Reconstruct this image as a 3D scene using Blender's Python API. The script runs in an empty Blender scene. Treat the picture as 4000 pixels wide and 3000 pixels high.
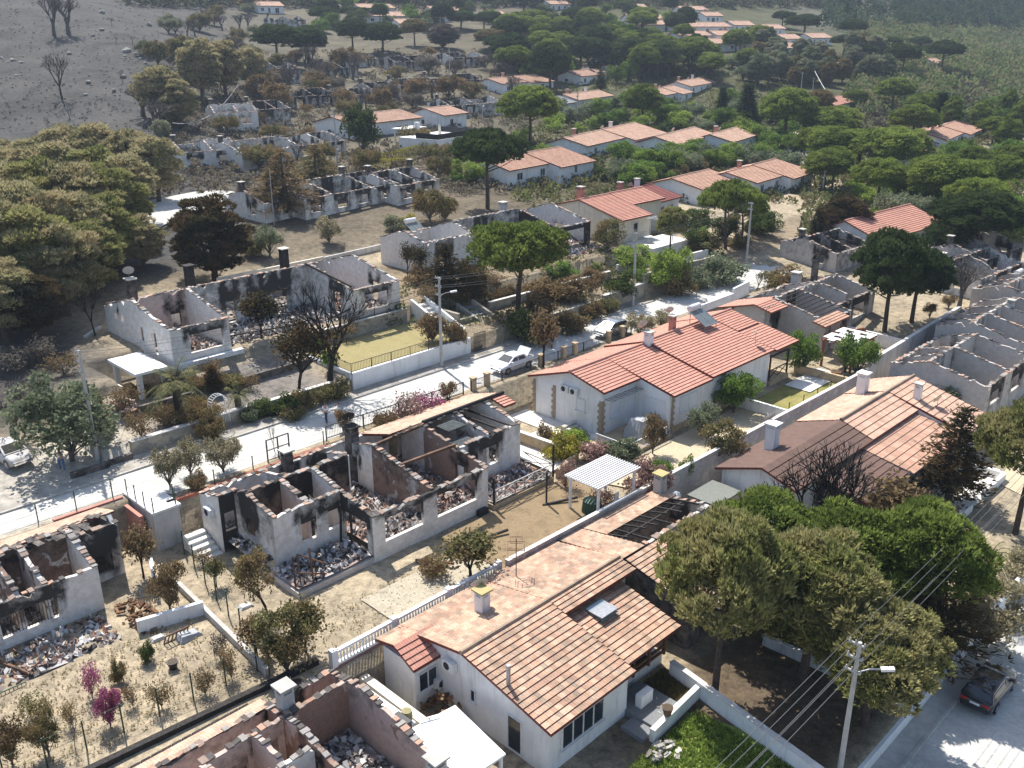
import bpy, math, random
import numpy as np
from mathutils import Vector, Matrix, noise as mnoise
R = math.radians
rnd = random.Random(7)
scene = bpy.context.scene
COL = scene.collection

# ---------------------------------------------------------------- camera, sky, sun, exposure
FPX, CXP, CYP, CAMH = 3650.0, 2000.0, 1500.0, 29.0      # focal length in pixels of the 4000 px wide photograph
PITCH = math.atan(1400/3650)
cam = bpy.data.cameras.new("camera"); cam_o = bpy.data.objects.new("camera", cam); COL.objects.link(cam_o)
cam.sensor_width = 36; cam.lens = 36*FPX/4000; cam.clip_start = 1; cam.clip_end = 5000
cam_o.location = (0, 0, CAMH); cam_o.rotation_euler = (math.pi/2-PITCH, 0, 0)
scene.camera = cam_o
SUN_EL, SUN_AZ = R(55), R(-27)
world = bpy.data.worlds.new("World"); scene.world = world; world.use_nodes = True
wn = world.node_tree.nodes; wl = world.node_tree.links
sky = wn.new("ShaderNodeTexSky"); sky.sky_type = 'NISHITA'; sky.sun_disc = False
sky.sun_elevation = SUN_EL; sky.sun_rotation = SUN_AZ; sky.altitude = 100; sky.air_density = 1.0; sky.dust_density = 1.5
wn["Background"].inputs[1].default_value = 0.10
wl.new(sky.outputs[0], wn["Background"].inputs[0])
sl = bpy.data.lights.new("sun", 'SUN'); sl.energy = 4.2; sl.angle = R(0.5); sl.color = (1, 0.955, 0.88)
so = bpy.data.objects.new("sun", sl); COL.objects.link(so)
sd = Vector((math.sin(SUN_AZ)*math.cos(SUN_EL), math.cos(SUN_AZ)*math.cos(SUN_EL), math.sin(SUN_EL)))
so.rotation_euler = (-sd).to_track_quat('-Z', 'Y').to_euler(); so.location = sd*300
scene.view_settings.view_transform = 'Standard'; scene.view_settings.look = 'None'
scene.view_settings.exposure = 1.0; scene.view_settings.gamma = 1
scene.cycles.max_bounces = 6; scene.cycles.transparent_max_bounces = 6
scene.cycles.use_denoising = True

# ---------------------------------------------------------------- street frame: u runs along the street, v runs downhill across it
AZ = math.atan2(3850, math.hypot(1400, 3650))
AX, AY = math.sin(AZ), math.cos(AZ)
OY = 79.4
def P(u, v, z=0): return Vector((u*AX+v*AY, OY+u*AY-v*AX, z))
def UV(x, y): y = y-OY; return x*AX+y*AY, x*AY-y*AX
_c, _s = math.cos(PITCH), math.sin(PITCH)
def ray(px, py):
    a, b = px-CXP, py-CYP
    return a, FPX*_c-b*_s, -(FPX*_s+b*_c)
def proj(p):
    x, y, z = p[0], p[1], p[2]-CAMH
    d = y*_c-z*_s; up = y*_s+z*_c
    return CXP+FPX*x/d, CYP-FPX*up/d
def sstep(a, b, x):
    t = np.clip((x-a)/(b-a), 0, 1); return t*t*(3-2*t)

# ---------------------------------------------------------------- terrain height
_cp = []                                   # (x, y, z) measured points of the hillside
for px, py, k in [(100,600,.046),(100,380,.052),(100,200,.060),(100,0,.072),(400,480,.046),(350,250,.058),(500,60,.075),(700,150,.066),(700,330,.055),
    (700,640,.0425),(600,700,.0405),(600,850,.0332),(620,950,.0300),(250,1100,.0262),(60,1300,.0226),(350,900,.031),(100,900,.032),
    (1000,700,.0405),(1300,665,.0400),(1400,560,.049),(1000,560,.048),(1000,430,.056),(1300,480,.0555),(1300,380,.063),(1300,300,.070),(1300,200,.080),(1300,100,.094),(1300,0,.110),
    (900,200,.076),(900,60,.094),(1700,560,.0500),(1700,480,.056),(1700,400,.0625),(1700,300,.071),(1700,200,.082),(1700,100,.096),(1700,0,.113),
    (2100,720,.0425),(2100,640,.0460),(2100,560,.0515),(2100,480,.060),(2100,400,.067),(2100,300,.077),(2100,200,.087),(2100,100,.101),(2100,0,.117),
    (2600,800,.0400),(2600,720,.0435),(2600,640,.0475),(2600,560,.0535),(2600,480,.061),(2600,400,.069),(2600,300,.079),(2600,200,.089),(2600,100,.104),(2600,0,.122),
    (3000,760,.0425),(3000,640,.0500),(3060,530,.0625),(3000,400,.073),(3000,250,.088),(3000,120,.105),(3000,0,.130),
    (3250,930,.0366),(3380,790,.0435),(3300,640,.052),(3300,500,.063),(3300,350,.078),(3300,200,.094),(3300,60,.125),
    (3650,900,.0375),(3600,760,.0445),(3600,620,.053),(3650,480,.066),(3650,330,.084),(3650,200,.105),(3650,60,.140),
    (3950,1050,.0330),(3980,850,.0400),(3980,700,.0480),(3950,500,.066),(3950,350,.090),(3950,200,.115),(3950,60,.150),
    (3990,1200,.0290),(3600,1150,.0300)]:
    r = ray(px, py); _cp.append((r[0]*k, r[1]*k, CAMH+r[2]*k))
for u in (-40,-25,-10,5,20): _cp.append((*P(u,-27)[:2], 3.0))
for u in (-25,-10,5,20): _cp.append((*P(u,-40)[:2], 4.6))
for u in (-60,-45): _cp += [(*P(u,-27)[:2], 3.6), (*P(u,-45)[:2], 7.0)]
for u in (25,38): _cp += [(*P(u,-22)[:2], 3.0), (*P(u,-8)[:2], 1.0), (*P(u,0)[:2], 0.0), (*P(u,12)[:2], -2.2), (*P(u,30)[:2], -4.6), (*P(u,46)[:2], -6.0)]
_cp += [(*P(55,-6)[:2], 0.4), (*P(60,12)[:2], -1.2), (*P(60,30)[:2], -2.6), (*P(60,50)[:2], -5)]
for x, y, z in [(-400,330,60),(-250,420,62),(0,520,66),(200,600,75),(420,640,80),(600,520,70),(700,300,30),(-300,150,26),(-140,60,6),(300,160,-4),(200,40,-10),(0,-20,-10)]: _cp.append((x, y, z))
_cp = np.array(_cp)
def _phi(r2): return np.where(r2 > 1e-9, .5*r2*np.log(np.maximum(r2, 1e-9)), 0)
_sc = 100.0
_n = len(_cp); _xy = _cp[:, :2]/_sc
_K = _phi(((_xy[:, None]-_xy[None])**2).sum(-1))+np.eye(_n)*0.02
_Pm = np.hstack([np.ones((_n, 1)), _xy])
_M = np.block([[_K, _Pm], [_Pm.T, np.zeros((3, 3))]])
_w = np.linalg.solve(_M, np.concatenate([_cp[:, 2], np.zeros(3)]))
def rbf(x, y):
    q = np.stack([np.ravel(x), np.ravel(y)], -1)/_sc
    out = np.empty(len(q))
    for i in range(0, len(q), 20000):
        s = q[i:i+20000]; out[i:i+20000] = _phi(((s[:, None]-_xy[None])**2).sum(-1))@_w[:_n]+_w[_n]+s@_w[_n+1:]
    return out.reshape(np.shape(x))
_VB = [(-90,3.0),(-14.3,3.0),(-14.2,1.5),(-5.9,1.5),(-5.8,0.12),(-4.25,0.10),(-4.2,-.04),(1.0,-.04),(1.1,.05),(2.3,.02),(2.4,-2.5),(20.95,-2.6),(21.05,-5.0),(42.4,-5.1),(42.5,-5.93),(43.7,-5.97),(43.75,-6.1),(52,-6.15),(90,-9)]
_VX = np.array([a for a, b in _VB]); _VZ = np.array([b for a, b in _VB])
_VGX = np.array([-90,-14.4,-14.2,-11.35,-11.15,-6.6,-6.4,-4.25,-4.2,1.0,1.1,2.3,2.4,20.95,21.05,42.4,42.5,43.7,43.75,52,90])
_VGZ = np.array([3.,3.,2.2,1.6,1.05,.85,.12,.10,-.04,-.04,.05,.02,-2.5,-2.6,-5.0,-5.1,-5.93,-5.97,-6.1,-6.15,-9])
_VLX = np.array([-90,-40,-24,-15,-8,-4.2,-1.5,-1.4,-.1,0,20.95,21.05,42.4,42.5,43.7,43.75,52,90])
_VLZ = np.array([8,7,2.6,.55,.06,-.04,-.04,.04,.02,-2.55,-2.6,-5.0,-5.1,-5.93,-5.97,-6.1,-6.15,-9])
def T(x, y):
    x = np.asarray(x, float); y = np.asarray(y, float)
    u, v = UV(x, y)
    zn = np.where(u < -34.2, np.interp(v, _VLX, _VLZ), np.where(u < -13.5, np.interp(v, _VGX, _VGZ), np.interp(v, _VX, _VZ)))
    # far left the pine slope comes down to the street
    wl_ = sstep(-27, -34, u)*sstep(-16, -24, v)
    w = np.maximum.reduce([sstep(-30, -38, v), sstep(28, 44, u), wl_, sstep(60, 80, v), sstep(-75, -95, u)])
    z = np.where(w > 0, zn*(1-w)+rbf(x, y)*w, zn)
    w2 = sstep(-24.5, -24.8, u)*sstep(-29.6, -28.8, u)*sstep(-21, -20.2, v)*sstep(-8, -11, v)
    z = z*(1-w2)+.75*w2
    return z
def Tz(p): return float(T(p[0], p[1]))
def hit(px, py, h=0.0):
    """point where the line of sight through a photo pixel meets the ground raised by h"""
    r = ray(px, py); k0 = .008
    ks = np.geomspace(.008, .4, 700)
    d = CAMH+r[2]*ks-(T(r[0]*ks, r[1]*ks)+h)
    i = np.argmax(d < 0) if (d < 0).any() else len(ks)-1
    a, b = ks[max(i-1, 0)], ks[i]
    for _ in range(18):
        m = (a+b)/2
        if CAMH+r[2]*m-(float(T(r[0]*m, r[1]*m))+h) < 0: b = m
        else: a = m
    return Vector((r[0]*b, r[1]*b, CAMH+r[2]*b))

# ---------------------------------------------------------------- materials
MATS = {}
def new_mat(name):
    m = bpy.data.materials.new(name); m.use_nodes = True; nt = m.node_tree
    return m, nt, nt.nodes, nt.links, nt.nodes["Principled BSDF"]
def ramp(nt, fac, stops):
    n = nt.nodes.new("ShaderNodeValToRGB"); cr = n.color_ramp
    while len(cr.elements) < len(stops): cr.elements.new(.5)
    for e, (p, c) in zip(cr.elements, stops): e.position = p; e.color = (*c, 1)
    nt.links.new(fac, n.inputs[0]); return n.outputs[0]
def noise_n(nt, scale, detail=4, rough=.6, coord='Object', dist=0):
    tc = nt.nodes.new("ShaderNodeTexCoord"); n = nt.nodes.new("ShaderNodeTexNoise")
    n.inputs['Scale'].default_value = scale; n.inputs['Detail'].default_value = detail; n.inputs['Roughness'].default_value = rough
    n.inputs['Distortion'].default_value = dist
    if coord == 'World':
        g = nt.nodes.new("ShaderNodeNewGeometry"); nt.links.new(g.outputs['Position'], n.inputs[0])
    else: nt.links.new(tc.outputs[coord], n.inputs[0])
    return n.outputs[0]
def mathn(nt, op, a, b=None, clamp=False):
    n = nt.nodes.new("ShaderNodeMath"); n.operation = op; n.use_clamp = clamp
    for i, v in enumerate((a, b)):
        if v is None: continue
        if isinstance(v, (int, float)): n.inputs[i].default_value = v
        else: nt.links.new(v, n.inputs[i])
    return n.outputs[0]
def mixc(nt, fac, a, b, mode='MIX'):
    n = nt.nodes.new("ShaderNodeMixRGB"); n.blend_type = mode
    for i, v in enumerate((fac, a, b)):
        if isinstance(v, (int, float)): n.inputs[i].default_value = v
        elif isinstance(v, tuple): n.inputs[i].default_value = (*v, 1)
        else: nt.links.new(v, n.inputs[i])
    return n.outputs[0]
def attr(nt, name, out='Fac'):
    n = nt.nodes.new("ShaderNodeAttribute"); n.attribute_name = name; return n.outputs[out]
def bump(nt, bsdf, h, strength=.4, dist=.05):
    b = nt.nodes.new("ShaderNodeBump"); b.inputs['Strength'].default_value = strength; b.inputs['Distance'].default_value = dist
    nt.links.new(h, b.inputs['Height']); nt.links.new(b.outputs[0], bsdf.inputs['Normal'])
def M_plain(name, c1, c2=None, scale=3., rough=.8, metal=0., bmp=0., coord='World', stops=(.35, .65), spec=.3):
    if name in MATS: return MATS[name]
    m, nt, N, L, b = new_mat(name)
    b.inputs['Roughness'].default_value = rough; b.inputs['Metallic'].default_value = metal; b.inputs['Specular IOR Level'].default_value = spec
    if c2 is None: c2 = tuple(x*.82 for x in c1)
    f = noise_n(nt, scale, 6, .65, coord)
    L.new(ramp(nt, f, [(stops[0], c2), (stops[1], c1)]), b.inputs['Base Color'])
    if bmp: bump(nt, b, noise_n(nt, scale*6, 4, .6, coord), bmp, .03)
    MATS[name] = m; return m
def M_vcol(name, rough=.85, mul=1.0, coordscale=14.):
    """colour from the mesh's own 'tint' attribute, broken up by fine noise"""
    if name in MATS: return MATS[name]
    m, nt, N, L, b = new_mat(name); b.inputs['Roughness'].default_value = rough; b.inputs['Specular IOR Level'].default_value = .2
    c = attr(nt, 'tint', 'Color'); f = noise_n(nt, coordscale, 5, .7, 'World')
    L.new(mixc(nt, 1, c, ramp(nt, f, [(.3, (.72*mul,)*3), (.7, (1.15*mul,)*3)]), 'MULTIPLY'), b.inputs['Base Color'])
    MATS[name] = m; return m
def M_tile(name, cols, dark=.0, moss=.25):
    """clay roof tiles: uv is counted in tiles"""
    if name in MATS: return MATS[name]
    m, nt, N, L, b = new_mat(name); b.inputs['Roughness'].default_value = .85; b.inputs['Specular IOR Level'].default_value = .2
    uv = N.new("ShaderNodeUVMap")
    fl = N.new("ShaderNodeVectorMath"); fl.operation = 'FLOOR'; L.new(uv.outputs[0], fl.inputs[0])
    wn_ = N.new("ShaderNodeTexWhiteNoise"); wn_.noise_dimensions = '2D'; L.new(fl.outputs[0], wn_.inputs['Vector'])
    c = ramp(nt, wn_.outputs[0], cols)
    pn = noise_n(nt, .55, 6, .75, 'World')
    c = mixc(nt, ramp(nt, pn, [(.45, (0, 0, 0)), (.7, (moss,)*3)]), c, (.16, .125, .095))
    fn = noise_n(nt, 9, 4, .7, 'World')
    c = mixc(nt, 1, c, ramp(nt, fn, [(.3, (.78,)*3), (.7, (1.1,)*3)]), 'MULTIPLY')
    sx = N.new("ShaderNodeSeparateXYZ"); L.new(uv.outputs[0], sx.inputs[0])
    wv = mathn(nt, 'SINE', mathn(nt, 'MULTIPLY', sx.outputs[0], 4*math.pi))
    L.new(c, b.inputs['Base Color']); bump(nt, b, wv, .55, .035)
    MATS[name] = m; return m
def M_scorch(name, c1, c2, brick=(.30, .20, .155)):
    """plaster with soot and patches of bare brick; 'soot' is a per-vertex amount of smoke staining"""
    if name in MATS: return MATS[name]
    m, nt, N, L, b = new_mat(name); b.inputs['Roughness'].default_value = .9; b.inputs['Specular IOR Level'].default_value = .15
    s = attr(nt, 'soot', 'Color'); sp = N.new("ShaderNodeSeparateColor"); L.new(s, sp.inputs[0])
    base = ramp(nt, noise_n(nt, 2.5, 6, .7, 'World'), [(.35, c2), (.65, c1)])
    bn = noise_n(nt, .8, 5, .6, 'World', .6)
    bf = ramp(nt, mathn(nt, 'ADD', bn, mathn(nt, 'SUBTRACT', sp.outputs[1], .5)), [(.56, (0, 0, 0)), (.585, (1, 1, 1))])
    g = N.new("ShaderNodeNewGeometry"); sz = N.new("ShaderNodeSeparateXYZ"); L.new(g.outputs['Position'], sz.inputs[0])
    crs = mathn(nt, 'FRACT', mathn(nt, 'MULTIPLY', sz.outputs[2], 4.5))
    bc = mixc(nt, ramp(nt, crs, [(.06, (1, 1, 1)), (.14, (0, 0, 0))]), brick, (.22, .19, .17))
    bc = mixc(nt, ramp(nt, noise_n(nt, 5, 3, .6, 'World'), [(.4, (0, 0, 0)), (.65, (.6,)*3)]), bc, (.2, .15, .13))
    c = mixc(nt, bf, base, bc)
    sn = noise_n(nt, 1.1, 7, .72, 'World', .4)
    sf = ramp(nt, mathn(nt, 'ADD', sn, mathn(nt, 'SUBTRACT', sp.outputs[0], .66)), [(.38, (0, 0, 0)), (.55, (.45,)*3), (.75, (.96,)*3)])
    c = mixc(nt, sf, c, (.017, .016, .016))
    L.new(c, b.inputs['Base Color']); bump(nt, b, noise_n(nt, 12, 4, .6, 'World'), .35, .02)
    MATS[name] = m; return m
def M_stone(name, c1, c2, mortar, scale=2.2, flat=1.0):
    if name in MATS: return MATS[name]
    m, nt, N, L, b = new_mat(name); b.inputs['Roughness'].default_value = .9
    g = N.new("ShaderNodeNewGeometry")
    vo = N.new("ShaderNodeTexVoronoi"); vo.feature = 'DISTANCE_TO_EDGE'; vo.inputs['Scale'].default_value = scale; L.new(g.outputs['Position'], vo.inputs[0])
    vc = N.new("ShaderNodeTexVoronoi"); vc.inputs['Scale'].default_value = scale; L.new(g.outputs['Position'], vc.inputs[0])
    sx = N.new("ShaderNodeSeparateColor"); L.new(vc.outputs['Color'], sx.inputs[0])
    c = ramp(nt, sx.outputs[0], [(.1, c2), (.9, c1)])
    c = mixc(nt, ramp(nt, noise_n(nt, 1.2, 5, .7, 'World'), [(.45, (0, 0, 0)), (.7, (.55,)*3)]), c, tuple(x*.55 for x in c2))
    c = mixc(nt, ramp(nt, vo.outputs['Distance'], [(.02, (1, 1, 1)), (.06, (0, 0, 0))]), c, mortar)
    L.new(c, b.inputs['Base Color']); bump(nt, b, vo.outputs['Distance'], .5, .06)
    MATS[name] = m; return m
def M_leaf(name, dark, light, brown=None, trans=.35):
    """leaves: each tuft has its own tone; 'tone' runs 0..1 at random over the plant"""
    if name in MATS: return MATS[name]
    m, nt, N, L, b = new_mat(name)
    t = attr(nt, 'tone', 'Fac')
    oi = N.new("ShaderNodeObjectInfo")
    f = mathn(nt, 'ADD', mathn(nt, 'MULTIPLY', t, .8), mathn(nt, 'MULTIPLY', oi.outputs['Random'], .25))
    stops = [(.1, dark), (.85, light)]
    c = ramp(nt, f, stops)
    if brown:
        bn = noise_n(nt, .35, 3, .6, 'World')
        c = mixc(nt, ramp(nt, mathn(nt, 'ADD', bn, mathn(nt, 'MULTIPLY', mathn(nt, 'SUBTRACT', t, .5), .15)), [(.42, (0, 0, 0)), (.62, (1, 1, 1))]), c, brown)
    N.remove(b)
    d = N.new("ShaderNodeBsdfDiffuse"); tr = N.new("ShaderNodeBsdfTranslucent"); mx = N.new("ShaderNodeMixShader")
    mx.inputs[0].default_value = trans
    L.new(c, d.inputs[0]); L.new(c, tr.inputs[0]); L.new(d.outputs[0], mx.inputs[1]); L.new(tr.outputs[0], mx.inputs[2])
    L.new(mx.outputs[0], N["Material Output"].inputs[0])
    MATS[name] = m; return m
def M_wall(name, c1, c2, streak=.55):
    if name in MATS: return MATS[name]
    m, nt, N, L, b = new_mat(name); b.inputs['Roughness'].default_value = .88; b.inputs['Specular IOR Level'].default_value = .15
    g = N.new("ShaderNodeNewGeometry"); mp = N.new("ShaderNodeMapping"); mp.inputs['Scale'].default_value = (2.2, 2.2, .28); L.new(g.outputs['Position'], mp.inputs[0])
    n = N.new("ShaderNodeTexNoise"); n.inputs['Scale'].default_value = 1.; n.inputs['Detail'].default_value = 7; n.inputs['Roughness'].default_value = .7; L.new(mp.outputs[0], n.inputs[0])
    c = ramp(nt, noise_n(nt, .6, 6, .65, 'World'), [(.35, c2), (.6, c1)])
    c = mixc(nt, ramp(nt, n.outputs[0], [(.52, (0, 0, 0)), (.72, (streak,)*3)]), c, tuple(x*.52 for x in c2))
    L.new(c, b.inputs['Base Color']); bump(nt, b, noise_n(nt, 14, 3, .6, 'World'), .12, .02); MATS[name] = m; return m
def M_glass(name, col=(.02, .03, .04), rough=.08):
    if name in MATS: return MATS[name]
    m, nt, N, L, b = new_mat(name); b.inputs['Base Color'].default_value = (*col, 1); b.inputs['Roughness'].default_value = rough; b.inputs['Specular IOR Level'].default_value = .7
    MATS[name] = m; return m
WHITE = M_wall('white render', (.80, .80, .79), (.70, .69, .67))
CREAM = M_wall('cream render', (.70, .65, .54), (.60, .54, .44))
GREYW = M_wall('grey render', (.52, .51, .49), (.40, .39, .38), .8)
CONC = M_plain('concrete', (.50, .48, .44), (.36, .34, .31), 1.6, .9, bmp=.3)
CONCL = M_plain('pale concrete', (.78, .77, .73), (.62, .61, .57), 1.2, .9, bmp=.15)
POLEM = M_plain('pole concrete', (.46, .45, .43), (.36, .35, .33), 2, .85)
DARKM = M_plain('dark metal', (.045, .045, .047), None, 5, .5, .4)
BLACKC = M_plain('charred wood', (.018, .016, .015), (.05, .045, .042), 6, .9, bmp=.5)
CHARW = M_plain('scorched wood', (.20, .105, .06), (.05, .035, .028), 1.5, .8, bmp=.3)
WOOD = M_plain('brown wood', (.16, .075, .03), (.09, .042, .018), 4, .6)
REDW = M_plain('red brown timber', (.30, .11, .05), (.20, .07, .03), 4, .6)
METW = M_plain('white painted metal', (.75, .75, .74), (.6, .6, .6), 4, .4)
GREYM = M_plain('galvanised metal', (.35, .36, .38), (.25, .26, .28), 6, .4, .6)
GREENM = M_plain('green metal', (.03, .07, .05), None, 5, .5, .3)
FASC = M_plain('maroon fascia', (.20, .045, .035), (.13, .03, .025), 4, .6)
SOOTM = M_plain('sooty masonry', (.20, .17, .15), (.03, .028, .027), 1.6, .9, bmp=.3)
BRICKM = M_plain('red painted wall', (.34, .13, .085), (.24, .09, .06), 2.5, .85, bmp=.2)
PINKM = M_plain('pink wall', (.48, .23, .18), (.38, .18, .14), 1.5, .85, bmp=.15)
STONE = M_stone('rubble stone wall', (.44, .38, .28), (.25, .23, .20), (.33, .31, .27), 2.0)
STONEY = M_stone('ochre stone cladding', (.52, .38, .22), (.40, .30, .19), (.42, .36, .27), 1.9)
BLOCKW = M_stone('whitewashed block wall', (.56, .53, .50), (.44, .41, .385), (.38, .36, .33), 1.4)
GLASS = M_glass('window glass'); SHUT = M_plain('white shutter', (.72, .73, .74), (.66, .67, .68), 8, .6)
TILE = M_tile('clay tiles', [(0, (.44, .25, .18)), (.45, (.52, .31, .22)), (.8, (.57, .36, .26)), (1, (.46, .27, .19))], moss=.4)
TILEW = M_tile('weathered clay tiles', [(0, (.40, .25, .18)), (.3, (.56, .35, .24)), (.6, (.62, .43, .31)), (.85, (.36, .27, .20)), (1, (.55, .33, .23))], moss=.75)
TILER = M_tile('red clay tiles', [(0, (.49, .235, .175)), (.5, (.53, .265, .20)), (1, (.56, .29, .22))], moss=.25)
TILEF = M_tile('pale clay tiles', [(0, (.53, .33, .24)), (.5, (.60, .39, .285)), (1, (.64, .44, .33))], moss=.45)
TILEB = M_tile('brown shingle', [(0, (.135, .085, .07)), (1, (.165, .105, .085))], moss=.1)
TILEM = M_tile('maroon sheet tiles', [(0, (.21, .07, .062)), (1, (.25, .09, .08))], moss=.1)
TILEG = M_tile('grey sheet roof', [(0, (.30, .33, .34)), (1, (.36, .39, .40))], moss=.1)
SCORCH = M_scorch('scorched white plaster', (.78, .75, .71), (.60, .55, .50))
SCORCHP = M_scorch('scorched pink plaster', (.58, .45, .39), (.46, .35, .30), (.36, .21, .15))
SCORCHG = M_scorch('scorched grey plaster', (.56, .52, .48), (.44, .40, .37))
SHARD = M_vcol('shards')
BARK = M_plain('pine bark', (.10, .072, .055), (.045, .034, .028), 3, .95, bmp=.6, coord='Object')
BARKB = M_plain('burnt bark', (.035, .03, .028), (.014, .013, .012), 3, .95, bmp=.6, coord='Object')
BARKG = M_plain('ashy bark', (.16, .14, .125), (.07, .062, .056), 2, .95, bmp=.5, coord='Object')

# ---------------------------------------------------------------- mesh helpers
class MB:
    """collects faces; coordinates (x along the front, t towards the street below, z up), stored as (x, -t, z)"""
    def __init__(s): s.v = []; s.f = []; s.uv = []; s.mi = []; s.at = []; s.cur = (0, 0, 0)
    def vert(s, x, t, z): s.v.append((x, -t, z)); s.at.append(s.cur); return len(s.v)-1
    def face(s, pts, uv=None, mi=0):
        ids = [s.vert(*p) for p in pts]; s.f.append(ids); s.uv += uv if uv else [(0, 0)]*len(ids); s.mi.append(mi)
    def box(s, x0, x1, t0, t1, z0, z1, mi=0, bottom=True):
        p = [(x0,t0,z0),(x1,t0,z0),(x1,t1,z0),(x0,t1,z0),(x0,t0,z1),(x1,t0,z1),(x1,t1,z1),(x0,t1,z1)]
        for q in ((4,5,6,7),(0,1,5,4),(1,2,6,5),(2,3,7,6),(3,0,4,7)): s.face([p[i] for i in q], mi=mi)
        if bottom: s.face([p[i] for i in (3,2,1,0)], mi=mi)
    def bar(s, a, b, w=.1, h=None, mi=0):
        """a beam of rectangular section from a to b"""
        h = h or w
        a = Vector((a[0], -a[1], a[2])); b = Vector((b[0], -b[1], b[2])); d = (b-a)
        if d.length < 1e-6: return
        d.normalize(); up = Vector((0, 0, 1)) if abs(d.z) < .9 else Vector((1, 0, 0))
        x = d.cross(up).normalized(); y = x.cross(d).normalized()
        i0 = len(s.v)
        for c in (a, b):
            for sx, sy in ((-1,-1),(1,-1),(1,1),(-1,1)):
                q = c+x*sx*w/2+y*sy*h/2; s.v.append(tuple(q)); s.at.append(s.cur)
        for q in ((0,1,2,3),(7,6,5,4),(0,4,5,1),(1,5,6,2),(2,6,7,3),(3,7,4,0)):
            s.f.append([i0+i for i in q]); s.uv += [(0, 0)]*4; s.mi.append(mi)
    def tube(s, pts, rad, n=8, mi=0, cap=True):
        """swept round tube; pts (x,t,z), rad a number or a list"""
        pts = [Vector((p[0], -p[1], p[2])) for p in pts]
        if not hasattr(rad, '__len__'): rad = [rad]*len(pts)
        rings = []
        for i, p in enumerate(pts):
            d = (pts[min(i+1, len(pts)-1)]-pts[max(i-1, 0)]).normalized()
            up = Vector((0, 0, 1)) if abs(d.z) < .95 else Vector((1, 0, 0))
            x = d.cross(up).normalized(); y = x.cross(d)
            r = []
            for k in range(n):
                a = 2*math.pi*k/n; q = p+x*math.cos(a)*rad[i]+y*math.sin(a)*rad[i]
                s.v.append(tuple(q)); s.at.append(s.cur); r.append(len(s.v)-1)
            rings.append(r)
        for r0, r1 in zip(rings, rings[1:]):
            for k in range(n):
                s.f.append([r0[k], r0[(k+1) % n], r1[(k+1) % n], r1[k]]); s.uv += [(0, 0)]*4; s.mi.append(mi)
        if cap:
            for r in (rings[0][::-1], rings[-1]): s.f.append(list(r)); s.uv += [(0, 0)]*n; s.mi.append(mi)
    def build(s, name, mat, parent=None, tint=None, smooth=False, loc=None, rot=None, fix=True):
        me = bpy.data.meshes.new(name); me.from_pydata(s.v, [], s.f)
        for m in (mat if isinstance(mat, (list, tuple)) else [mat]): me.materials.append(m)
        l = me.uv_layers.new(name='UVMap'); l.data.foreach_set('uv', np.array(s.uv, np.float32).ravel())
        me.polygons.foreach_set('material_index', s.mi)
        if tint:
            ca = me.color_attributes.new(tint, 'FLOAT_COLOR', 'POINT')
            a = np.ones((len(s.v), 4), np.float32); a[:, :3] = np.array(s.at, np.float32); ca.data.foreach_set('color', a.ravel())
        if smooth: me.polygons.foreach_set('use_smooth', [True]*len(me.polygons))
        me.update()
        o = bpy.data.objects.new(name, me); COL.objects.link(o)
        if parent: o.parent = parent
        if loc is not None: o.location = loc
        if rot is not None: o.rotation_euler = (0, 0, rot)
        return o
def tag(o, label=None, cat=None, group=None, kind=None):
    if label: o['label'] = label
    if cat: o['category'] = cat
    if group: o['group'] = group
    if kind: o['kind'] = kind
    return o
LAND = []      # landmarks used to describe plants: (phrase, world point)
def thing(name, label, cat, loc, az=AZ, group=None, mark=None):
    o = bpy.data.objects.new(name, None); COL.objects.link(o); o.empty_display_size = .3
    o.location = loc; o.rotation_euler = (0, 0, math.pi/2-az)
    tag(o, label, cat, group)
    if mark: LAND.append((mark, Vector(loc)))
    return o
def blob_lump(mb, c, r, n=7, seed=0, flat=1.0):
    """an irregular boulder-like lump"""
    rr = random.Random(seed); rows = []
    for i in range(n):
        th = math.pi*(i+.5)/n; row = []
        for k in range(n+3):
            ph = 2*math.pi*k/(n+3)
            d = Vector((math.sin(th)*math.cos(ph), math.sin(th)*math.sin(ph), math.cos(th)))
            k2 = r*(1+.35*mnoise.noise(d*1.6+Vector((seed*3.1, 0, 0))))
            row.append(mb.vert(c[0]+d.x*k2, c[1]+d.y*k2, c[2]+d.z*k2*flat))
        rows.append(row)
    for r0, r1 in zip(rows, rows[1:]):
        m = len(r0)
        for k in range(m):
            mb.f.append([r0[k], r1[k], r1[(k+1) % m], r0[(k+1) % m]]); mb.uv += [(0, 0)]*4; mb.mi.append(0)
    for r_ in (rows[0], rows[-1]): mb.f.append(list(r_)); mb.uv += [(0, 0)]*len(r_); mb.mi.append(0)
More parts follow.
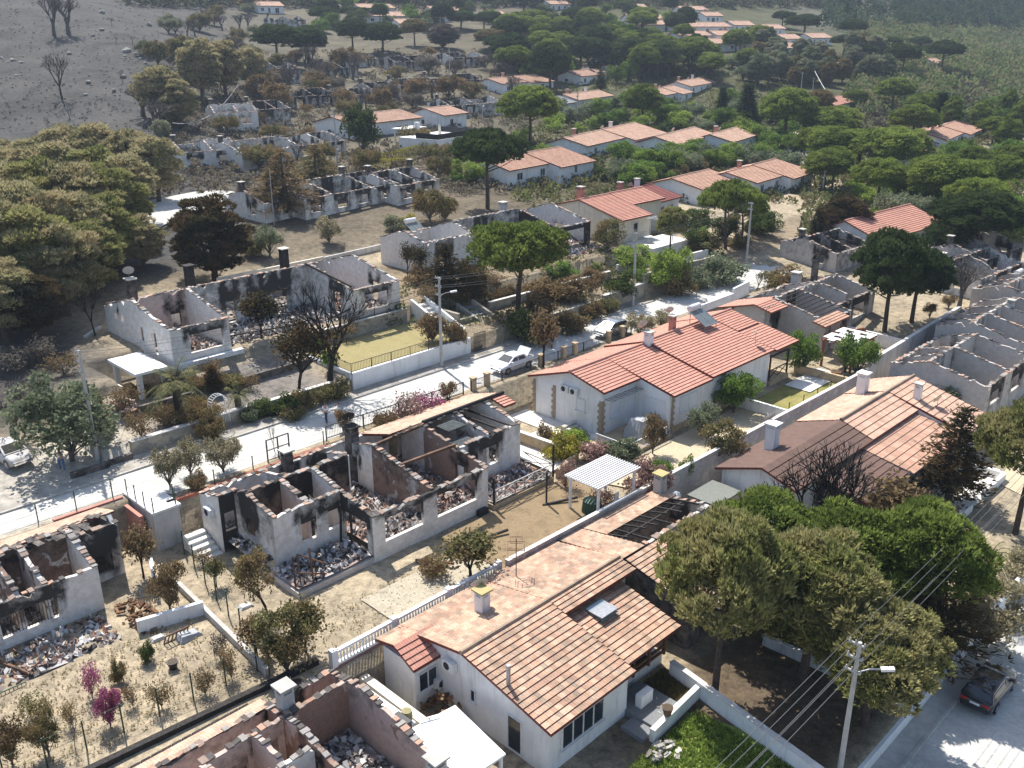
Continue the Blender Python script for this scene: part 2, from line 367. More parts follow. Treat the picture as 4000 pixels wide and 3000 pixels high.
# ---------------------------------------------------------------- tiled roofs and houses
def roof_plane(mb, x0, x1, tA, zA, tB, zB, row=.37, thick=.13, lift=.055, tile=.33):
    """rows of tiles from the upper edge (tA,zA) to the lower edge (tB,zB)"""
    ln = math.hypot(tB-tA, zB-zA); n = max(2, round(ln/row))
    for i in range(n):
        a, b = i/n, (i+1)/n
        ta, za = tA+(tB-tA)*a, zA+(zB-zA)*a; tb, zb = tA+(tB-tA)*b, zA+(zB-zA)*b+lift
        ua, ub = x0/tile, x1/tile
        mb.face([(x0,ta,za),(x1,ta,za),(x1,tb,zb),(x0,tb,zb)], [(ua,i+.02),(ub,i+.02),(ub,i+.98),(ua,i+.98)])
        mb.face([(x0,tb,zb),(x1,tb,zb),(x1,tb,zb-lift-.02),(x0,tb,zb-lift-.02)], [(ua,i+.9),(ub,i+.9),(ub,i+.95),(ua,i+.95)], mi=1)
    mb.face([(x0,tA,zA-thick),(x1,tA,zA-thick),(x1,tB,zB-thick),(x0,tB,zB-thick)], mi=1)
    for x in (x0, x1): mb.face([(x,tA,zA+.03),(x,tB,zB+.06),(x,tB,zB-thick),(x,tA,zA-thick)], mi=1)
    mb.face([(x0,tB,zB+.03),(x1,tB,zB+.03),(x1,tB,zB-thick),(x0,tB,zB-thick)], mi=1)
    mb.face([(x0,tA,zA),(x1,tA,zA),(x1,tA,zA-thick),(x0,tA,zA-thick)], mi=1)
def gable_body(mb, x0, x1, prof, zb):
    """solid wall body under a roof profile [(t,z),...]"""
    n = len(prof)
    for x in (x0, x1): mb.face([(x, prof[0][0], zb)]+[(x, t, z) for t, z in prof]+[(x, prof[-1][0], zb)])
    for t, z in (prof[0], prof[-1]): mb.face([(x0,t,zb),(x1,t,zb),(x1,t,z),(x0,t,z)])
    for (ta, za), (tb, zb2) in zip(prof, prof[1:]): mb.face([(x0,ta,za),(x1,ta,za),(x1,tb,zb2),(x0,tb,zb2)])
def interp(prof, t):
    for (a, za), (b, zb) in zip(prof, prof[1:]):
        if t <= b: return za+(zb-za)*(t-a)/(b-a)
    return prof[-1][1]
def window(parent, face, c, a0, a1, z0, z1, panes=2, frame=None, glass=None, name='window', sill=True):
    """face 'f' lies at t=c facing the street below, 'l'/'r' lie at x=c; the pane sits inside a frame that stands proud of the wall"""
    fr = MB(); gl = MB(); d = {'f': 1, 'l': -1, 'r': 1}[face]
    def bx(m, a, b, za, zb, o0, o1):
        o0, o1 = c+d*o0, c+d*o1
        if face == 'f': m.box(a, b, min(o0, o1), max(o0, o1), za, zb)
        else: m.box(min(o0, o1), max(o0, o1), a, b, za, zb)
    w = .07
    bx(fr, a0, a1, z1-w, z1, -.02, .06); bx(fr, a0, a1, z0, z0+w, -.02, .06)
    for k in range(panes+1):
        a = a0+(a1-a0-w)*k/panes; bx(fr, a, a+w, z0+w, z1-w, -.02, .055)
    if sill: bx(fr, a0-.08, a1+.08, z0-.07, z0-.004, -.02, .13)
    bx(gl, a0+.02, a1-.02, z0+.02, z1-.02, -.03, .02)
    o = fr.build(name, frame or METW, parent)
    gl.build('pane', glass or GLASS, o); return o
def chimney(parent, x, t, z0, z1, w=.62, mat=None, capm=None, dish=False, pots=True):
    m = MB(); m.box(x-w/2, x+w/2, t-w/2, t+w/2, z0, z1-.3)
    for sx in (-1, 1):
        for st in (-1, 1): m.box(x+sx*(w/2-.06)-.06, x+sx*(w/2-.06)+.06, t+st*(w/2-.06)-.06, t+st*(w/2-.06)+.06, z1-.3, z1)
    m.box(x-w*.34, x+w*.34, t-w*.34, t+w*.34, z1-.3, z1-.02)
    o = m.build('chimney', mat or WHITE, parent)
    c = MB(); c.box(x-w/2-.12, x+w/2+.12, t-w/2-.12, t+w/2+.12, z1+.002, z1+.1); c.build('chimney_cap', capm or CONC, o)
    return o
def dish(parent, x, t, z, r=.45, pole=.8, mat=None, az=0.):
    """satellite dish on a short mast, looking up towards the south"""
    m = MB(); m.tube([(x, t, z), (x, t, z+pole)], .025, 6)
    o = m.build('satellite_dish', GREYM, parent)
    b = MB(); n = 18; d = Vector((math.sin(az), math.cos(az)*.85, .55)).normalized()
    x_ = d.cross(Vector((0, 0, 1))).normalized(); y_ = x_.cross(d)
    cen = Vector((x, -t, z+pole)); rings = []
    for i, q in enumerate((0, .5, 1)):
        rg = []
        for k in range(n):
            a = 2*math.pi*k/n; p = cen+(x_*math.cos(a)+y_*math.sin(a))*r*q+d*(.16*r*q*q)
            b.v.append(tuple(p)); b.at.append((0, 0, 0)); rg.append(len(b.v)-1)
        rings.append(rg)
    for r0, r1 in zip(rings, rings[1:]):
        for k in range(n): b.f.append([r0[k], r1[k], r1[(k+1) % n], r0[(k+1) % n]]); b.uv += [(0, 0)]*4; b.mi.append(0)
    p1 = cen+d*r*.9; b.tube([(cen.x, -cen.y, cen.z), (p1.x, -p1.y, p1.z)], .015, 5)
    b.build('reflector', mat or METW, o, smooth=True); return o
def aircon(parent, face, c, a, z, mat=None):
    m = MB(); d = -1 if face == 'l' else 1
    if face == 'f': m.box(a-.42, a+.42, c+.02, c+.34, z, z+.6)
    else: m.box(min(c+d*.02, c+d*.34), max(c+d*.02, c+d*.34), a-.42, a+.42, z, z+.6)
    o = m.build('air_conditioner', mat or METW, parent)
    g = MB(); n = 16; pts = []
    for k in range(n):
        an = 2*math.pi*k/n; q = (.23*math.cos(an), .23*math.sin(an))
        pts.append((a-.08+q[0], c+.347, z+.3+q[1]) if face == 'f' else (c+d*.347, a-.08+q[0], z+.3+q[1]))
    g.face(pts); g.build('fan_grille', DARKM, o); return o
def skirt(parent, x0, x1, t0, t1, zb, zt, mat=None, name='plinth'):
    m = MB(); m.box(x0, x1, t0, t1, zb, zt); return m.build(name, mat or STONE, parent)
def tile_house(name, label, loc, az, segs, floor=0., zb=-1.2, wallm=None, tilem=None, fasc=None, mark=None, cat='house', group=None, over=.45, ridge=True, tiles_w=.37):
    """segs: (x0, x1, [(t,z) rear eave, ridge, front eave]); heights count from the ground floor"""
    o = thing(name, label, cat, loc, az, group, mark)
    wb = MB(); rb = MB(); rc = MB()
    ns = len(segs)
    for i, (x0, x1, pr) in enumerate(segs):
        t0, t1 = pr[0][0]+over, pr[-1][0]-over
        wp = [(t0, interp(pr, t0)-.15)]+[(t, z-.15) for t, z in pr[1:-1]]+[(t1, interp(pr, t1)-.15)]
        e0 = .35 if i == 0 else .002*i; e1 = .35 if i == ns-1 else .0
        gable_body(wb, x0+e0, x1-e1, wp, zb)
        dz = .012*i
        for (ta, za), (tb, zb2) in zip(pr, pr[1:]):
            if za >= zb2: roof_plane(rb, x0, x1, ta, za+dz, tb, zb2+dz, row=tiles_w)
            else: roof_plane(rb, x0, x1, tb, zb2+dz, ta, za+dz, row=tiles_w)
        if ridge:
            tr, zr = max(pr, key=lambda q: q[1])
            rc.tube([(x0-.02, tr, zr+.03+dz), (x1+.02, tr, zr+.03+dz)], .13, 7)
    wb.build('wall', wallm or WHITE, o)
    ro = rb.build('roof', [tilem or TILE, fasc or FASC], o)
    if ridge: rc.build('ridge_cap', tilem or TILE, ro)
    return o

# ---------------------------------------------------------------- burnt-out houses
def ruin_wall(parent, name, x0, t0, x1, t1, zb, hf, ops=(), th=.24, mat=None, soot=.35, brick=.35, cop=None, copq=.75, rag=.09, step=.4, sootfn=None):
    """a wall standing open to the sky: ragged top following the vanished roof, openings as real holes"""
    ln = math.hypot(x1-x0, t1-t0); dx, dt = (x1-x0)/ln, (t1-t0)/ln; nx, nt_ = -dt, dx
    bp = {0., ln}
    for s0, s1, _, _ in ops: bp |= {max(0, s0), min(ln, s1)}
    bp = sorted(bp); cs = []
    for a, b in zip(bp, bp[1:]):
        k = max(1, round((b-a)/step)); cs += [a+(b-a)*i/k for i in range(k)]
    cs.append(ln); cs = [c for i, c in enumerate(cs) if i == 0 or c-cs[i-1] > 1e-4]
    tops = []
    for c in cs:
        x, t = x0+dx*c, t0+dt*c
        tops.append(hf(x, t)+rnd.uniform(-rag, rag)-(rnd.random() < .10)*rnd.uniform(.1, .5)*(rag > .03))
    m = MB()
    def st(c, z):
        v = soot+.25*max(0, min(1, (z-zb)/3-.3))
        for s0, s1, a, b in ops:
            if s0-.5 < c < s1+.5:
                if z > b-.1: v += .45*math.exp(-(z-b)/.9)
                if abs(c-s0) < .45 or abs(c-s1) < .45: v += .18
        if sootfn: v += sootfn(x0+dx*c, t0+dt*c, z)
        m.cur = (min(1, max(0, v)), brick, 0)
    h = th/2
    def pt(c, z, side): st(c, z); return m.vert(x0+dx*c+nx*h*side, t0+dt*c+nt_*h*side, z)
    def quad(i): m.f.append(i); m.uv += [(0, 0)]*4; m.mi.append(0)
    def pan(c0, c1, a0, a1, b0, b1):
        """solid between c0 and c1, bottom a, top b (each at both ends)"""
        n = max(1, round(max(b0-a0, b1-a1)/.75))
        for side in (-1, 1):
            L0 = [pt(c0, a0+(b0-a0)*i/n, side) for i in range(n+1)]; L1 = [pt(c1, a1+(b1-a1)*i/n, side) for i in range(n+1)]
            for i in range(n): quad([L0[i], L1[i], L1[i+1], L0[i+1]])
        quad([pt(c0, b0, -1), pt(c1, b1, -1), pt(c1, b1, 1), pt(c0, b0, 1)])
        quad([pt(c0, a0, -1), pt(c1, a1, -1), pt(c1, a1, 1), pt(c0, a0, 1)])
    def cap(c, a, b): quad([pt(c, a, -1), pt(c, b, -1), pt(c, b, 1), pt(c, a, 1)])
    for i, (c0, c1) in enumerate(zip(cs, cs[1:])):
        mid = (c0+c1)/2; op = [o for o in ops if o[0] < mid < o[1]]
        if op:
            s0, s1, a, b = op[0]
            if a > zb+.02: pan(c0, c1, zb, zb, a, a)
            if b < min(tops[i], tops[i+1])-.05: pan(c0, c1, b, b, tops[i], tops[i+1])
            if abs(c0-s0) < 1e-3: cap(c0, max(a, zb), min(b, tops[i]))
            if abs(c1-s1) < 1e-3: cap(c1, max(a, zb), min(b, tops[i+1]))
        else: pan(c0, c1, zb, zb, tops[i], tops[i+1])
    cap(0, zb, tops[0]); cap(ln, zb, tops[-1])
    if cop is not None:
        c = 0.
        while c < ln-.1:
            if rnd.random() < copq*.82:
                x, t = x0+dx*c, t0+dt*c; z = hf(x, t)+.03+rnd.uniform(-.02, .05); w = rnd.uniform(.26, .34); e = rnd.uniform(.0, .12)
                z2 = hf(x+dx*w, t+dt*w)+.03+rnd.uniform(-.02, .06)
                k = rnd.random(); cop.cur = (.42, .27, .20) if k < .14 else (.28, .21, .17) if k < .4 else (.30, .28, .26) if k < .72 else (.10, .09, .085)
                hh = h+e
                for zz, d in ((z, 0), (z, .07)):
                    pass
                q = [(x+nx*hh, t+nt_*hh, z-.03), (x+dx*w+nx*hh, t+dt*w+nt_*hh, z2-.03), (x+dx*w-nx*hh, t+dt*w-nt_*hh, z2-.03), (x-nx*hh, t-nt_*hh, z-.03)]
                tp = [(a, b, zz+.05+(.035 if j in (1, 2) else 0)) for j, (a, b, zz) in enumerate(q)]
                cop.face(tp)
                for j in range(4): cop.face([q[j], q[(j+1) % 4], tp[(j+1) % 4], tp[j]])
            c += .33
    return m.build(name, mat or SCORCH, parent, tint='soot')
def rubble(parent, x0, x1, t0, t1, z, n=None, amp=.22, mix='tile', ash=.25, seed=0, name='rubble'):
    """fallen tiles, plaster and ash covering a floor"""
    m = MB(); rr = random.Random(seed+int(x0*13+t0*7)); st = .45
    pal = {'tile': [(.42,.25,.18),(.36,.20,.14),(.30,.24,.21),(.44,.40,.37),(.20,.165,.15),(.10,.09,.085)],
           'ash': [(.50,.49,.48),(.38,.37,.37),(.26,.24,.23),(.14,.13,.13),(.06,.055,.055),(.33,.24,.2)],
           'dark': [(.08,.07,.065),(.14,.12,.11),(.05,.045,.043),(.22,.19,.17),(.30,.26,.23)]}[mix]
    nx, nt_ = max(2, int((x1-x0)/st)), max(2, int((t1-t0)/st)); g = []
    for i in range(nx+1):
        row = []
        for j in range(nt_+1):
            x, t = x0+(x1-x0)*i/nx, t0+(t1-t0)*j/nt_
            k = mnoise.noise(Vector((x*.5+seed, t*.5, 3.3)))
            h = z+amp*(.5+.8*k+.5*mnoise.noise(Vector((x*1.7, t*1.7, seed+.7))))
            b = .5+.5*mnoise.noise(Vector((x*.35+seed*2, t*.35, 9.1)))
            c = pal[min(len(pal)-1, int(rr.random()*len(pal)))]; d = pal[-1] if b < .42 else (.42, .40, .39) if rr.random() < ash else c
            m.cur = d; row.append(m.vert(x, t, h))
        g.append(row)
    for i in range(nx):
        for j in range(nt_): m.f.append([g[i][j], g[i+1][j], g[i+1][j+1], g[i][j+1]]); m.uv += [(0, 0)]*4; m.mi.append(0)
    n = n if n is not None else int((x1-x0)*(t1-t0)*17)
    for _ in range(n):
        x, t = rr.uniform(x0+.15, x1-.15), rr.uniform(t0+.15, t1-.15); k = mnoise.noise(Vector((x*.5+seed, t*.5, 3.3)))
        h = z+amp*(.75+.8*k)+rr.uniform(0, .12); a = rr.uniform(0, 6.28); l, w = rr.uniform(.08, .2), rr.uniform(.05, .13)
        ca, sa = math.cos(a), math.sin(a); ti = rr.uniform(-.16, .16); tj = rr.uniform(-.12, .12)
        m.cur = pal[int(rr.random()*len(pal))] if rr.random() > ash else (.55, .53, .51)
        q = [(x+ca*l+sa*w, t+sa*l-ca*w, h+ti+tj), (x-ca*l+sa*w, t-sa*l-ca*w, h-ti+tj), (x-ca*l-sa*w, t-sa*l+ca*w, h-ti-tj), (x+ca*l-sa*w, t+sa*l+ca*w, h+ti-tj)]
        m.face(q); m.face([q[0], q[1], (q[1][0], q[1][1], q[1][2]-.12), (q[0][0], q[0][1], q[0][2]-.12)]); m.face([q[2], q[3], (q[3][0], q[3][1], q[3][2]-.12), (q[2][0], q[2][1], q[2][2]-.12)])
    o = m.build(name, SHARD, parent, tint='tint'); o['kind'] = 'stuff'; return o
def beams(parent, lst, mat=None, name='charred_beam'):
    for a, b, w in lst:
        m = MB(); m.bar(a, b, w); m.build(name, mat or BLACKC, parent)
def simple_ruin(label, loc, az, L, W, mark=None, seed=1, h=2.6, rise=1.0, mat=None, soot=.35, parts=3, zb=-1., front=True, chim=1, mix='dark', name='burnt_house'):
    """a roofless house with gable-topped cross walls"""
    rr = random.Random(seed); o = thing(name, label, 'burnt house', loc, az, None, mark)
    tr = W*rr.uniform(.4, .5)
    prof = [(0, h), (tr, h+rise), (W, h-.25)]
    hf = lambda x, t: interp(prof, max(0, min(W, t)))
    cop = MB(); mat = mat or SCORCH
    def ops(n, ln, za=.9, zb_=2.05, w=1.2):
        out = []
        for i in range(n):
            c = ln*(i+.5)/n+rr.uniform(-.3, .3)
            if rr.random() < .8: out.append((max(.3, c-w/2), min(ln-.3, c+w/2), za if rr.random() < .7 else 0.05, zb_))
        return out
    ruin_wall(o, 'rear_wall', -.1, 0, L+.1, 0, zb, hf, ops(max(1, int(L/4)), L), mat=mat, soot=soot, cop=cop)
    ruin_wall(o, 'front_wall', -.1, W, L+.1, W, zb, hf, ops(max(1, int(L/3.5)), L, .8, 2.0, 1.8), mat=mat, soot=soot+.1, cop=cop)
    xs = [0]+[L*(i+rr.uniform(-.2, .2))/parts for i in range(1, parts)]+[L]
    for i, x in enumerate(xs):
        e = i in (0, len(xs)-1)
        ruin_wall(o, 'gable_wall' if e else 'partition_wall', x, -.11, x, W+.11, zb, hf, ops(2, W, .9, 2.0, 1.0) if rr.random() < .8 else (), mat=mat, soot=soot-(.1 if e else -.05), cop=cop)
    for a, b in zip(xs, xs[1:]):
        if rr.random() < .7: ruin_wall(o, 'partition_wall', a+.12, tr, b-.12, tr, zb, hf, ops(1, b-a-.24, 0.05, 2.0, 1.0), mat=mat, soot=soot+.2, cop=cop)
    cop.build('wall_coping', SHARD, o, tint='tint')
    rubble(o, .1, L-.1, .1, W-.1, .1, mix=mix, seed=seed, n=int(L*W*4))
    for k in range(chim):
        x = xs[(k*2) % len(xs)]+.4; chimney(o, x, tr*.8, 0, h+rise+.9, .6, SOOTM)
    bl = []
    for k in range(3):
        x = rr.uniform(.5, L-.5); bl.append(((x, rr.uniform(0, W*.4), h+rr.uniform(-.5, .4)), (x+rr.uniform(-2, 2), rr.uniform(W*.6, W), rr.uniform(.3, h)), .13))
    beams(o, bl)
    return o

# ---------------------------------------------------------------- free-standing walls, fences
def wall_line(name, label, pts, h, th=.28, mat=None, cat='wall', group=None, base=None, capm=None, under=.5, capw=.06, mark=None, level=None):
    """masonry wall through (u,v) points standing on the ground; h above ground, or level = fixed top height"""
    m = MB(); c = MB(); p0 = P(*pts[0]); o = None
    for (u0, v0), (u1, v1) in zip(pts, pts[1:]):
        n = max(1, int(math.hypot(u1-u0, v1-v0)/1.5)); prev = None
        ln = math.hypot(u1-u0, v1-v0); nx, nt_ = -(v1-v0)/ln*th/2, (u1-u0)/ln*th/2
        for i in range(n+1):
            u, v = u0+(u1-u0)*i/n, v0+(v1-v0)*i/n
            g = base if base is not None else Tz(P(u, v)); zt = level if level is not None else g+h
            row = (u, v, g-under, zt)
            if prev:
                (a, b, g0, z0), (a2, b2, g1, z1) = prev, row
                for sd in (-1, 1): m.face([(a+nx*sd, b+nt_*sd, g0), (a2+nx*sd, b2+nt_*sd, g1), (a2+nx*sd, b2+nt_*sd, z1), (a+nx*sd, b+nt_*sd, z0)])
                m.face([(a-nx, b-nt_, z0), (a2-nx, b2-nt_, z1), (a2+nx, b2+nt_, z1), (a+nx, b+nt_, z0)])
                if capm:
                    kx, kt = nx*1.25, nt_*1.25
                    c.face([(a-kx, b-kt, z0+capw), (a2-kx, b2-kt, z1+capw), (a2+kx, b2+kt, z1+capw), (a+kx, b+kt, z0+capw)])
                    for sd in (-1, 1): c.face([(a+kx*sd, b+kt*sd, z0+.003), (a2+kx*sd, b2+kt*sd, z1+.003), (a2+kx*sd, b2+kt*sd, z1+capw), (a+kx*sd, b+kt*sd, z0+capw)])
            if i in (0, n): m.face([(u-nx, v-nt_, row[2]), (u+nx, v+nt_, row[2]), (u+nx, v+nt_, zt), (u-nx, v-nt_, zt)])
            prev = row
    # make local to the first point
    loc = P(pts[0][0], pts[0][1], Tz(p0)); off = (pts[0][0], pts[0][1], loc.z)
    for b in (m, c): b.v = [(x-off[0], y+off[1], z-off[2]) for x, y, z in b.v]
    o = m.build(name, mat or CONC, None, loc=loc, rot=math.pi/2-AZ); tag(o, label, cat, group)
    if capm: c.build('wall_cap', capm, o)
    if mark: LAND.append((mark, P((pts[0][0]+pts[-1][0])/2, (pts[0][1]+pts[-1][1])/2, loc.z)))
    return o
def fence(name, label, pts, zf, h=1.0, post=.05, gap=2.2, bars=.13, mat=None, rails=(.1, 1.0), cat='fence', group=None, railw=.04, barw=.018):
    """upright bars between two rails on posts; zf(u,v) is the foot height"""
    loc = P(pts[0][0], pts[0][1], zf(*pts[0])); o = thing(name, label, cat, loc, AZ, group)
    rl = MB(); br = MB(); mat = mat or DARKM; u_, v_, z_ = pts[0][0], pts[0][1], loc.z
    for (u0, v0), (u1, v1) in zip(pts, pts[1:]):
        ln = math.hypot(u1-u0, v1-v0); n = max(1, round(ln/gap))
        for i in range(n+1):
            f = i/n; u, v = u0+(u1-u0)*f, v0+(v1-v0)*f; z = zf(u, v)
            if i or (u0, v0) == pts[0]:
                q = MB(); q.bar((u-u_, v-v_, z-z_-.15), (u-u_, v-v_, z-z_+h*1.04), post); q.build('post', mat, o)
        k = max(1, round(ln/1.1))
        for i in range(k):
            a, b = i/k, (i+1)/k
            A_ = (u0+(u1-u0)*a, v0+(v1-v0)*a); B_ = (u0+(u1-u0)*b, v0+(v1-v0)*b); za, zb = zf(*A_), zf(*B_)
            for r in rails: rl.bar((A_[0]-u_, A_[1]-v_, za-z_+h*r), (B_[0]-u_, B_[1]-v_, zb-z_+h*r), railw)
        if bars:
            k = int(ln/bars)
            for i in range(1, k):
                f = i/k; u, v = u0+(u1-u0)*f, v0+(v1-v0)*f; z = zf(u, v)-z_
                br.bar((u-u_, v-v_, z+h*rails[0]), (u-u_, v-v_, z+h*rails[-1]), barw)
    rl.build('rail', mat, o)
    if bars: br.build('bar_panel', mat, o)
    return o
def posts(label, pts, gap, h, group, mat=None, name='fence_post', w=.06, wires=True, zf=None):
    """separate stakes of a wire fence and the wire mesh they carry as one fence thing"""
    zf = zf or (lambda u, v: Tz(P(u, v)))
    return fence('wire_fence', label, pts, zf, h, w, gap, 0, mat or GREENM, (.08, .5, .97), railw=.012, group=group)

# ---------------------------------------------------------------- poles and cables
POLES = []
def pole(px, py, h=8.3, label='', lamp=None, arms=3, double=False, r=.16, group='concrete utility poles along the streets', pt=None, mark=None):
    p = pt or hit(px, py); o = thing('utility_pole', label, 'utility pole', p, AZ, group, mark)
    m = MB(); m.tube([(0, 0, -.5), (0, 0, h)], [r, r*.62], 8); m.build('shaft', POLEM, o, smooth=False)
    for i in range(arms):
        a = MB(); z = h-.12-i*.75; w = .5 if not double else .8; a.bar((-.05, -w, z), (-.05, w*.55, z), .09)
        for k in (-w+.06, -w*.35, w*.5): a.tube([(-.05, k, z+.04), (-.05, k, z+.2)], [.05, .03], 6)
        a.build('crossarm', POLEM, o)
    if lamp:
        q = MB(); z = h-1.7; q.tube([(0, 0, z), (lamp[0]*.5, lamp[1]*.5, z+.25), (lamp[0], lamp[1], z+.3)], .035, 6)
        l_ = q.build('lamp_arm', GREYM, o); e = MB(); d = Vector((lamp[0], lamp[1], 0)).normalized()
        e.bar((lamp[0]-d.x*.1, lamp[1]-d.y*.1, z+.3), (lamp[0]+d.x*.5, lamp[1]+d.y*.5, z+.36), .24, .13); e.build('lamp_head', METW, l_)
    POLES.append((o, p, h)); return o
def cable(label, a, b, sag=.5, r=.014, n=14, group='overhead cables between the poles', mat=None, h0=0., h1=0.):
    m = MB(); pts = []
    for i in range(n+1):
        f = i/n; p = a.lerp(b, f); p.z -= sag*4*f*(1-f); q = p-a; pts.append((q.x, -q.y, q.z))
    m.tube(pts, r, 4, cap=False)
    o = m.build('overhead_cable', mat or M_plain('cable', (.16, .16, .16), (.12, .12, .12), 2, .6), None, loc=a); tag(o, label, 'cable', group); return o

# ---------------------------------------------------------------- cars
PAINT = {}
def paint(name, col, rough=.28, metal=.0):
    if name not in PAINT:
        m, nt, N, L, b = new_mat(name); b.inputs['Base Color'].default_value = (*col, 1); b.inputs['Roughness'].default_value = rough
        b.inputs['Metallic'].default_value = metal; b.inputs['Coat Weight'].default_value = .6; PAINT[name] = m
    return PAINT[name]
TYRE = M_plain('tyre rubber', (.02, .02, .021), None, 8, .85); RIM = M_plain('alloy rim', (.42, .43, .45), (.3, .3, .31), 8, .35, .7)
def car(label, loc, az, mat, L=4.35, W=1.74, H=1.47, sedan=True, burnt=False, trunk_open=False, group=None, name='parked_car', plate=True, mark=None):
    """x forward; body sections are lofted, windows sit proud on the cabin"""
    o = thing(name, label, 'car', loc, az, group, mark)
    h2 = L/2
    if sedan: top = [(-h2,.62),(-h2+.06,.95),(-h2+.75,1.0),(-h2+.95,1.01),(-.2,.99),(.75,.97),(h2-1.05,.93),(h2-.35,.80),(h2-.08,.66),(h2,.5)]
    else: top = [(-h2,.6),(-h2+.03,.95),(-h2+.25,1.02),(-.9,1.01),(-.2,.99),(.75,.97),(h2-1.0,.95),(h2-.35,.84),(h2-.06,.66),(h2,.5)]
    m = MB(); rows = []
    for x, zt in top:
        e = min(1, (h2-abs(x))/.5); w = W/2*(.80+.20*math.sqrt(max(0, e))); zl = .22+(.12 if abs(x) > h2-.1 else 0)
        sec = [(w*.93, zl), (w, zl+.2), (w, zl+(zt-zl)*.72), (w*.95, zt-.03), (w*.8, zt+.01)]
        sec = sec+[(-a, z) for a, z in reversed(sec)]
        rows.append([m.vert(x, a, z) for a, z in sec])
    for r0, r1 in zip(rows, rows[1:]):
        n = len(r0)
        for k in range(n): m.f.append([r0[k], r1[k], r1[(k+1) % n], r0[(k+1) % n]]); m.uv += [(0, 0)]*4; m.mi.append(0)
    for r in (rows[0], rows[-1]): m.f.append(list(r)); m.uv += [(0, 0)]*len(r); m.mi.append(0)
    body = m.build('body', mat, o, smooth=True)
    # wheel arches and wheels
    for sx in (-1, 1):
        for st in (-1, 1):
            cx = sx*(L*.30)+.05; wv = MB(); r = .31; ys = st*(W/2-.10)
            wv.tube([(cx, ys-.1, r), (cx, ys+.1, r)], r, 18); wo = wv.build('wheel', TYRE if not burnt else GREYM, o)
            rm = MB(); rm.tube([(cx, ys+st*.085, r), (cx, ys+st*.112, r)], .19, 14); rm.build('rim', RIM, wo)
            ar = MB(); n = 14; a0 = [(cx+.38*math.cos(math.pi*k/n), .31+.38*math.sin(math.pi*k/n)) for k in range(n+1)]
            for (xa, za), (xb, zb) in zip(a0, a0[1:]): ar.face([(cx, st*(W/2+.004), .25), (xa, st*(W/2+.004), za), (xb, st*(W/2+.004), zb)])
            ar.build('wheel_arch', DARKM, o)
    # cabin
    if sedan: cab = [(-h2+.85, 1.0), (-h2+1.35, H-.05), (-.35, H), (.35, H-.04), (1.22, .97)]
    else: cab = [(-h2+.12, 1.02), (-h2+.55, H-.06), (-.5, H), (.3, H-.03), (1.25, .97)]
    c = MB(); rows = []
    for x, z in cab:
        f = (z-.97)/(H-.97); wb, wt = W/2*.94, W/2*(.94-.20*f)
        rows.append([c.vert(x, wb, .96), c.vert(x, wt, z-.03*f), c.vert(x, wt*.86, z), c.vert(x, -wt*.86, z), c.vert(x, -wt, z-.03*f), c.vert(x, -wb, .96)])
    for r0, r1 in zip(rows, rows[1:]):
        for k in range(5): c.f.append([r0[k], r1[k], r1[k+1], r0[k+1]]); c.uv += [(0, 0)]*4; c.mi.append(0)
    c.build('cabin', mat, o, smooth=False)
    gm = GLASS if not burnt else BLACKC
    def side(xa, xb, name='side_window'):
        for st in (-1, 1):
            g = MB()
            def wz(x, z):
                f = (z-.97)/(H-.97); return st*(W/2*(.94-.20*f)+.012)
            zt = H-.14; q = []
            for x, z in ((xa[0], 1.02), (xb[0], 1.02), (xb[1], zt), (xa[1], zt)): q.append((x, wz(x, z), z))
            g.face(q); g.build(name, gm, o)
    x0, x1 = cab[0][0], cab[-1][0]
    side((.02, .02), (x1-.28, .42)); side((x0+.35 if sedan else x0+.3, cab[1][0]+.05), (-.06, -.06))
    def scr(i, j, name, ins=.06):
        g = MB(); (xa, za), (xb, zb) = cab[i], cab[j]; p = []
        for f in (.1, .93):
            x, z = xa+(xb-xa)*f, za+(zb-za)*f; ff = (z-.97)/(H-.97); w = W/2*(.94-.20*ff)-ins-.04
            p.append((x, w, z))
        off = .015 if xb > xa else .015
        nx = (za-zb); nz = abs(xb-xa); ln = math.hypot(nx, nz); sgn = 1 if xa > xb else -1
        ox, oz = sgn*abs(nx)/ln*.02, nz/ln*.02
        g.face([(p[0][0]+ox, p[0][1], p[0][2]+oz), (p[1][0]+ox, p[1][1], p[1][2]+oz), (p[1][0]+ox, -p[1][1], p[1][2]+oz), (p[0][0]+ox, -p[0][1], p[0][2]+oz)])
        g.build(name, gm, o)
    scr(4, 3, 'windscreen'); scr(0, 1, 'rear_window')
    if not burnt:
        for st in (-1, 1):
            q = MB(); q.box(h2-.42, h2-.12, st*(W/2-.36)-.2, st*(W/2-.36)+.2, .64, .74); q.build('headlight', M_glass('lamp glass', (.5, .52, .55), .15), o)
            q = MB(); q.box(-h2+.0, -h2+.2, st*(W/2-.33)-.19, st*(W/2-.33)+.17, .72, .88); q.build('tail_light', M_glass('red lamp', (.35, .012, .012), .2), o)
            q = MB(); q.box(.78, .95, st*(W/2+.05)-.09, st*(W/2+.05)+.09, .95, 1.08); q.build('wing_mirror', mat, o)
        q = MB(); q.box(h2-.05, h2+.012, -.5, .5, .42, .56); q.build('grille', DARKM, o)
        q = MB(); q.box(h2-.02, h2+.025, -.26, .26, .44, .55); q.build('number_plate', METW, o)
        q = MB(); q.box(-h2-.02, -h2+.05, -.26, .26, .66, .77); q.build('number_plate', METW, o)
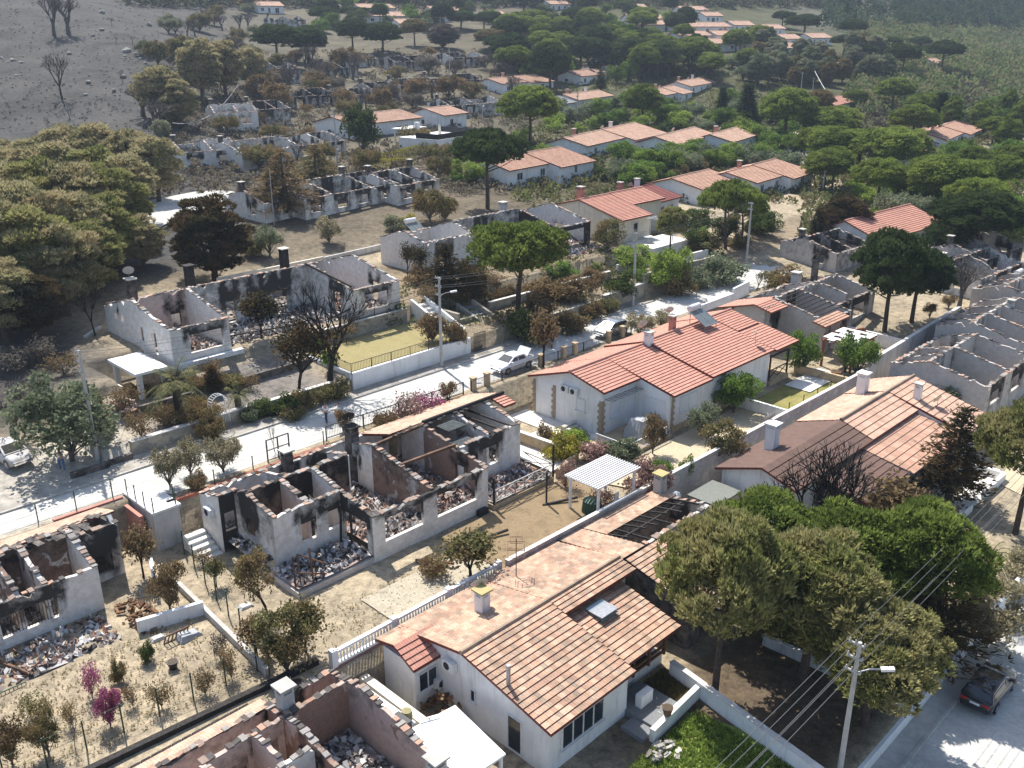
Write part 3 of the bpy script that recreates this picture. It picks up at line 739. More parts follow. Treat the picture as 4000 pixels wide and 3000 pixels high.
    if trunk_open:
        q = MB(); q.face([(-h2+.92, W*.4, 1.02), (-h2+.92, -W*.4, 1.02), (-h2+.42, -W*.4, 1.62), (-h2+.42, W*.4, 1.62)])
        q.face([(-h2+.42, W*.4, 1.62), (-h2+.42, -W*.4, 1.62), (-h2+.12, -W*.4, 1.50), (-h2+.12, W*.4, 1.50)])
        q.face([(-h2+.95, W*.4, 1.06), (-h2+.95, -W*.4, 1.06), (-h2+.42, -W*.4, 1.68), (-h2+.42, W*.4, 1.68)])
        q.face([(-h2+.42, W*.4, 1.68), (-h2+.42, -W*.4, 1.68), (-h2+.10, -W*.4, 1.56), (-h2+.10, W*.4, 1.56)]); q.build('boot_lid', mat, o)
    return o

# ---------------------------------------------------------------- people
SKIN = M_plain('skin', (.42, .25, .18), (.38, .22, .155), 9, .6)
def skinned(name, pts, edges, rad, mat, parent, sub=1):
    me = bpy.data.meshes.new(name); me.from_pydata([(p[0], -p[1], p[2]) for p in pts], edges, []); me.materials.append(mat)
    o = bpy.data.objects.new(name, me); COL.objects.link(o); o.parent = parent
    sk = o.modifiers.new('skin', 'SKIN'); sk.use_smooth_shade = True
    for i, v in enumerate(me.skin_vertices[0].data):
        r = rad[i]; v.radius = r if isinstance(r, tuple) else (r, r); v.use_root = i == 0
    ss = o.modifiers.new('sub', 'SUBSURF'); ss.levels = sub; ss.render_levels = sub
    return o
def person(label, loc, az, shirt, trousers, hair, arms='hold', long_hair=False, stride=.12):
    o = thing('person', label, 'person', loc, az)
    k = stride
    # joints: x forward, t to the person's right, z up
    hd = [(.02,0,.95),(.0,0,1.12),(0,0,1.36),(0,0,1.47),(.035,0,1.56),(.06,0,1.68),   # 0-5 pelvis..crown
          (k,-.10,.90),(k+.02,-.11,.50),(k-.02,-.115,.09),(k+.12,-.13,.045),          # 6-9
          (-k,.10,.90),(-k+.03,.11,.50),(-k-.03,.115,.09),(-k+.11,.13,.045)]         # 10-13
    ed = [(0,1),(1,2),(2,3),(3,4),(4,5),(0,6),(6,7),(7,8),(8,9),(0,10),(10,11),(11,12),(12,13)]
    rd = [(.15,.11),(.14,.10),(.17,.10),(.055,.055),(.085,.095),(.075,.085),(.085,.085),(.058,.058),(.04,.04),(.035,.04),(.085,.085),(.058,.058),(.04,.04),(.035,.04)]
    for s in (-1, 1):
        if arms == 'hold': ch = [(0, s*.19, 1.38), (.02, s*.25, 1.12), (.24, s*.09, 1.10), (.32, s*.05, 1.11)]
        elif arms == 'up': ch = [(0, s*.19, 1.40), (.16, s*.27, 1.36), (.26, s*.11, 1.58), (.29, s*.07, 1.66)]
        i = len(hd); hd += ch; ed += [(2, i), (i, i+1), (i+1, i+2), (i+2, i+3)]; rd += [.055, .042, .03, .032]
        hx, ht, hz = ch[3]
        for f, (dx, dt, dz, ln) in enumerate(((.02, -.02, .03, .035), (.03, -.008, .02, .07), (.035, .0, .005, .075), (.03, .008, -.012, .07), (.02, .016, -.03, .055))):
            j = len(hd); hd += [(hx+dx, ht+dt*s, hz+dz), (hx+dx+ln*.8, ht+dt*s*1.2-s*.01, hz+dz*1.1)]; ed += [(i+3, j), (j, j+1)]; rd += [.0095, .008]
    skinned('body', hd, ed, rd, SKIN, o)
    sh = [(.01,0,.93),(.0,0,1.12),(0,0,1.37)]; se = [(0,1),(1,2)]; sr = [(.175,.135),(.165,.125),(.195,.125)]
    for s in (-1, 1):
        e = (.02, s*.245, 1.17) if arms == 'hold' else (.14, s*.265, 1.37)
        i = len(sh); sh += [(0, s*.19, 1.39), e]; se += [(2, i), (i, i+1)]; sr += [.078, .07]
    skinned('shirt', sh, se, sr, shirt, o)
    tr = [(.02,0,.95),(k,-.10,.90),(k+.02,-.11,.50),(k-.02,-.115,.10),(-k,.10,.90),(-k+.03,.11,.50),(-k-.03,.115,.10)]
    skinned('trousers', tr, [(0,1),(1,2),(2,3),(0,4),(4,5),(5,6)], [(.165,.125),(.10,.10),(.075,.075),(.068,.068),(.10,.10),(.075,.075),(.068,.068)], trousers, o)
    hp = [(.0,0,1.60),(.01,0,1.70),(.05,0,1.745)]; hr = [(.088,.095),(.092,.1),(.07,.08)]
    he = [(0,1),(1,2)]
    if long_hair: hp += [(-.08, 0, 1.48), (-.09, 0, 1.33)]; he += [(0,3),(3,4)]; hr += [(.08,.06),(.06,.04)]
    skinned('hair', hp, he, hr, hair, o)
    return o
# ---------------------------------------------------------------- plants
NR = np.random.RandomState(11)
def unit(v): return v/np.maximum(np.linalg.norm(v, axis=1, keepdims=True), 1e-6)
def blades(cen, d, ln, w, per=3, spread=.5, tone=None, fold=True):
    """slim pointed blades fanning from each centre along d; returns triangles"""
    n = len(cen); cen = np.repeat(cen, per, 0); d = np.repeat(d, per, 0)
    d = unit(d+NR.normal(0, spread, d.shape)); l = (ln*NR.uniform(.65, 1.25, (len(cen), 1)))
    s = unit(np.cross(d, NR.normal(0, 1, d.shape)))*w*NR.uniform(.7, 1.3, (len(cen), 1))
    mid = cen+d*l*.45
    q = np.stack([cen-s*.35, mid+s, cen+d*l, mid-s], 1)
    t = np.repeat(tone, per) if tone is not None else NR.uniform(0, 1, len(cen))
    return q.reshape(-1, 3), np.clip(np.repeat(t+NR.normal(0, .08, len(t)), 4), 0, 1)
def leafmesh(name, quads, tones):
    me = bpy.data.meshes.new(name); n = len(quads)
    me.vertices.add(n); me.vertices.foreach_set('co', quads.astype(np.float32).ravel())
    f = n//4; me.loops.add(n); me.loops.foreach_set('vertex_index', np.arange(n, dtype=np.int32))
    me.polygons.add(f); me.polygons.foreach_set('loop_start', np.arange(0, n, 4, dtype=np.int32)); me.polygons.foreach_set('loop_total', np.full(f, 4, np.int32))
    a = me.attributes.new('tone', 'FLOAT', 'POINT'); a.data.foreach_set('value', tones.astype(np.float32))
    me.update(); me.validate(); return me
def sphere_pts(n): return unit(NR.normal(0, 1, (n, 3)))
def clumps(centers, radii, n, flat=.8, up=.5, low=-.35):
    """tuft centres and directions over the skins of many leaf clumps"""
    C, D, Tn = [], [], []
    for c, r in zip(centers, radii):
        d = sphere_pts(int(n*1.5)); d = d[d[:, 2] > low][:n]
        k = r*NR.uniform(.72, 1.05, (len(d), 1)); p = c+d*k*np.array([1, 1, flat])
        C.append(p); D.append(unit(d+np.array([0, 0, up]))); Tn.append(np.full(len(d), NR.uniform(.2, .8))+NR.normal(0, .16, len(d)))
    return np.concatenate(C), np.concatenate(D), np.clip(np.concatenate(Tn), 0, 1)
def limbs(name, mat, trunk, branches, smooth=True):
    m = MB(); m.tube(*trunk, n=9)
    for pts, r in branches: m.tube(pts, r, n=5, cap=False)
    o = m.build(name, mat, None); me = o.data; bpy.data.objects.remove(o); return me
PROTO = {}
def branch_to(c, h0, r0=.09, bend=.5):
    """limb from the trunk at height h0 to a clump centre (MB space: t = -y)"""
    c = Vector(c); a = Vector((0, 0, h0)); m = a.lerp(c, .5); m.z -= bend*.4
    return [(p.x, -p.y, p.z) for p in (a, m, c)], [r0, r0*.65, r0*.3]
def pine(key, R_, top, base, ncl, nt, rc, bare, flatten, ln=.42, w=.062, trunk_r=.24, seed=0, lean=.3, bark=None, dens=1.0, droop=.0):
    NR.seed(seed); rr = random.Random(seed)
    cz = (top+base)/2; hh = (top-base)/2; cs = []; tries = 0
    while len(cs) < ncl:
        d = sphere_pts(1)[0]
        if d[2] < bare: continue
        rad = NR.uniform(.55, 1.0)**.5
        p = np.array([d[0]*R_*rad, d[1]*R_*rad, cz+d[2]*hh*rad*(flatten if d[2] < 0 else 1)])
        p[:2] *= 1+.18*math.sin(3*math.atan2(d[1], d[0])+seed)
        tries += 1
        if cs and min(np.linalg.norm((p-q)*np.array([1, 1, 1.2])) for q in cs) < rc*1.0*(1 if tries < 1500 else .6): continue
        cs.append(p)
    cs = np.array(cs); rs = rc*NR.uniform(.6, 1.3, len(cs))
    C, D, Tn = clumps(cs, rs, nt, .8, 1.0+droop, -.25)
    q, t = blades(C, D, ln, w, 4, .30, Tn)
    crown = leafmesh(key+'_crown', q, t)
    sway = [(0, 0, -.6), (rr.uniform(-lean, lean)*.4, rr.uniform(-lean, lean)*.4, top*.3), (rr.uniform(-lean, lean), rr.uniform(-lean, lean), top*.62), (0, 0, top*.92)]
    br = []
    for c in cs[NR.permutation(len(cs))[:26]]: br.append(branch_to(c, max(base*.7, min(top*.8, c[2]-rr.uniform(.6, 1.8))), .085))
    tk = limbs(key+'_trunk', bark or BARK, (sway, [trunk_r*1.25, trunk_r, trunk_r*.7, trunk_r*.2]), br)
    PROTO[key] = (tk, crown)
def conifer(key, R_, H, base, layers, seed, ln=.45, w=.045, gap=0., per=26, droop=.25):
    """tiered conical tree"""
    NR.seed(seed); C, D, Tn, br = [], [], [], []
    for i in range(layers):
        f = i/(layers-1); z = base+(H-base)*f; r = R_*(1-f)**.8*NR.uniform(.8, 1.1)+.15; nb = max(4, int(9*(1-f*.6)))
        for k in range(nb):
            if NR.rand() < gap: continue
            a = 2*math.pi*(k+NR.uniform(-.3, .3))/nb+i*1.3; rl = r*NR.uniform(.7, 1.1); dv = np.array([math.cos(a), math.sin(a), 0])
            s = NR.uniform(.12, 1, int(per*(.4+rl/R_)))[:, None]
            p = dv*rl*s+np.array([0, 0, z])-np.array([0, 0, 1])*droop*rl*s**1.5+NR.normal(0, .13, (len(s), 3))*(.4+s)
            C.append(p); D.append(unit(np.repeat((dv+np.array([0, 0, .35]))[None], len(s), 0))); Tn.append(np.full(len(s), NR.uniform(.15, .8)))
            e = dv*rl*.95+np.array([0, 0, z-droop*rl]); br.append(([(0, 0, z), (e[0], -e[1], e[2])], [.05, .015]))
    q, t = blades(np.concatenate(C), np.concatenate(D), ln, w, 3, .55, np.concatenate(Tn))
    PROTO[key] = (limbs(key+'_trunk', BARK, ([(0, 0, -.5), (0, 0, H*.5), (0, 0, H)], [.2, .12, .02]), br[::2]), leafmesh(key+'_crown', q, t))
def leafy(key, R_, top, base, ncl, nt, rc, leaf, seed, stem=.1, multi=1, low=-.6, loose=1.0, per=2):
    """broad-leaved tree or bush"""
    NR.seed(seed); rr = random.Random(seed); cz, hh = (top+base)/2, (top-base)/2
    d = sphere_pts(ncl); rad = NR.uniform(.25, 1, (ncl, 1))**.45
    cs = d*rad*np.array([R_, R_, hh])*(1+.22*np.sin(d[:, :1]*5+seed)); cs[:, 2] += cz
    rs = rc*NR.uniform(.6, 1.3, ncl)
    C, D, Tn = clumps(cs, rs, nt, .9, .3, low)
    C = C+NR.normal(0, .1*loose, C.shape)
    D = unit(D+NR.normal(0, .8, D.shape))
    q, t = blades(C, D, leaf, leaf*.34, per, .8, Tn)
    br = [branch_to(c, rr.uniform(.1, .5)*max(base, .4), stem*.45, .1) for c in cs[:18]]
    tr = ([(0, 0, -.3), (rr.uniform(-.1, .1), 0, max(base, .3)*.7), (0, 0, cz)], [stem*1.2, stem, stem*.5])
    PROTO[key] = (limbs(key+'_trunk', BARKG, tr, br), leafmesh(key+'_crown', q, t))
def bare(key, H, seed, spread=.55, levels=4, fine=True, leaves=0, r0=.16, fan=3, mat=None, first=.3, leaf=.2):
    """leafless tree grown by forking; optional sparse dead leaves"""
    rr = random.Random(seed); NR.seed(seed); m = MB(); tips = []
    def grow(p, d, l, r, lv):
        n = 2; pts = [p]; q = p.copy(); dd = d.copy()
        for i in range(n):
            dd = (dd+Vector((rr.gauss(0, .12), rr.gauss(0, .12), rr.gauss(.04, .06)))).normalized(); q = q+dd*l/n; pts.append(q.copy())
        m.tube([(a.x, -a.y, a.z) for a in pts], [r, r*.85, r*.68], 6 if lv < 2 else 4 if lv < 3 else 3, cap=False)
        if lv >= levels: tips.append(q); return
        k = fan if lv else fan+1
        for i in range(k):
            a = 2*math.pi*(i+rr.random()*.6)/k; s = spread*(1 if lv else .9)*rr.uniform(.6, 1.2)
            x = dd.cross(Vector((.3, .7, .2))).normalized(); y = dd.cross(x)
            nd = (dd+(x*math.cos(a)+y*math.sin(a))*s+Vector((0, 0, .12))).normalized()
            grow(q, nd, l*rr.uniform(.62, .85), r*.6, lv+1)
    grow(Vector((0, 0, -.2)), Vector((0, 0, 1)), H*first, r0, 0)
    o = m.build(key, mat or BARKB, None); tk = o.data; bpy.data.objects.remove(o)
    cr = None
    if leaves:
        t_ = np.array([list(t) for t in tips]); C = np.repeat(t_, leaves, 0)+NR.normal(0, .3, (len(t_)*leaves, 3))
        q, t = blades(C, NR.normal(0, 1, C.shape), leaf, leaf*.33, 1, .3, NR.uniform(0, 1, len(C))); cr = leafmesh(key+'_crown', q, t)
    PROTO[key] = (tk, cr)
def palm(key, H, R_, seed, nf=26, stiff=.5, r=.32):
    NR.seed(seed); m = MB(); q, t = [], []
    m.tube([(0, 0, -.3), (0, 0, H*.5), (0, 0, H)], [r*1.15, r, r*1.1], 10)
    for i in range(nf):
        a = i*2.4; el = NR.uniform(-.35, 1.2); L = R_*NR.uniform(.8, 1.1); dv = np.array([math.cos(a), math.sin(a), 0]); pts = []
        for s in np.linspace(0, 1, 9):
            pts.append(np.array([0, 0, H])+dv*L*s*math.cos(el*.6)+np.array([0, 0, 1])*(L*s*math.sin(el)-stiff*L*s*s))
        pts = np.array(pts); m.tube([(p[0], -p[1], p[2]) for p in pts[::2]], [.03, .025, .02, .015, .008], 3, cap=False)
        for p, p2 in zip(pts[2:], pts[3:]):
            sd = np.cross(p2-p, [0, 0, 1]); sd /= max(np.linalg.norm(sd), 1e-6)
            for sg in (-1, 1):
                for k in range(3):
                    b = p+(p2-p)*k/3; e = b+sd*sg*.42+(p2-p)*.6-np.array([0, 0, .12]); w = (p2-p)*.14
                    q += [b, b+w, e, e-w*.3]; t += [NR.uniform(0, 1)]*4
    o = m.build(key, BARKB, None); tk = o.data; bpy.data.objects.remove(o)
    PROTO[key] = (tk, leafmesh(key+'_crown', np.array(q), np.array(t)))

L_PINE = M_leaf('pine needles', (.055, .085, .020), (.29, .35, .085))
L_PINEY = M_leaf('singed pine needles', (.075, .088, .028), (.385, .395, .14), (.36, .33, .15))
L_PINES = M_leaf('scorched pine needles', (.11, .105, .050), (.50, .465, .255), (.44, .37, .21))
L_PINED = M_leaf('dark pine needles', (.022, .040, .018), (.090, .125, .045))
L_SEAR = M_leaf('seared dark needles', (.018, .020, .012), (.080, .074, .038), (.12, .08, .04))
L_CYP = M_leaf('cypress foliage', (.016, .028, .016), (.060, .082, .038))
L_OLIVE = M_leaf('olive leaves', (.10, .11, .07), (.34, .345, .22))
L_OLIVEB = M_leaf('dried olive leaves', (.14, .125, .08), (.44, .39, .25))
L_GREEN = M_leaf('green leaves', (.048, .092, .020), (.21, .31, .07))
L_LIME = M_leaf('lime green leaves', (.085, .14, .026), (.33, .42, .095))
L_DKGRN = M_leaf('dark green leaves', (.030, .048, .018), (.13, .165, .055))
L_GREY = M_leaf('grey green leaves', (.075, .095, .055), (.27, .30, .185))
L_BROWN = M_leaf('singed leaves', (.085, .062, .036), (.30, .215, .115))
L_BRGRN = M_leaf('half singed leaves', (.062, .066, .028), (.25, .235, .105), (.25, .18, .09))
L_ASH = M_leaf('grey dead leaves', (.075, .066, .056), (.23, .20, .165))
L_PINK = M_leaf('bougainvillea bracts', (.20, .055, .10), (.46, .15, .27))
L_MAUVE = M_leaf('faded bougainvillea', (.13, .085, .07), (.38, .24, .215))
L_YEL = M_leaf('yellow green hedge leaves', (.17, .16, .03), (.44, .39, .08))
L_PALM = M_leaf('palm fronds', (.10, .105, .04), (.36, .35, .17))

pine('pine_round', 4.1, 10.5, 3.6, 120, 105, .80, -.55, .8, seed=3)
pine('pine_round_b', 3.9, 10.0, 2.8, 112, 100, .80, -.65, .9, seed=8)
pine('pine_umbrella', 4.3, 9.8, 3.9, 112, 95, .78, -.5, .75, seed=5, lean=.5)
pine('pine_umbrella_b', 4.2, 9.2, 4.2, 100, 95, .78, -.4, .7, seed=15, lean=.7)
pine('pine_open', 2.7, 10.5, .9, 92, 90, .72, -.9, 1., seed=21, lean=.6, ln=.5, w=.06)
pine('pine_open_b', 2.5, 9.8, 1.4, 80, 85, .70, -.85, 1., seed=25, lean=.7, ln=.5, w=.06)
conifer('cedar', 2.9, 9.5, 2.0, 15, 31, gap=.12)
conifer('spruce', 2.0, 8.0, 1.4, 15, 33, ln=.34, per=22)
conifer('cypress', .85, 8.0, .5, 22, 35, ln=.4, per=22, droop=-.35)
conifer('cypress_low', 1.1, 3.8, .3, 13, 36, ln=.3, per=22, droop=-.4)
leafy('leafy_tree', 2.3, 4.6, 1.4, 34, 95, .7, .26, 41, .12)
leafy('leafy_tree_b', 2.0, 4.0, 1.0, 28, 90, .7, .24, 42, .12)
leafy('olive_tree', 1.7, 3.2, 1.1, 26, 110, .52, .19, 43, .12, loose=1.6)
leafy('olive_tree_b', 1.6, 3.4, 1.0, 22, 100, .5, .19, 44, .12, loose=2.0)
leafy('shrub', 1.2, 1.7, .1, 22, 80, .42, .18, 45, .06)
leafy('shrub_b', 1.0, 1.4, .1, 16, 75, .42, .17, 46, .06, loose=1.8)
leafy('sparse_shrub', 1.1, 2.2, .5, 16, 42, .42, .17, 47, .05, loose=2.4)
leafy('round_bush', 1.0, 2.6, .9, 18, 110, .42, .15, 48, .07)
bare('bare_tree', 7.0, 51, .55, 5, r0=.2, fan=3, mat=BARKB, first=.24)
bare('bare_bushy', 6.0, 52, .50, 5, r0=.18, fan=3, mat=BARKG, first=.16)
bare('bare_small', 3.2, 53, .5, 4, r0=.07, fan=3, mat=BARKG, first=.25)
bare('singed_small', 3.2, 54, .55, 4, r0=.08, fan=3, mat=BARKB, first=.26, leaves=14, leaf=.2)
bare('singed_tree', 6.5, 55, .5, 5, r0=.17, fan=3, mat=BARKB, first=.24, leaves=7, leaf=.26)
bare('upright_burnt', 4.2, 56, .30, 4, r0=.07, fan=3, mat=BARKB, first=.22, leaves=16, leaf=.16)
palm('palm', 2.3, 2.3, 61); palm('palm_small', .7, 1.6, 62, 18); palm('palm_tall', 1.9, 1.9, 63, 30, .65, .38)
HT = {k: (max((v.co.z for v in (t[1] or t[0]).vertices)) if not t[1] else float(np.array([v.co.z for v in t[1].vertices]).max())) for k, t in PROTO.items()}
DESC = {'pine_round': 'pine_tree', 'pine_round_b': 'pine_tree', 'pine_umbrella': 'umbrella_pine', 'pine_umbrella_b': 'umbrella_pine', 'pine_open': 'pine_tree', 'pine_open_b': 'pine_tree',
        'cedar': 'cedar_tree', 'spruce': 'spruce_tree', 'cypress': 'cypress_tree', 'cypress_low': 'cypress_tree', 'leafy_tree': 'leafy_tree', 'leafy_tree_b': 'leafy_tree', 'olive_tree': 'olive_tree', 'olive_tree_b': 'olive_tree',
        'shrub': 'shrub', 'shrub_b': 'shrub', 'sparse_shrub': 'shrub', 'round_bush': 'round_bush', 'bare_tree': 'bare_tree', 'bare_bushy': 'bare_tree', 'bare_small': 'bare_tree', 'singed_small': 'singed_tree', 'singed_tree': 'singed_tree',
        'upright_burnt': 'burnt_shrub', 'palm': 'palm_tree', 'palm_small': 'palm_tree', 'palm_tall': 'palm_tree'}
PLANTS = []     # (object, short description, photo x, photo y, depth)
def plant(key, p, H, desc, mat, wide=1.0, rot=None, label=None, group=None):
    tk, cr = PROTO[key]; s = H/HT[key]
    o = bpy.data.objects.new(DESC[key], None); COL.objects.link(o); o.empty_display_size = .3
    o.location = p; o.rotation_euler = (0, 0, rnd.uniform(0, 6.28) if rot is None else rot); o.scale = (s*wide, s*wide, s)
    t = bpy.data.objects.new('trunk', tk); COL.objects.link(t); t.parent = o
    if cr:
        c = bpy.data.objects.new('crown', cr); COL.objects.link(c); c.parent = o
        if not cr.materials: cr.materials.append(mat)
        c.material_slots[0].link = 'OBJECT'; c.material_slots[0].material = mat
    o['category'] = 'shrub' if DESC[key] in ('shrub', 'round_bush', 'burnt_shrub') else 'tree'
    if group: o['group'] = group
    if label: o['label'] = label
    q = proj((p[0], p[1], p[2]+H*.55)); PLANTS.append((o, desc, q[0], q[1], p[1])); return o
# ---------------------------------------------------------------- ground
def lines(fine0, fine1, step, lo, hi, extra=(), g=1.09, mx=13):
    a = list(np.arange(fine0, fine1+1e-6, step)); s = step; x = fine0
    while x > lo: s = min(mx, s*g); x -= s; a.append(x)
    s = step; x = a[int(round((fine1-fine0)/step))]
    while x < hi: s = min(mx, s*g); x += s; a.append(x)
    a = [q for q in a if all(abs(q-e) > .16 for e in extra)]+list(extra)
    return np.array(sorted(a))
UL = lines(-70, 45, .9, -190, 820, (-34.25, -34.15))
VL = lines(-46, 56, .6, -830, 150, (-14.32,-14.18,-5.92,-5.78,-4.27,-4.18,-1.6,-1.45,1.,1.1,2.3,2.4,20.95,21.05,42.4,42.5,43.7,43.78,-.08,.02))
uu, vv = np.meshgrid(UL, VL, indexing='ij')
gx = uu*AX+vv*AY; gy = OY+uu*AY-vv*AX; gz = T(gx, gy)
near = (uu > -75) & (uu < 50) & (vv > -34) & (vv < 58)
nz = np.zeros_like(gz)
for i in range(gz.shape[0]):
    for j in range(gz.shape[1]):
        if not near[i, j]:
            f = min(1, max(0, (math.hypot(uu[i, j]+10, vv[i, j])-50)/60))
            nz[i, j] = f*(.9*mnoise.noise(Vector((gx[i, j]*.035, gy[i, j]*.035, 1.7)))+.35*mnoise.noise(Vector((gx[i, j]*.13, gy[i, j]*.13, 4.1))))
        elif vv[i, j] < -5 or vv[i, j] > 2.5: nz[i, j] = .05*mnoise.noise(Vector((uu[i, j]*.6, vv[i, j]*.6, 0)))
gz2 = gz+nz
den = gy*_c-(gz2-CAMH)*_s; den = np.where(den > 1, den, 1)
ppx = CXP+FPX*gx/den; ppy = CYP-FPX*(gy*_s+(gz2-CAMH)*_c)/den
tint = np.zeros(gz.shape+(3,)); tint[:] = (.33, .275, .195)
def zone(mask, c):
    m = np.clip(mask, 0, 1)[..., None]; tint[:] = tint*(1-m)+np.array(c)*m
zone(sstep(-32, -40, vv), (.130, .108, .078))
zone(sstep(-60, -95, vv), (.115, .102, .072))
zone(sstep(1150, 700, ppx)*sstep(-34, -44, vv), (.070, .067, .064))
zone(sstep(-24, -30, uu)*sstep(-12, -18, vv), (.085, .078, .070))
zone(sstep(-29, -33, uu)*sstep(-13.5, -11.5, vv)*sstep(-.5, -1.6, vv), (.40, .37, .32))
zone(sstep(1900, 2500, ppx)*sstep(900, 760, ppy)*sstep(-25, -40, vv), (.080, .082, .042))
zone(sstep(3250, 3450, ppx)*sstep(430, 330, ppy), (.060, .080, .034))
zone(np.exp(-((ppx-3820-(ppy-430)*.55)/230)**2)*sstep(620, 500, ppy)*sstep(250, 330, ppy), (.085, .078, .072))
zone(sstep(2900, 3300, ppx)*sstep(170, 60, ppy), (.11, .105, .085))
zone(sstep(31, 33, vv)*sstep(43, 41, vv)*sstep(-29, -24, uu)*sstep(3, -3, uu), (.105, .080, .055))
zone(sstep(-14, -15, vv)*sstep(-32, -28, vv)*sstep(-3, 0, uu)*sstep(40, 34, uu), (.20, .16, .11))
zone(sstep(-6, -7, vv)*sstep(-14, -13, vv)*sstep(-34, -28, uu)*sstep(-13, -16, uu), (.20, .18, .16))
zone(sstep(-6, -7, vv)*sstep(-14, -13, vv)*sstep(2, 4, uu), (.23, .185, .13))
nu, nv = gz.shape
idx = np.arange(nu*nv).reshape(nu, nv)
fc = np.stack([idx[:-1, :-1], idx[1:, :-1], idx[1:, 1:], idx[:-1, 1:]], -1).reshape(-1, 4)
me = bpy.data.meshes.new('ground'); co = np.stack([gx, gy, gz2], -1).reshape(-1, 3).astype(np.float32)
me.vertices.add(len(co)); me.vertices.foreach_set('co', co.ravel())
me.loops.add(fc.size); me.loops.foreach_set('vertex_index', fc.ravel().astype(np.int32))
me.polygons.add(len(fc)); me.polygons.foreach_set('loop_start', np.arange(0, fc.size, 4, dtype=np.int32)); me.polygons.foreach_set('loop_total', np.full(len(fc), 4, np.int32))
ca = me.color_attributes.new('tint', 'FLOAT_COLOR', 'POINT'); a4 = np.ones((nu*nv, 4), np.float32); a4[:, :3] = tint.reshape(-1, 3); ca.data.foreach_set('color', a4.ravel())
me.update()
def ground_mat():
    m, nt, N, L, b = new_mat('ground'); b.inputs['Roughness'].default_value = .95; b.inputs['Specular IOR Level'].default_value = .1
    c = attr(nt, 'tint', 'Color')
    f1 = noise_n(nt, .10, 9, .72, 'World', .8); f2 = noise_n(nt, 1.6, 7, .72, 'World', .3); f3 = noise_n(nt, 7, 4, .7, 'World')
    c = mixc(nt, 1, c, ramp(nt, f1, [(.34, (.62, .62, .62)), (.5, (1, 1, 1)), (.66, (1.3, 1.28, 1.24))]), 'MULTIPLY')
    c = mixc(nt, 1, c, ramp(nt, f2, [(.32, (.55, .55, .56)), (.5, (1, 1, 1)), (.68, (1.35, 1.33, 1.3))]), 'MULTIPLY')
    c = mixc(nt, 1, c, ramp(nt, f3, [(.3, (.7,)*3), (.7, (1.2,)*3)]), 'MULTIPLY')
    L.new(c, b.inputs['Base Color']); bump(nt, b, f2, .6, .12); return m
me.materials.append(ground_mat())
go = bpy.data.objects.new('ground', me); COL.objects.link(go); tag(go, kind='structure')

# ---------------------------------------------------------------- streets
def road_mat():
    m, nt, N, L, b = new_mat('concrete street'); b.inputs['Roughness'].default_value = .9; b.inputs['Specular IOR Level'].default_value = .2
    f = noise_n(nt, .5, 7, .7, 'World', .3); f2 = noise_n(nt, 4, 5, .7, 'World')
    c = ramp(nt, f, [(.3, (.36, .35, .325)), (.5, (.50, .49, .455)), (.7, (.56, .55, .51))])
    c = mixc(nt, 1, c, ramp(nt, f2, [(.3, (.82,)*3), (.6, (1.04,)*3)]), 'MULTIPLY')
    g = N.new("ShaderNodeNewGeometry"); mp = N.new("ShaderNodeMapping"); mp.inputs['Rotation'].default_value = (0, 0, AZ); L.new(g.outputs['Position'], mp.inputs[0])
    sx = N.new("ShaderNodeSeparateXYZ"); L.new(mp.outputs[0], sx.inputs[0])
    jt = mathn(nt, 'ABSOLUTE', mathn(nt, 'SUBTRACT', mathn(nt, 'FRACT', mathn(nt, 'MULTIPLY', sx.outputs[1], .22)), .5))
    c = mixc(nt, ramp(nt, jt, [(.004, (.5,)*3), (.009, (0, 0, 0))]), c, (.33, .32, .30))
    wv = N.new("ShaderNodeTexVoronoi"); wv.feature = 'DISTANCE_TO_EDGE'; wv.inputs['Scale'].default_value = .32; L.new(g.outputs['Position'], wv.inputs[0])
    c = mixc(nt, ramp(nt, wv.outputs['Distance'], [(.004, (.45,)*3), (.012, (0, 0, 0))]), c, (.36, .35, .33))
    L.new(c, b.inputs['Base Color']); return m
ROAD = road_mat()
def ribbon(name, pts, mat, lift=.05, kind='structure', z=None):
    """pts: list of (left (x,y), right (x,y)) pairs; laid on the ground"""
    v, f = [], []; nx = 5
    for l, r in pts:
        for k in range(nx):
            x, y = l[0]+(r[0]-l[0])*k/(nx-1), l[1]+(r[1]-l[1])*k/(nx-1); v.append((x, y, (float(T(x, y)) if z is None else z)+lift))
    for i in range(len(pts)-1):
        for k in range(nx-1): a = i*nx+k; f.append((a, a+1, a+nx+1, a+nx))
    me = bpy.data.meshes.new(name); me.from_pydata(v, [], f); me.materials.append(mat); me.update()
    o = bpy.data.objects.new(name, me); COL.objects.link(o); tag(o, kind=kind); return o
rp = []
for u in np.arange(-75, 46, 1.5): rp.append((P(u, -4.2)[:2], P(u, 1.02 if u > -34.2 else -1.5)[:2]))
far = [hit(2859,1046), hit(2995,1005)]
ce = [hit(3070,1000), hit(3170,940), hit(3260,860), hit(3330,790), hit(3290,720), hit(3215,660), hit(3140,600), hit(3100,560), hit(3080,510), hit(3090,470)]
for i, c in enumerate(ce):
    a = ce[max(0, i-1)]; b = ce[min(len(ce)-1, i+1)]; d = (b-a); d.z = 0; d.normalize(); n = Vector((d.y, -d.x, 0)); w = 2.9
    if c.y > rp[-1][0][1]+1: rp.append(((c-n*w)[:2], (c+n*w)[:2]))
ribbon('street', rp, ROAD, .05)
ribbon('lower_street', [(P(u, 43.76)[:2], P(u, 51)[:2]) for u in np.arange(-60, 40, 2.)], ROAD, .03)
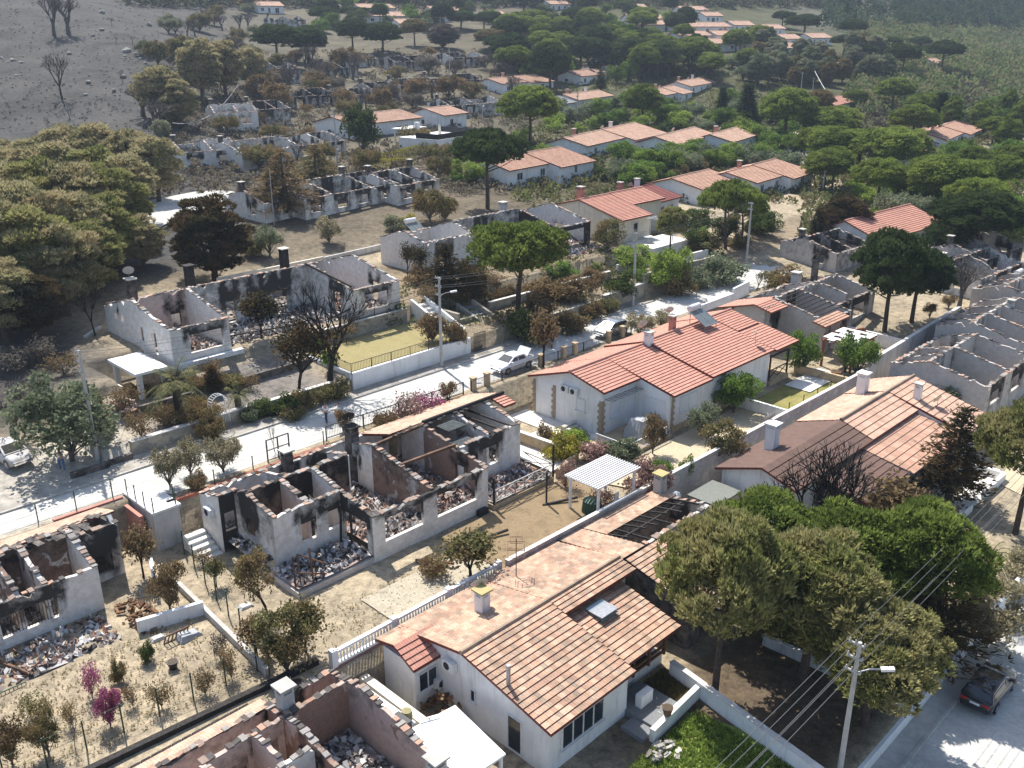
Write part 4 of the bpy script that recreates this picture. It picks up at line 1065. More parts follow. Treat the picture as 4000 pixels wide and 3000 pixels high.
ribbon('upper_yard', [((hit(470,872))[:2], (hit(590,910))[:2]), ((hit(560,790))[:2], (hit(700,850))[:2]), ((hit(760,752))[:2], (hit(960,800))[:2]), ((hit(880,745))[:2], (hit(1060,790))[:2])], ROAD, .12)
def kerb(u0, u1, v, z, label):
    m = MB(); u = u0
    while u < u1: m.box(u, min(u1, u+.98), v-.08, v+.08, z-.2, z+.13+rnd.uniform(0, .01)); u += 1.
    return tag(m.build('kerb', CONC, None, loc=P(0, 0, 0), rot=math.pi/2-AZ), kind='structure')
kerb(-75, 27, -4.25, 0, ''); kerb(-58, 30, 43.72, -6.0, '')
ribbon('pavement', [(P(u, 42.6)[:2], P(u, 43.62)[:2]) for u in np.arange(-58, 30, 2.)], CONC, .03)
ribbon('pavement', [(P(u, -5.7)[:2], P(u, -4.32)[:2]) for u in np.arange(-60, 27, 1.5)], M_plain('old pavement', (.42, .39, .34), (.24, .22, .19), .8, .95, bmp=.3), .03)

def sheet(name, corners, mat, z, kind='structure', n=10):
    a, b, c, d = [Vector((*q, 0)) for q in corners]; v, f = [], []
    for i in range(n+1):
        for j in range(n+1):
            p = a.lerp(b, i/n).lerp(d.lerp(c, i/n), j/n); v.append(P(p.x, p.y, z+.03*mnoise.noise(Vector((p.x*.5, p.y*.5, 0)))))
    for i in range(n):
        for j in range(n): k = i*(n+1)+j; f.append((k, k+1, k+n+2, k+n+1))
    me = bpy.data.meshes.new(name); me.from_pydata([tuple(q) for q in v], [], f); me.materials.append(mat); me.update()
    o = bpy.data.objects.new(name, me); COL.objects.link(o); return tag(o, kind=kind)
def lawn_mat(name, a, b, c):
    m, nt, N, L, bs = new_mat(name); bs.inputs['Roughness'].default_value = .95; bs.inputs['Specular IOR Level'].default_value = .1
    f = noise_n(nt, .7, 7, .7, 'World'); f2 = noise_n(nt, 11, 3, .7, 'World')
    L.new(mixc(nt, 1, ramp(nt, f, [(.35, a), (.55, b), (.7, c)]), ramp(nt, f2, [(.3, (.72,)*3), (.7, (1.15,)*3)]), 'MULTIPLY'), bs.inputs['Base Color'])
    bump(nt, bs, f2, .5, .05); return m
LAWNY = lawn_mat('yellowed lawn', (.27, .23, .11), (.31, .265, .13), (.22, .205, .085))
LAWNG = lawn_mat('green lawn', (.10, .15, .035), (.19, .24, .06), (.28, .27, .09))
SANDY = lawn_mat('sandy garden soil', (.46, .38, .26), (.52, .44, .31), (.40, .33, .22))
BRSOIL = lawn_mat('brown garden soil', (.19, .14, .085), (.27, .20, .12), (.14, .105, .07))
PAVE = M_plain('pale terrace paving', (.70, .68, .63), (.58, .56, .52), 1.5, .85, bmp=.1)
GRAVEL = M_plain('grey terrazzo paving', (.24, .25, .26), (.13, .135, .14), 24, .9, bmp=.2)
sheet('lawn', [(-13.2, -13.6), (-.9, -13.6), (-.9, -5.9), (-13.2, -5.9)], LAWNY, 1.56)
sheet('garden_soil', [(-8.3, 16.2), (12, 16.2), (12, 20.8), (-6.5, 20.8)], SANDY, -2.49)
sheet('lawn', [(12.2, 16.4), (24.5, 16.4), (24.5, 20.8), (12.2, 20.8)], lawn_mat('watered lawn', (.16, .17, .05), (.27, .24, .09), (.33, .28, .12)), -2.49)
sheet('terrace', [(19.5, 16.6), (26, 16.6), (26, 19.2), (19.5, 19.2)], PAVE, -2.40)
sheet('garden_soil', [(-29.5, 16.6), (-9, 16.6), (-9, 20.5), (-29.5, 20.5)], lawn_mat('pale ashy soil', (.36, .31, .23), (.44, .39, .30), (.27, .23, .17)), -2.5)
sheet('garden_soil', [(-21.5, 14.6), (-9, 14.6), (-9, 20.5), (-21.5, 20.5)], BRSOIL, -2.45)
sheet('lawn', [(-28, 36.5), (-21.5, 34.2), (-20, 38.5), (-27, 41)], LAWNG, -5.02)
sheet('garden_soil', [(18, 36.6), (34, 34), (34, 41.5), (16, 41.5)], SANDY, -5.0)
# ---------------------------------------------------------------- the white villa in the middle of the street row
WPR = [(3.85, .9), (8.6, 2.5), (12.3, 1.6)]
WPW = [(3.85, .9), (8.6, 2.5), (15.8, .95)]
def sh(pr, d): return [(t, z+d) for t, z in pr]
wh = tile_house('white_villa', 'white villa with clean red tiled roof, quoined corners and covered terrace', P(0, 0, -2), AZ,
    [(-2., 2.7, sh(WPR, 2)), (2.7, 8.3, sh(WPW, 2)), (8.3, 18.4, sh([(3.85, 1.05), (8.6, 2.65), (15.8, 1.1)], 2)), (18.4, 22.2, sh([(3.85, 1.1), (8.6, 2.7), (11.8, 2.0)], 2))], zb=-1., tilem=TILER, mark='the white villa')
m = MB()
for i in range(11):
    for (x, t) in ((-1.65, 6.7), (-1.65, 4.4), (-1.65, 11.75), (3.05, 15.25)):
        w = .42 if i % 2 else .28
        m.box(x-.03, x+w, t+.0, t+.13, i*.27-.3, i*.27-.05); m.box(x-.07, x-.02, t-w+.1, t+.12, i*.27-.3, i*.27-.05)
m.build('quoin', M_plain('quoin stone', (.40, .31, .22), (.30, .24, .18), 3), wh)
window(wh, 'l', -1.67, 9.1, 10.1, 1.2, 2.3, 1, None, SHUT); window(wh, 'f', 11.86, -.6, .7, .9, 2.2, 1, None, SHUT); window(wh, 'f', 15.36, 4.2, 6.8, .9, 2.3, 2, None, SHUT)
window(wh, 'f', 15.37, 10, 12, .9, 2.2, 2, None, SHUT); window(wh, 'l', 2.68, 12.8, 15, .1, 2.3, 1, None, SHUT)
aircon(wh, 'l', -1.65, 8.0, 2.5); aircon(wh, 'l', -1.65, 9.0, 2.5)
chimney(wh, 8.3, 8.9, 3.8, 5.6, .66, WHITE, CONC); chimney(wh, 13.0, 8.1, 4.1, 5.9, .5, PINKM, CONC)
dish(wh, 8.4, 8.1, 5.4, .5, .7, GREYW, .3); dish(wh, 13.3, 7.5, 5.6, .4, .7, GREYW, .6); dish(wh, 17.6, 14.2, 3.2, .42, 1.5, GREYW, -.3)
m = MB(); m.box(3.2, 8.1, 15.4, 16.4, 2.62, 2.66); m.face([(3.2, 15.5, 2.75), (7.3, 15.5, 2.75), (7.3, 16.6, 2.3), (3.2, 16.6, 2.3)])
bo = MB()
for i in range(12): bo.box(-1.4+i*.36, -1.4+i*.36+.18, 11.9, 12.75, 2.75-.0, 2.79)
bo.build('striped_awning', M_plain('awning cloth', (.22, .24, .25), (.45, .46, .46), 8), wh)
skirt(wh, -3.4, 2.6, 11.9, 15.9, -.9, -.28, STONEY, 'terrace_base'); skirt(wh, 3.2, 18, 15.36, 15.46, -1., .0, STONEY, 'plinth')
skirt(wh, -3.9, -1.7, 3.4, 12.6, -.9, -.42, PAVE, 'side_path'); skirt(wh, -6.3, -4., 7.6, 9.2, -.9, -.25, PAVE, 'landing')
for i in range(4): skirt(wh, -3.3-.34*0, -1.8, 8.9+i*.4, 9.3+i*.4, -.9, .14-.14*i, CONC, 'step')
def railing(parent, pts, z, h=.85, mat=None, step=.14):
    m = MB()
    for (a, b), (c, d) in zip(pts, pts[1:]):
        ln = math.hypot(c-a, d-b); n = max(1, int(ln/step))
        m.bar((a, b, z+h), (c, d, z+h), .07); m.bar((a, b, z+.12), (c, d, z+.12), .05)
        for i in range(n+1): m.bar((a+(c-a)*i/n, b+(d-b)*i/n, z), (a+(c-a)*i/n, b+(d-b)*i/n, z+h), .07 if i in (0, n) else .03)
    return m.build('railing', mat or METW, parent)
railing(wh, [(-3.2, 12.6), (-3.2, 15.8), (1.9, 15.8)], -.28)
m = MB()
for x in (18.6, 21.9):
    for t in (12.6, 15.4): m.bar((x, t, -.8), (x, t, 2.3), .14)
m.bar((18.6, 15.4, 2.3), (21.9, 15.4, 2.3), .14); m.bar((18.6, 15.4, .9), (21.9, 15.4, .9), .08); m.bar((18.6, 15.4, .1), (20.2, 15.4, .9), .06); m.bar((20.2, 15.4, .1), (21.9, 15.4, .9), .06); m.bar((18.6, 15.4, .9), (20.2, 15.4, .1), .06); m.bar((20.2, 15.4, .9), (21.9, 15.4, .1), .06)
m.build('porch_frame', M_plain('dark porch wood', (.06, .04, .03), None, 5), wh); skirt(wh, 18.5, 22, 11.5, 15.6, -1, -.1, STONEY, 'porch_base')
rp2 = MB(); roof_plane(rp2, 18.42, 22.6, 11.5, 4.0, 16.0, 3.1); rp2.build('porch_roof', [TILER, FASC], wh)
# solar heater on its roof
def solar(label, p, az=AZ, slope=.55, tank=True, group=None, mat=None):
    o = thing('solar_water_heater', label, 'solar heater', p, az, group); f = MB(); g = MB()
    for x in (-.95, .05): g.face([(x, 0, 1.15), (x+.9, 0, 1.15), (x+.9, 1.75, .12), (x, 1.75, .12)])
    for x in (-1., .0, .98): f.bar((x, 0, 1.14), (x, 1.78, .10), .06)
    f.bar((-1, 0, 1.14), (.98, 0, 1.14), .06); f.bar((-1, 1.78, .1), (.98, 1.78, .1), .06)
    for x in (-.95, .93): f.bar((x, 0, 1.1), (x, 0, -.3), .05); f.bar((x, 1.7, .1), (x, 1.7, -.5), .05)
    f.build('frame', GREYM, o); g.build('collector', M_plain('collector', (.16, .19, .19), (.12, .14, .145), 3, .25), o)
    t = MB(); t.tube([(-.85, -.25, 1.4), (-.8, -.25, 1.4), (.75, -.25, 1.4), (.8, -.25, 1.4)], [.2, .29, .29, .2], 14); t.build('tank', METW, o, smooth=False)
    return o
solar('silver tank and two glass panels of a solar heater on red tiled roof', P(16.2, 8.5, 2.75))
# covered garden furniture on the white villa's terrace
def covered(label, p, l, w, h, mat, cat='covered furniture', peak=.3, name='furniture_cover', group=None):
    """cloth hanging over something boxy: a folded, sagging sheet with creases"""
    m = MB(); n = 14; sd = l*7+w*3; g = []
    for i in range(n+1):
        row = []
        for j in range(n+1):
            x, t = (i/n-.5), (j/n-.5); q = max(abs(x), abs(t))*2; k = mnoise.noise(Vector((x*5+sd, t*5, 1.)))
            z = h*(1-peak*(x+.5))*(1 if q < .72 else max(0, 1-(q-.72)/.28))+.09*k*h; sx = 1 if q < .72 else 1.04+.10*k
            row.append(m.vert(x*l*sx, t*w*sx, max(0, z)))
        g.append(row)
    for i in range(n):
        for j in range(n): m.f.append([g[i][j], g[i+1][j], g[i+1][j+1], g[i][j+1]]); m.uv += [(0, 0)]*4; m.mi.append(0)
    return tag(m.build(name, mat, None, loc=p, rot=math.pi/2-AZ), label, cat, group)
TARP = M_plain('grey tarpaulin', (.40, .41, .42), (.30, .31, .32), 2, .7, bmp=.3)
covered('grey tarpaulin over a swing seat on the white terrace', P(.6, 14.2, -2.28), 2.6, 1.5, 1.75, TARP)
covered('dark grey cover over garden chairs beside the terrace wall', P(2.0, 14.9, -2.28), 1.3, 1.2, 1.2, M_plain('dark tarpaulin', (.15, .16, .18), (.1, .11, .12), 3, .7))
# ---------------------------------------------------------------- pergola in the burnt garden
def pergola(label, u0, u1, v0, v1, z0, zt, mat, slats=13, pw=.16, group=None, name='pergola', along=True):
    o = thing(name, label, 'pergola', P(u0, v0, z0), AZ, group); L, W, H = u1-u0, v1-v0, zt-z0
    for x in (0.1, L-.1):
        for t in (.1, W-.1): m = MB(); m.bar((x, t, -.2), (x, t, H), pw); m.build('post', mat, o)
    m = MB()
    for t in (.1, W-.1): m.bar((-.2, t, H+.07), (L+.2, t, H+.07), .1, .15)
    m.build('beam', mat, o)
    for i in range(slats):
        m = MB()
        if along: x = -.1+(L+.2)*i/(slats-1); m.bar((x, -.35, H+.2), (x, W+.35, H+.2), .09, .12)
        else: t = -.1+(W+.2)*i/(slats-1); m.bar((-.3, t, H+.2), (L+.3, t, H+.2), .09, .12)
        m.build('slat', mat, o)
    return o
pergola('white slatted pergola among singed bougainvillea in the burnt garden', -12.6, -8.5, 17.9, 20.6, -2.5, -.1, METW, 14, along=False)
LAND.append(('the white pergola', P(-10.5, 19, -2)))
# ---------------------------------------------------------------- central burnt-out double house
CR = thing('burnt_house', 'roofless burnt double house with open front rooms below the street', 'burnt house', P(0, 0, -2.), AZ, None, 'the roofless double house')
def hC(x, t):
    t = max(3.7, min(14.2, t)); return interp([(3.7, 2.85), (7.4, 3.85), (14.2, 2.6)], t)
cop = MB(); FL = 0.
def W_(nm, x0, t0, x1, t1, ops=(), s=.3, b=.35, mat=SCORCH, zb=-1., hf=hC, cp=cop, q=.8, fn=None): return ruin_wall(CR, nm, x0, t0, x1, t1, zb, hf, ops, mat=mat, soot=s, brick=b, cop=cp, copq=q, sootfn=fn)
W_('gable_wall', -32.3, 3.6, -32.3, 6.1, s=-.2, b=.1, mat=SCORCH)
W_('front_wall', -32.4, 6.0, -31.1, 6.0, [(.25, 1.05, .9, 2.2)], s=.75, b=.1)
W_('gable_wall', -31.2, 6.1, -31.2, 10.6, [(1.2, 2.2, .8, 2.1)], s=.5, b=.2)
W_('front_wall', -31.32, 10.5, -26.2, 10.5, [(1.9, 3.0, .8, 2.1), (3.9, 4.8, .9, 2.2)], s=.2, b=.3)
W_('gable_wall', -26.3, 10.4, -26.3, 13.9, [(.35, 2.9, -.2, 2.05)], s=.4, b=.1)
W_('front_wall', -26.42, 13.8, -16.5, 13.8, [(.95, 4.1, .6, 2.2), (5.3, 8.9, .6, 2.2)], s=.25, b=.15)
W_('partition_wall', -21.3, 7.4, -21.3, 13.7, [], s=.45, b=.65, mat=SCORCHG)
W_('partition_wall', -16.6, 7.4, -16.6, 13.9, [(3.4, 4.3, 0.1, 2.0)], s=.2, b=.7, mat=SCORCHG)
W_('front_wall', -16.5, 10.9, -10.3, 10.9, [(1.0, 1.8, .1, 2.1), (2.3, 3.9, .8, 2.3)], s=.35, b=.2)
W_('gable_wall', -10.4, 3.6, -10.4, 11., [], s=.1, b=.15)
W_('rear_wall', -32.4, 3.7, -10.3, 3.7, [(6.2, 6.9, .9, 1.9), (8.4, 9.2, .9, 1.9), (15.2, 16.2, .1, 2.1)], s=.2, b=.35)
W_('partition_wall', -31.1, 7.4, -23.5, 7.4, [(4.3, 5.2, .1, 2.1)], s=.62, b=.75)
W_('partition_wall', -28.7, 7.5, -28.7, 10.4, [], s=.1, b=.1, mat=SCORCHP); W_('partition_wall', -26.3, 7.5, -26.3, 10.4, [], s=.15, b=.1)
W_('partition_wall', -23.5, 7.5, -23.5, 5.2, [], s=.1, b=.1); W_('partition_wall', -28.0, 3.8, -28.0, 7.3, [(1, 1.9, .1, 2.)], s=.1, b=.25)
W_('partition_wall', -21.3, 3.8, -21.3, 7.4, [(.9, 1.8, .1, 2.)], s=.25, b=.2); W_('partition_wall', -16.6, 4.8, -16.6, 7.4, [], s=.15, b=.2)
W_('partition_wall', -13.5, 3.8, -13.5, 10.8, [(4.2, 5.1, .1, 2.)], s=.1, b=.15)
cop.build('wall_coping', SHARD, CR, tint='tint')
rubble(CR, -26.1, -21.5, 7.6, 13.6, .15, seed=3, ash=.3); rubble(CR, -21.1, -16.8, 4.0, 13.6, .2, seed=5, ash=.12); rubble(CR, -26.1, -21.5, 3.9, 7.3, .15, seed=6, mix='dark')
rubble(CR, -32.1, -26.4, 3.9, 10.3, .1, seed=7, mix='dark'); rubble(CR, -16.4, -10.6, 4., 10.8, .15, seed=8, mix='dark')
skirt(CR, -32.0, -26.3, 10.7, 13.9, -1., -.16, SCORCHG, 'porch_base'); rubble(CR, -31.9, -26.4, 10.75, 13.8, -.12, mix='ash', seed=9, amp=.18)
skirt(CR, -16.4, -10.2, 11.1, 14.4, -1., -.16, STONEY, 'porch_base'); rubble(CR, -16.3, -10.3, 11.15, 14.3, -.12, mix='tile', seed=10, amp=.14)
m = MB()
for i in range(4):
    x = -16.2+i*2.; m.bar((x, 14.3, -.1), (x, 14.3, .95), .09)
    if i < 3: m.bar((x, 14.3, .1), (x+2, 14.3, .85), .05); m.bar((x, 14.3, .85), (x+2, 14.3, .1), .05); m.bar((x+1, 14.3, .1), (x+1, 14.3, .85), .05)
m.bar((-16.2, 14.3, .9), (-10.2, 14.3, .9), .07); m.bar((-16.2, 14.3, .12), (-10.2, 14.3, .12), .06)
m.bar((-10.2, 14.3, .9), (-10.2, 11.2, .9), .07); m.bar((-10.2, 14.3, .1), (-10.2, 11.4, .85), .05); m.bar((-10.2, 11.4, .1), (-10.2, 14.3, .85), .05)
m.build('porch_railing', M_plain('scorched white wood', (.5, .48, .46), (.25, .23, .22), 3), CR)
m = MB(); m.bar((-10.2, 14.3, -.2), (-10.2, 14.3, 2.4), .12); m.bar((-16.3, 14.3, -.2), (-16.3, 14.3, 1.9), .12); m.build('porch_post', BLACKC, CR)
beams(CR, [((-21.3, 7.4, 3.75), (-16.6, 7.3, 3.9), .2), ((-21.3, 10.4, 3.3), (-16.6, 10.7, 3.35), .2)], CHARW, 'roof_beam')
beams(CR, [((-13.4, 5.2, 3.2), (-13.2, 10.8, 3.2), .12), ((-12.4, 5.0, 3.2), (-12.2, 10.8, 3.2), .12), ((-11.4, 5.0, 3.2), (-11.2, 10.8, 3.2), .12), ((-27, 11.2, -.1), (-26.7, 11, 2.5), .12), ((-26.7, 12, -.1), (-26.4, 11.6, 2.2), .12), ((-29, 13.4, 0), (-31, 11.6, .3), .1), ((-22.2, 12, .3), (-20, 13.2, .9), .1)])
rr_ = MB(); roof_plane(rr_, -19.5, -8.2, 6.9, 3.9, 3.2, 2.75); rr_.build('roof', [TILEF, FASC], CR)
rb_ = MB()
for i in range(22):
    x = -19.4+i*.36+rnd.uniform(-.1, .1); rb_.bar((x, 7.0+rnd.uniform(-.1, .7), 3.95), (x+.25, 7.0+rnd.uniform(-.1, .5), 3.95+rnd.uniform(-.1, .05)), .3, .06)
rb_.tube([(-16.5, 7.1, 3.98), (-8.2, 7.1, 4.0)], .15, 7); rb_.build('burnt_eave', BLACKC, CR)
rr_ = MB(); roof_plane(rr_, -9.6, -8.3, 6.9, 3.95, 8.6, 3.6); rr_.build('ridge_tiles', [TILER, FASC], CR)
for i, (x, t, z) in enumerate(((-16.0, 8.0, 3.7), (-16.25, 9.5, 3.0))):
    m = MB(); m.box(x, x+1.7, t, t+1.4, z, z+.09); q = MB(); q.face([(x+.06, t+.06, z+.095), (x+1.64, t+.06, z+.095), (x+1.64, t+1.34, z+.095), (x+.06, t+1.34, z+.095)])
    for k in range(9): q.box(x+.1, x+1.6, t+.1+k*.14, t+.16+k*.14, z+.1, z+.13)
    e = m.build('burnt_solar_panel', BLACKC, CR); q.build('collector', M_plain('burnt collector', (.13, .15, .15), (.07, .08, .08), 4, .5), e)
chimney(CR, -21.1, 4.7, -.5, 4.3, .72, SOOTM, BLACKC); dish(CR, -21.0, 4.3, 4.3, .48, .6, DARKM, .3); chimney(CR, -26.2, 4.2, -.5, 3.95, .62, SOOTM, CONC)
aircon(CR, 'l', -32.42, 5.0, 1.75); aircon(CR, 'f', 14.0, -17.3, -.75, BLACKC)
for i in range(5): skirt(CR, -34.0, -32.5, 3.6+i*.5, 4.1+i*.5, -1.2, .3-i*.2, PAVE, 'step')
m = MB(); m.bar((-31.6, 13.6, -.1), (-31.2, 12.8, 1.7), .1); m.bar((-30.8, 13.7, -.1), (-30.4, 12.9, 1.8), .1); m.bar((-31.2, 12.8, 1.7), (-29.6, 13.5, .6), .08); m.bar((-31.5, 13.2, .7), (-29.9, 13.8, .2), .07); m.bar((-31.9, 13.5, -.1), (-31.4, 12.6, 1.5), .12)
m.build('collapsed_porch_frame', CHARW, CR)
# ---------------------------------------------------------------- burnt house at the left edge of the row
LR = thing('burnt_house', 'roofless burnt house with leftover strip of pink tiles at the left edge', 'burnt house', P(-38, .4, -2.8), AZ, None, 'the left burnt house')
cop = MB()
def hL(x, t): return interp([(0, 3.1), (2.6, 4.0), (3.5, 3.7), (7, 2.8)], max(0, min(7, t)))
def WL(nm, *a, ops=(), s=.3, b=.3, mat=SCORCH, q=.7): return ruin_wall(LR, nm, *a, -.6, hL, ops, mat=mat, soot=s, brick=b, cop=cop, copq=q)
WL('gable_wall', 0, -.1, 0, 3.4, s=-.2, b=0); WL('front_wall', -2.4, 3.3, .1, 3.3, ops=[(.5, 1.9, .7, 2.)], s=.55, b=0)
WL('gable_wall', -2.5, 3.3, -2.5, 6.2, s=-.1, b=.1); WL('front_wall', -10.4, 6.1, -2.38, 6.1, ops=[(2.6, 5.6, .9, 2.2)], s=.35, b=.2)
WL('front_wall', -18, 5.4, -10.4, 5.4, ops=[(4.9, 7.0, .7, 2.1)], s=.3, b=.2)
WL('rear_wall', -20, 0, .1, 0, s=.3, b=.3); WL('partition_wall', -2.5, .1, -2.5, 3.2, s=.1, b=.3); WL('partition_wall', -5.2, 2.5, -5.2, 6., s=.35, b=.5); WL('partition_wall', -6.6, 2.5, -6.6, 6., s=.4, b=.6)
WL('partition_wall', -10.4, .1, -10.4, 6., s=.3, b=.4); WL('partition_wall', -10.3, 2.4, -2.6, 2.4, s=.5, b=.7)
cop.build('wall_coping', SHARD, LR, tint='tint')
r_ = MB(); roof_plane(r_, -22, .5, 2.2, 3.95, -.5, 3.1); r_.build('roof', [TILEF, FASC], LR)
r_ = MB()
for i in range(44):
    x = -15+i*.34; r_.bar((x, 2.1+rnd.uniform(-1.1, .3)*(1 if 8 < i < 22 else .25), 4.0+rnd.uniform(-.1, .06)), (x+.3, 2.3+rnd.uniform(-.2, .9), 3.95+rnd.uniform(-.25, .05)), .42, .05)
r_.build('burnt_eave', SOOTM, LR)
rubble(LR, -10.2, -2.7, 2.6, 6., .1, mix='dark', seed=21); rubble(LR, -18, -10.6, .2, 5.2, .2, mix='tile', seed=22)
skirt(LR, -12.6, -2.7, 6.25, 9.9, -.8, .05, WHITE, 'terrace_base'); rubble(LR, -12.5, -2.8, 6.3, 9.8, .05, mix='tile', seed=23, amp=.25, ash=.45)
m = MB()
for i in range(18): m.bar((-7.75+i*.165, 6.2, .95), (-7.75+i*.165, 6.2, 2.15), .03)
m.build('window_grille', DARKM, LR); m = MB()
for i in range(9): m.bar((-9.7+i*.2, 10.0, -.75), (-9.7+i*.2, 10.0, .4), .03)
m.bar((-9.7, 10, .4), (-8.1, 10, .4), .05); m.build('garden_grille', GREENM, LR)
for i in range(5): skirt(LR, .3, 1.4, 2.6+i*.45, 3.05+i*.45, -1., .1-i*.2, PAVE, 'step')
beams(LR, [((-8.6, 7.2, .5), (-7.6, 9.6, .35), .14), ((-2.3, 8.4, -.2), (-1.2, 12.2, -.3), .16), ((-2.2, 6.4, -.4), (-.2, 9.8, -.3), .12), ((-1.6, 9, -.4), (.2, 7.5, .3), .1), ((-2.8, 10.2, -.5), (-.3, 10.9, -.4), .12), ((-12, 10.2, -.2), (-8, 10.3, -.1), .12)], CHARW)
# ---------------------------------------------------------------- burnt house at the bottom edge
BR = thing('burnt_house', 'roofless burnt house with pink inner walls and tall chimneys at the bottom edge', 'burnt house', P(-35, 21, -4.8), AZ, None, 'the bottom burnt house')
cop = MB()
def hB(x, t): return interp([(0, 2.8), (3.2, 3.5), (10.2, 2.2)], max(0, min(10.2, t)))
def WB(nm, *a, ops=(), s=.25, b=.3, mat=SCORCHP, q=.75): return ruin_wall(BR, nm, *a, -.5, hB, ops, mat=mat, soot=s, brick=b, cop=cop, copq=q, rag=.08)
WB('gable_wall', 0, 0, 0, 10.2, s=.4, b=.45); WB('rear_wall', -14, .4, .1, .4, s=.4, b=.3, ops=[(10.6, 11.7, .1, 2.1)]); WB('partition_wall', -3.7, .6, -3.7, 10, s=.25, b=.6, ops=[(3.2, 4.2, .1, 2.)])
WB('partition_wall', -3.6, 1.9, -.1, 1.9, s=.3, b=.7); WB('partition_wall', -8, 1.9, -3.8, 1.9, s=0, b=.1, ops=[(1.2, 2.2, .1, 2.), (3., 3.8, .1, 2)]); WB('partition_wall', -5.4, 2., -5.4, 6, s=0, b=.1)
WB('partition_wall', -8, 2, -8, 8, s=.1, b=.2); WB('partition_wall', -8, 4.6, -3.9, 4.6, s=.15, b=.2, mat=SCORCH, ops=[(1.1, 2.1, .1, 2.)]); WB('partition_wall', -14, 4.6, -8.1, 4.6, s=.2, b=.2)
cop.build('wall_coping', SHARD, BR, tint='tint')
rubble(BR, -3.5, -.2, 2., 10, .1, mix='ash', seed=31, amp=.4); rubble(BR, -14, -3.9, .6, 9, .1, mix='dark', seed=32)
chimney(BR, -3.2, 1.3, 0, 4.3, .66, GREYW, CONC); chimney(BR, -.9, 9.7, 0, 3.9, .66, GREYW, CONC); dish(BR, -2.4, .7, 3.1, .5, .5, DARKM, .3)
r_ = MB(); roof_plane(r_, -10.5, -3.5, .5, 2.95, -.6, 2.6, row=.34); r_.build('eave_tiles', [TILEF, BLACKC], BR)
m = MB()
for i in range(14): m.box(-11+i*.5, -10.54+i*.5, -.95, -.7, 2.35, 2.5)
m.build('burnt_eave', BLACKC, BR)
# ---------------------------------------------------------------- tiled house at the bottom
BPR = [(21.1, 3.3), (26.3, 4.35), (32.5, 3.0)]
BH = tile_house('tiled_house', 'white house with patchy weathered tiles and large front window at the bottom', P(0, 0, -5), AZ,
    [(-30.4, -23.9, BPR), (-23.9, -17.6, [(21.1, 3.3), (26.3, 4.35), (27.6, 4.08)])], zb=-.8, tilem=TILEW, mark='the bottom tiled house', over=.5)
r_ = MB(); roof_plane(r_, -23.85, -18.6, 27.2, 3.62, 31.6, 2.62); r_.build('porch_roof', [TILEW, FASC], BH)
r_ = MB(); roof_plane(r_, -31.9, -29.3, 22.7, 3.72, 24.3, 2.95); r_.build('bay_roof', [TILER, FASC], BH)
r_ = MB(); roof_plane(r_, -31.9, -30.2, 22.7, 3.72, 21.1, 3.28); r_.build('bay_roof', [TILEW, FASC], BH)
m = MB(); m.box(-31.6, -29.6, 21.4, 24.0, -.8, 2.9); m.build('bay_wall', WHITE, BH)
m = MB(); m.box(-23.7, -19.1, 27.3, 30.8, -.8, .75); m.box(-23.7, -23.5, 30.9, 31.0, .7, 2.4); m.box(-23.6, -19.2, 27.2, 27.4, .7, 3.5); m.build('porch_wall', WHITE, BH)
m = MB()
for x in (-23.2, -22., -20.6, -19.15): m.bar((x, 30.95, .7), (x, 30.95, 2.7), .14)
for z in (.95, 1.3, 2.62): m.bar((-23.4, 30.95, z), (-19.1, 30.95, z), .12)
m.bar((-19.15, 30.95, 2.62), (-19.15, 27.4, 2.9), .14); m.build('porch_frame', WOOD, BH)
m = MB(); m.box(-23.3, -20.7, 30.8, 30.84, 1.3, 2.55); m.build('porch_glazing', GLASS, BH)
m = MB(); m.box(-22.3, -20.9, 27.7, 28.9, 3.6, 3.66); o = m.build('skylight', GREYM, BH); m = MB()
m.face([(-22.25, 27.75, 3.68), (-20.95, 27.75, 3.68), (-20.95, 28.9, 3.42), (-22.25, 28.9, 3.42)]); m.face([(-22.3, 27.7, 3.72), (-20.9, 27.7, 3.72), (-20.9, 28.95, 3.46), (-22.3, 28.95, 3.46)]); m.build('pane', M_glass('sky glass', (.25, .33, .36), .12), o)
window(BH, 'f', 32.03, -29.1, -25.9, .95, 2.35, 4); window(BH, 'f', 24.02, -31.4, -30.1, 1.1, 2.3, 2)
window(BH, 'l', -30.06, 29.3, 30.3, .1, 2.2, 1, name='side_door', sill=False); window(BH, 'l', -30.06, 26.6, 27., 1.4, 2.2, 1)
aircon(BH, 'l', -30.05, 25.2, 2.6); aircon(BH, 'f', 24.05, -30.0, .9)
chimney(BH, -26.6, 23.9, 3.6, 5.15, .62, WHITE, M_plain('ochre cap', (.42, .35, .16), None, 3)); dish(BH, -26.3, 23.4, 4.3, .5, .9, GREYW, .4)
m = MB(); m.tube([(-29.9, 29.2, 2.4), (-29.9, 29.2, 4.9)], .11, 10); m.build('flue', GREYM, BH)
m = MB(); an = [(-22.6, 22.6)]; m.tube([(-22.6, 22.6, 3.5), (-22.6, 22.6, 6.2)], .03, 6)
for z, w in ((5.2, .7), (5.7, .7), (6.1, .5)): m.bar((-22.6-w, 22.6, z), (-22.6, 22.6-w, z), .03); m.bar((-22.6, 22.6-w, z), (-22.6+w, 22.6, z), .03); m.bar((-22.6+w, 22.6, z), (-22.6, 22.6+w, z), .03); m.bar((-22.6, 22.6+w, z), (-22.6-w, 22.6, z), .03)
m.build('roof_aerial', M_plain('rusty metal', (.17, .08, .05), (.1, .05, .03), 5), BH)
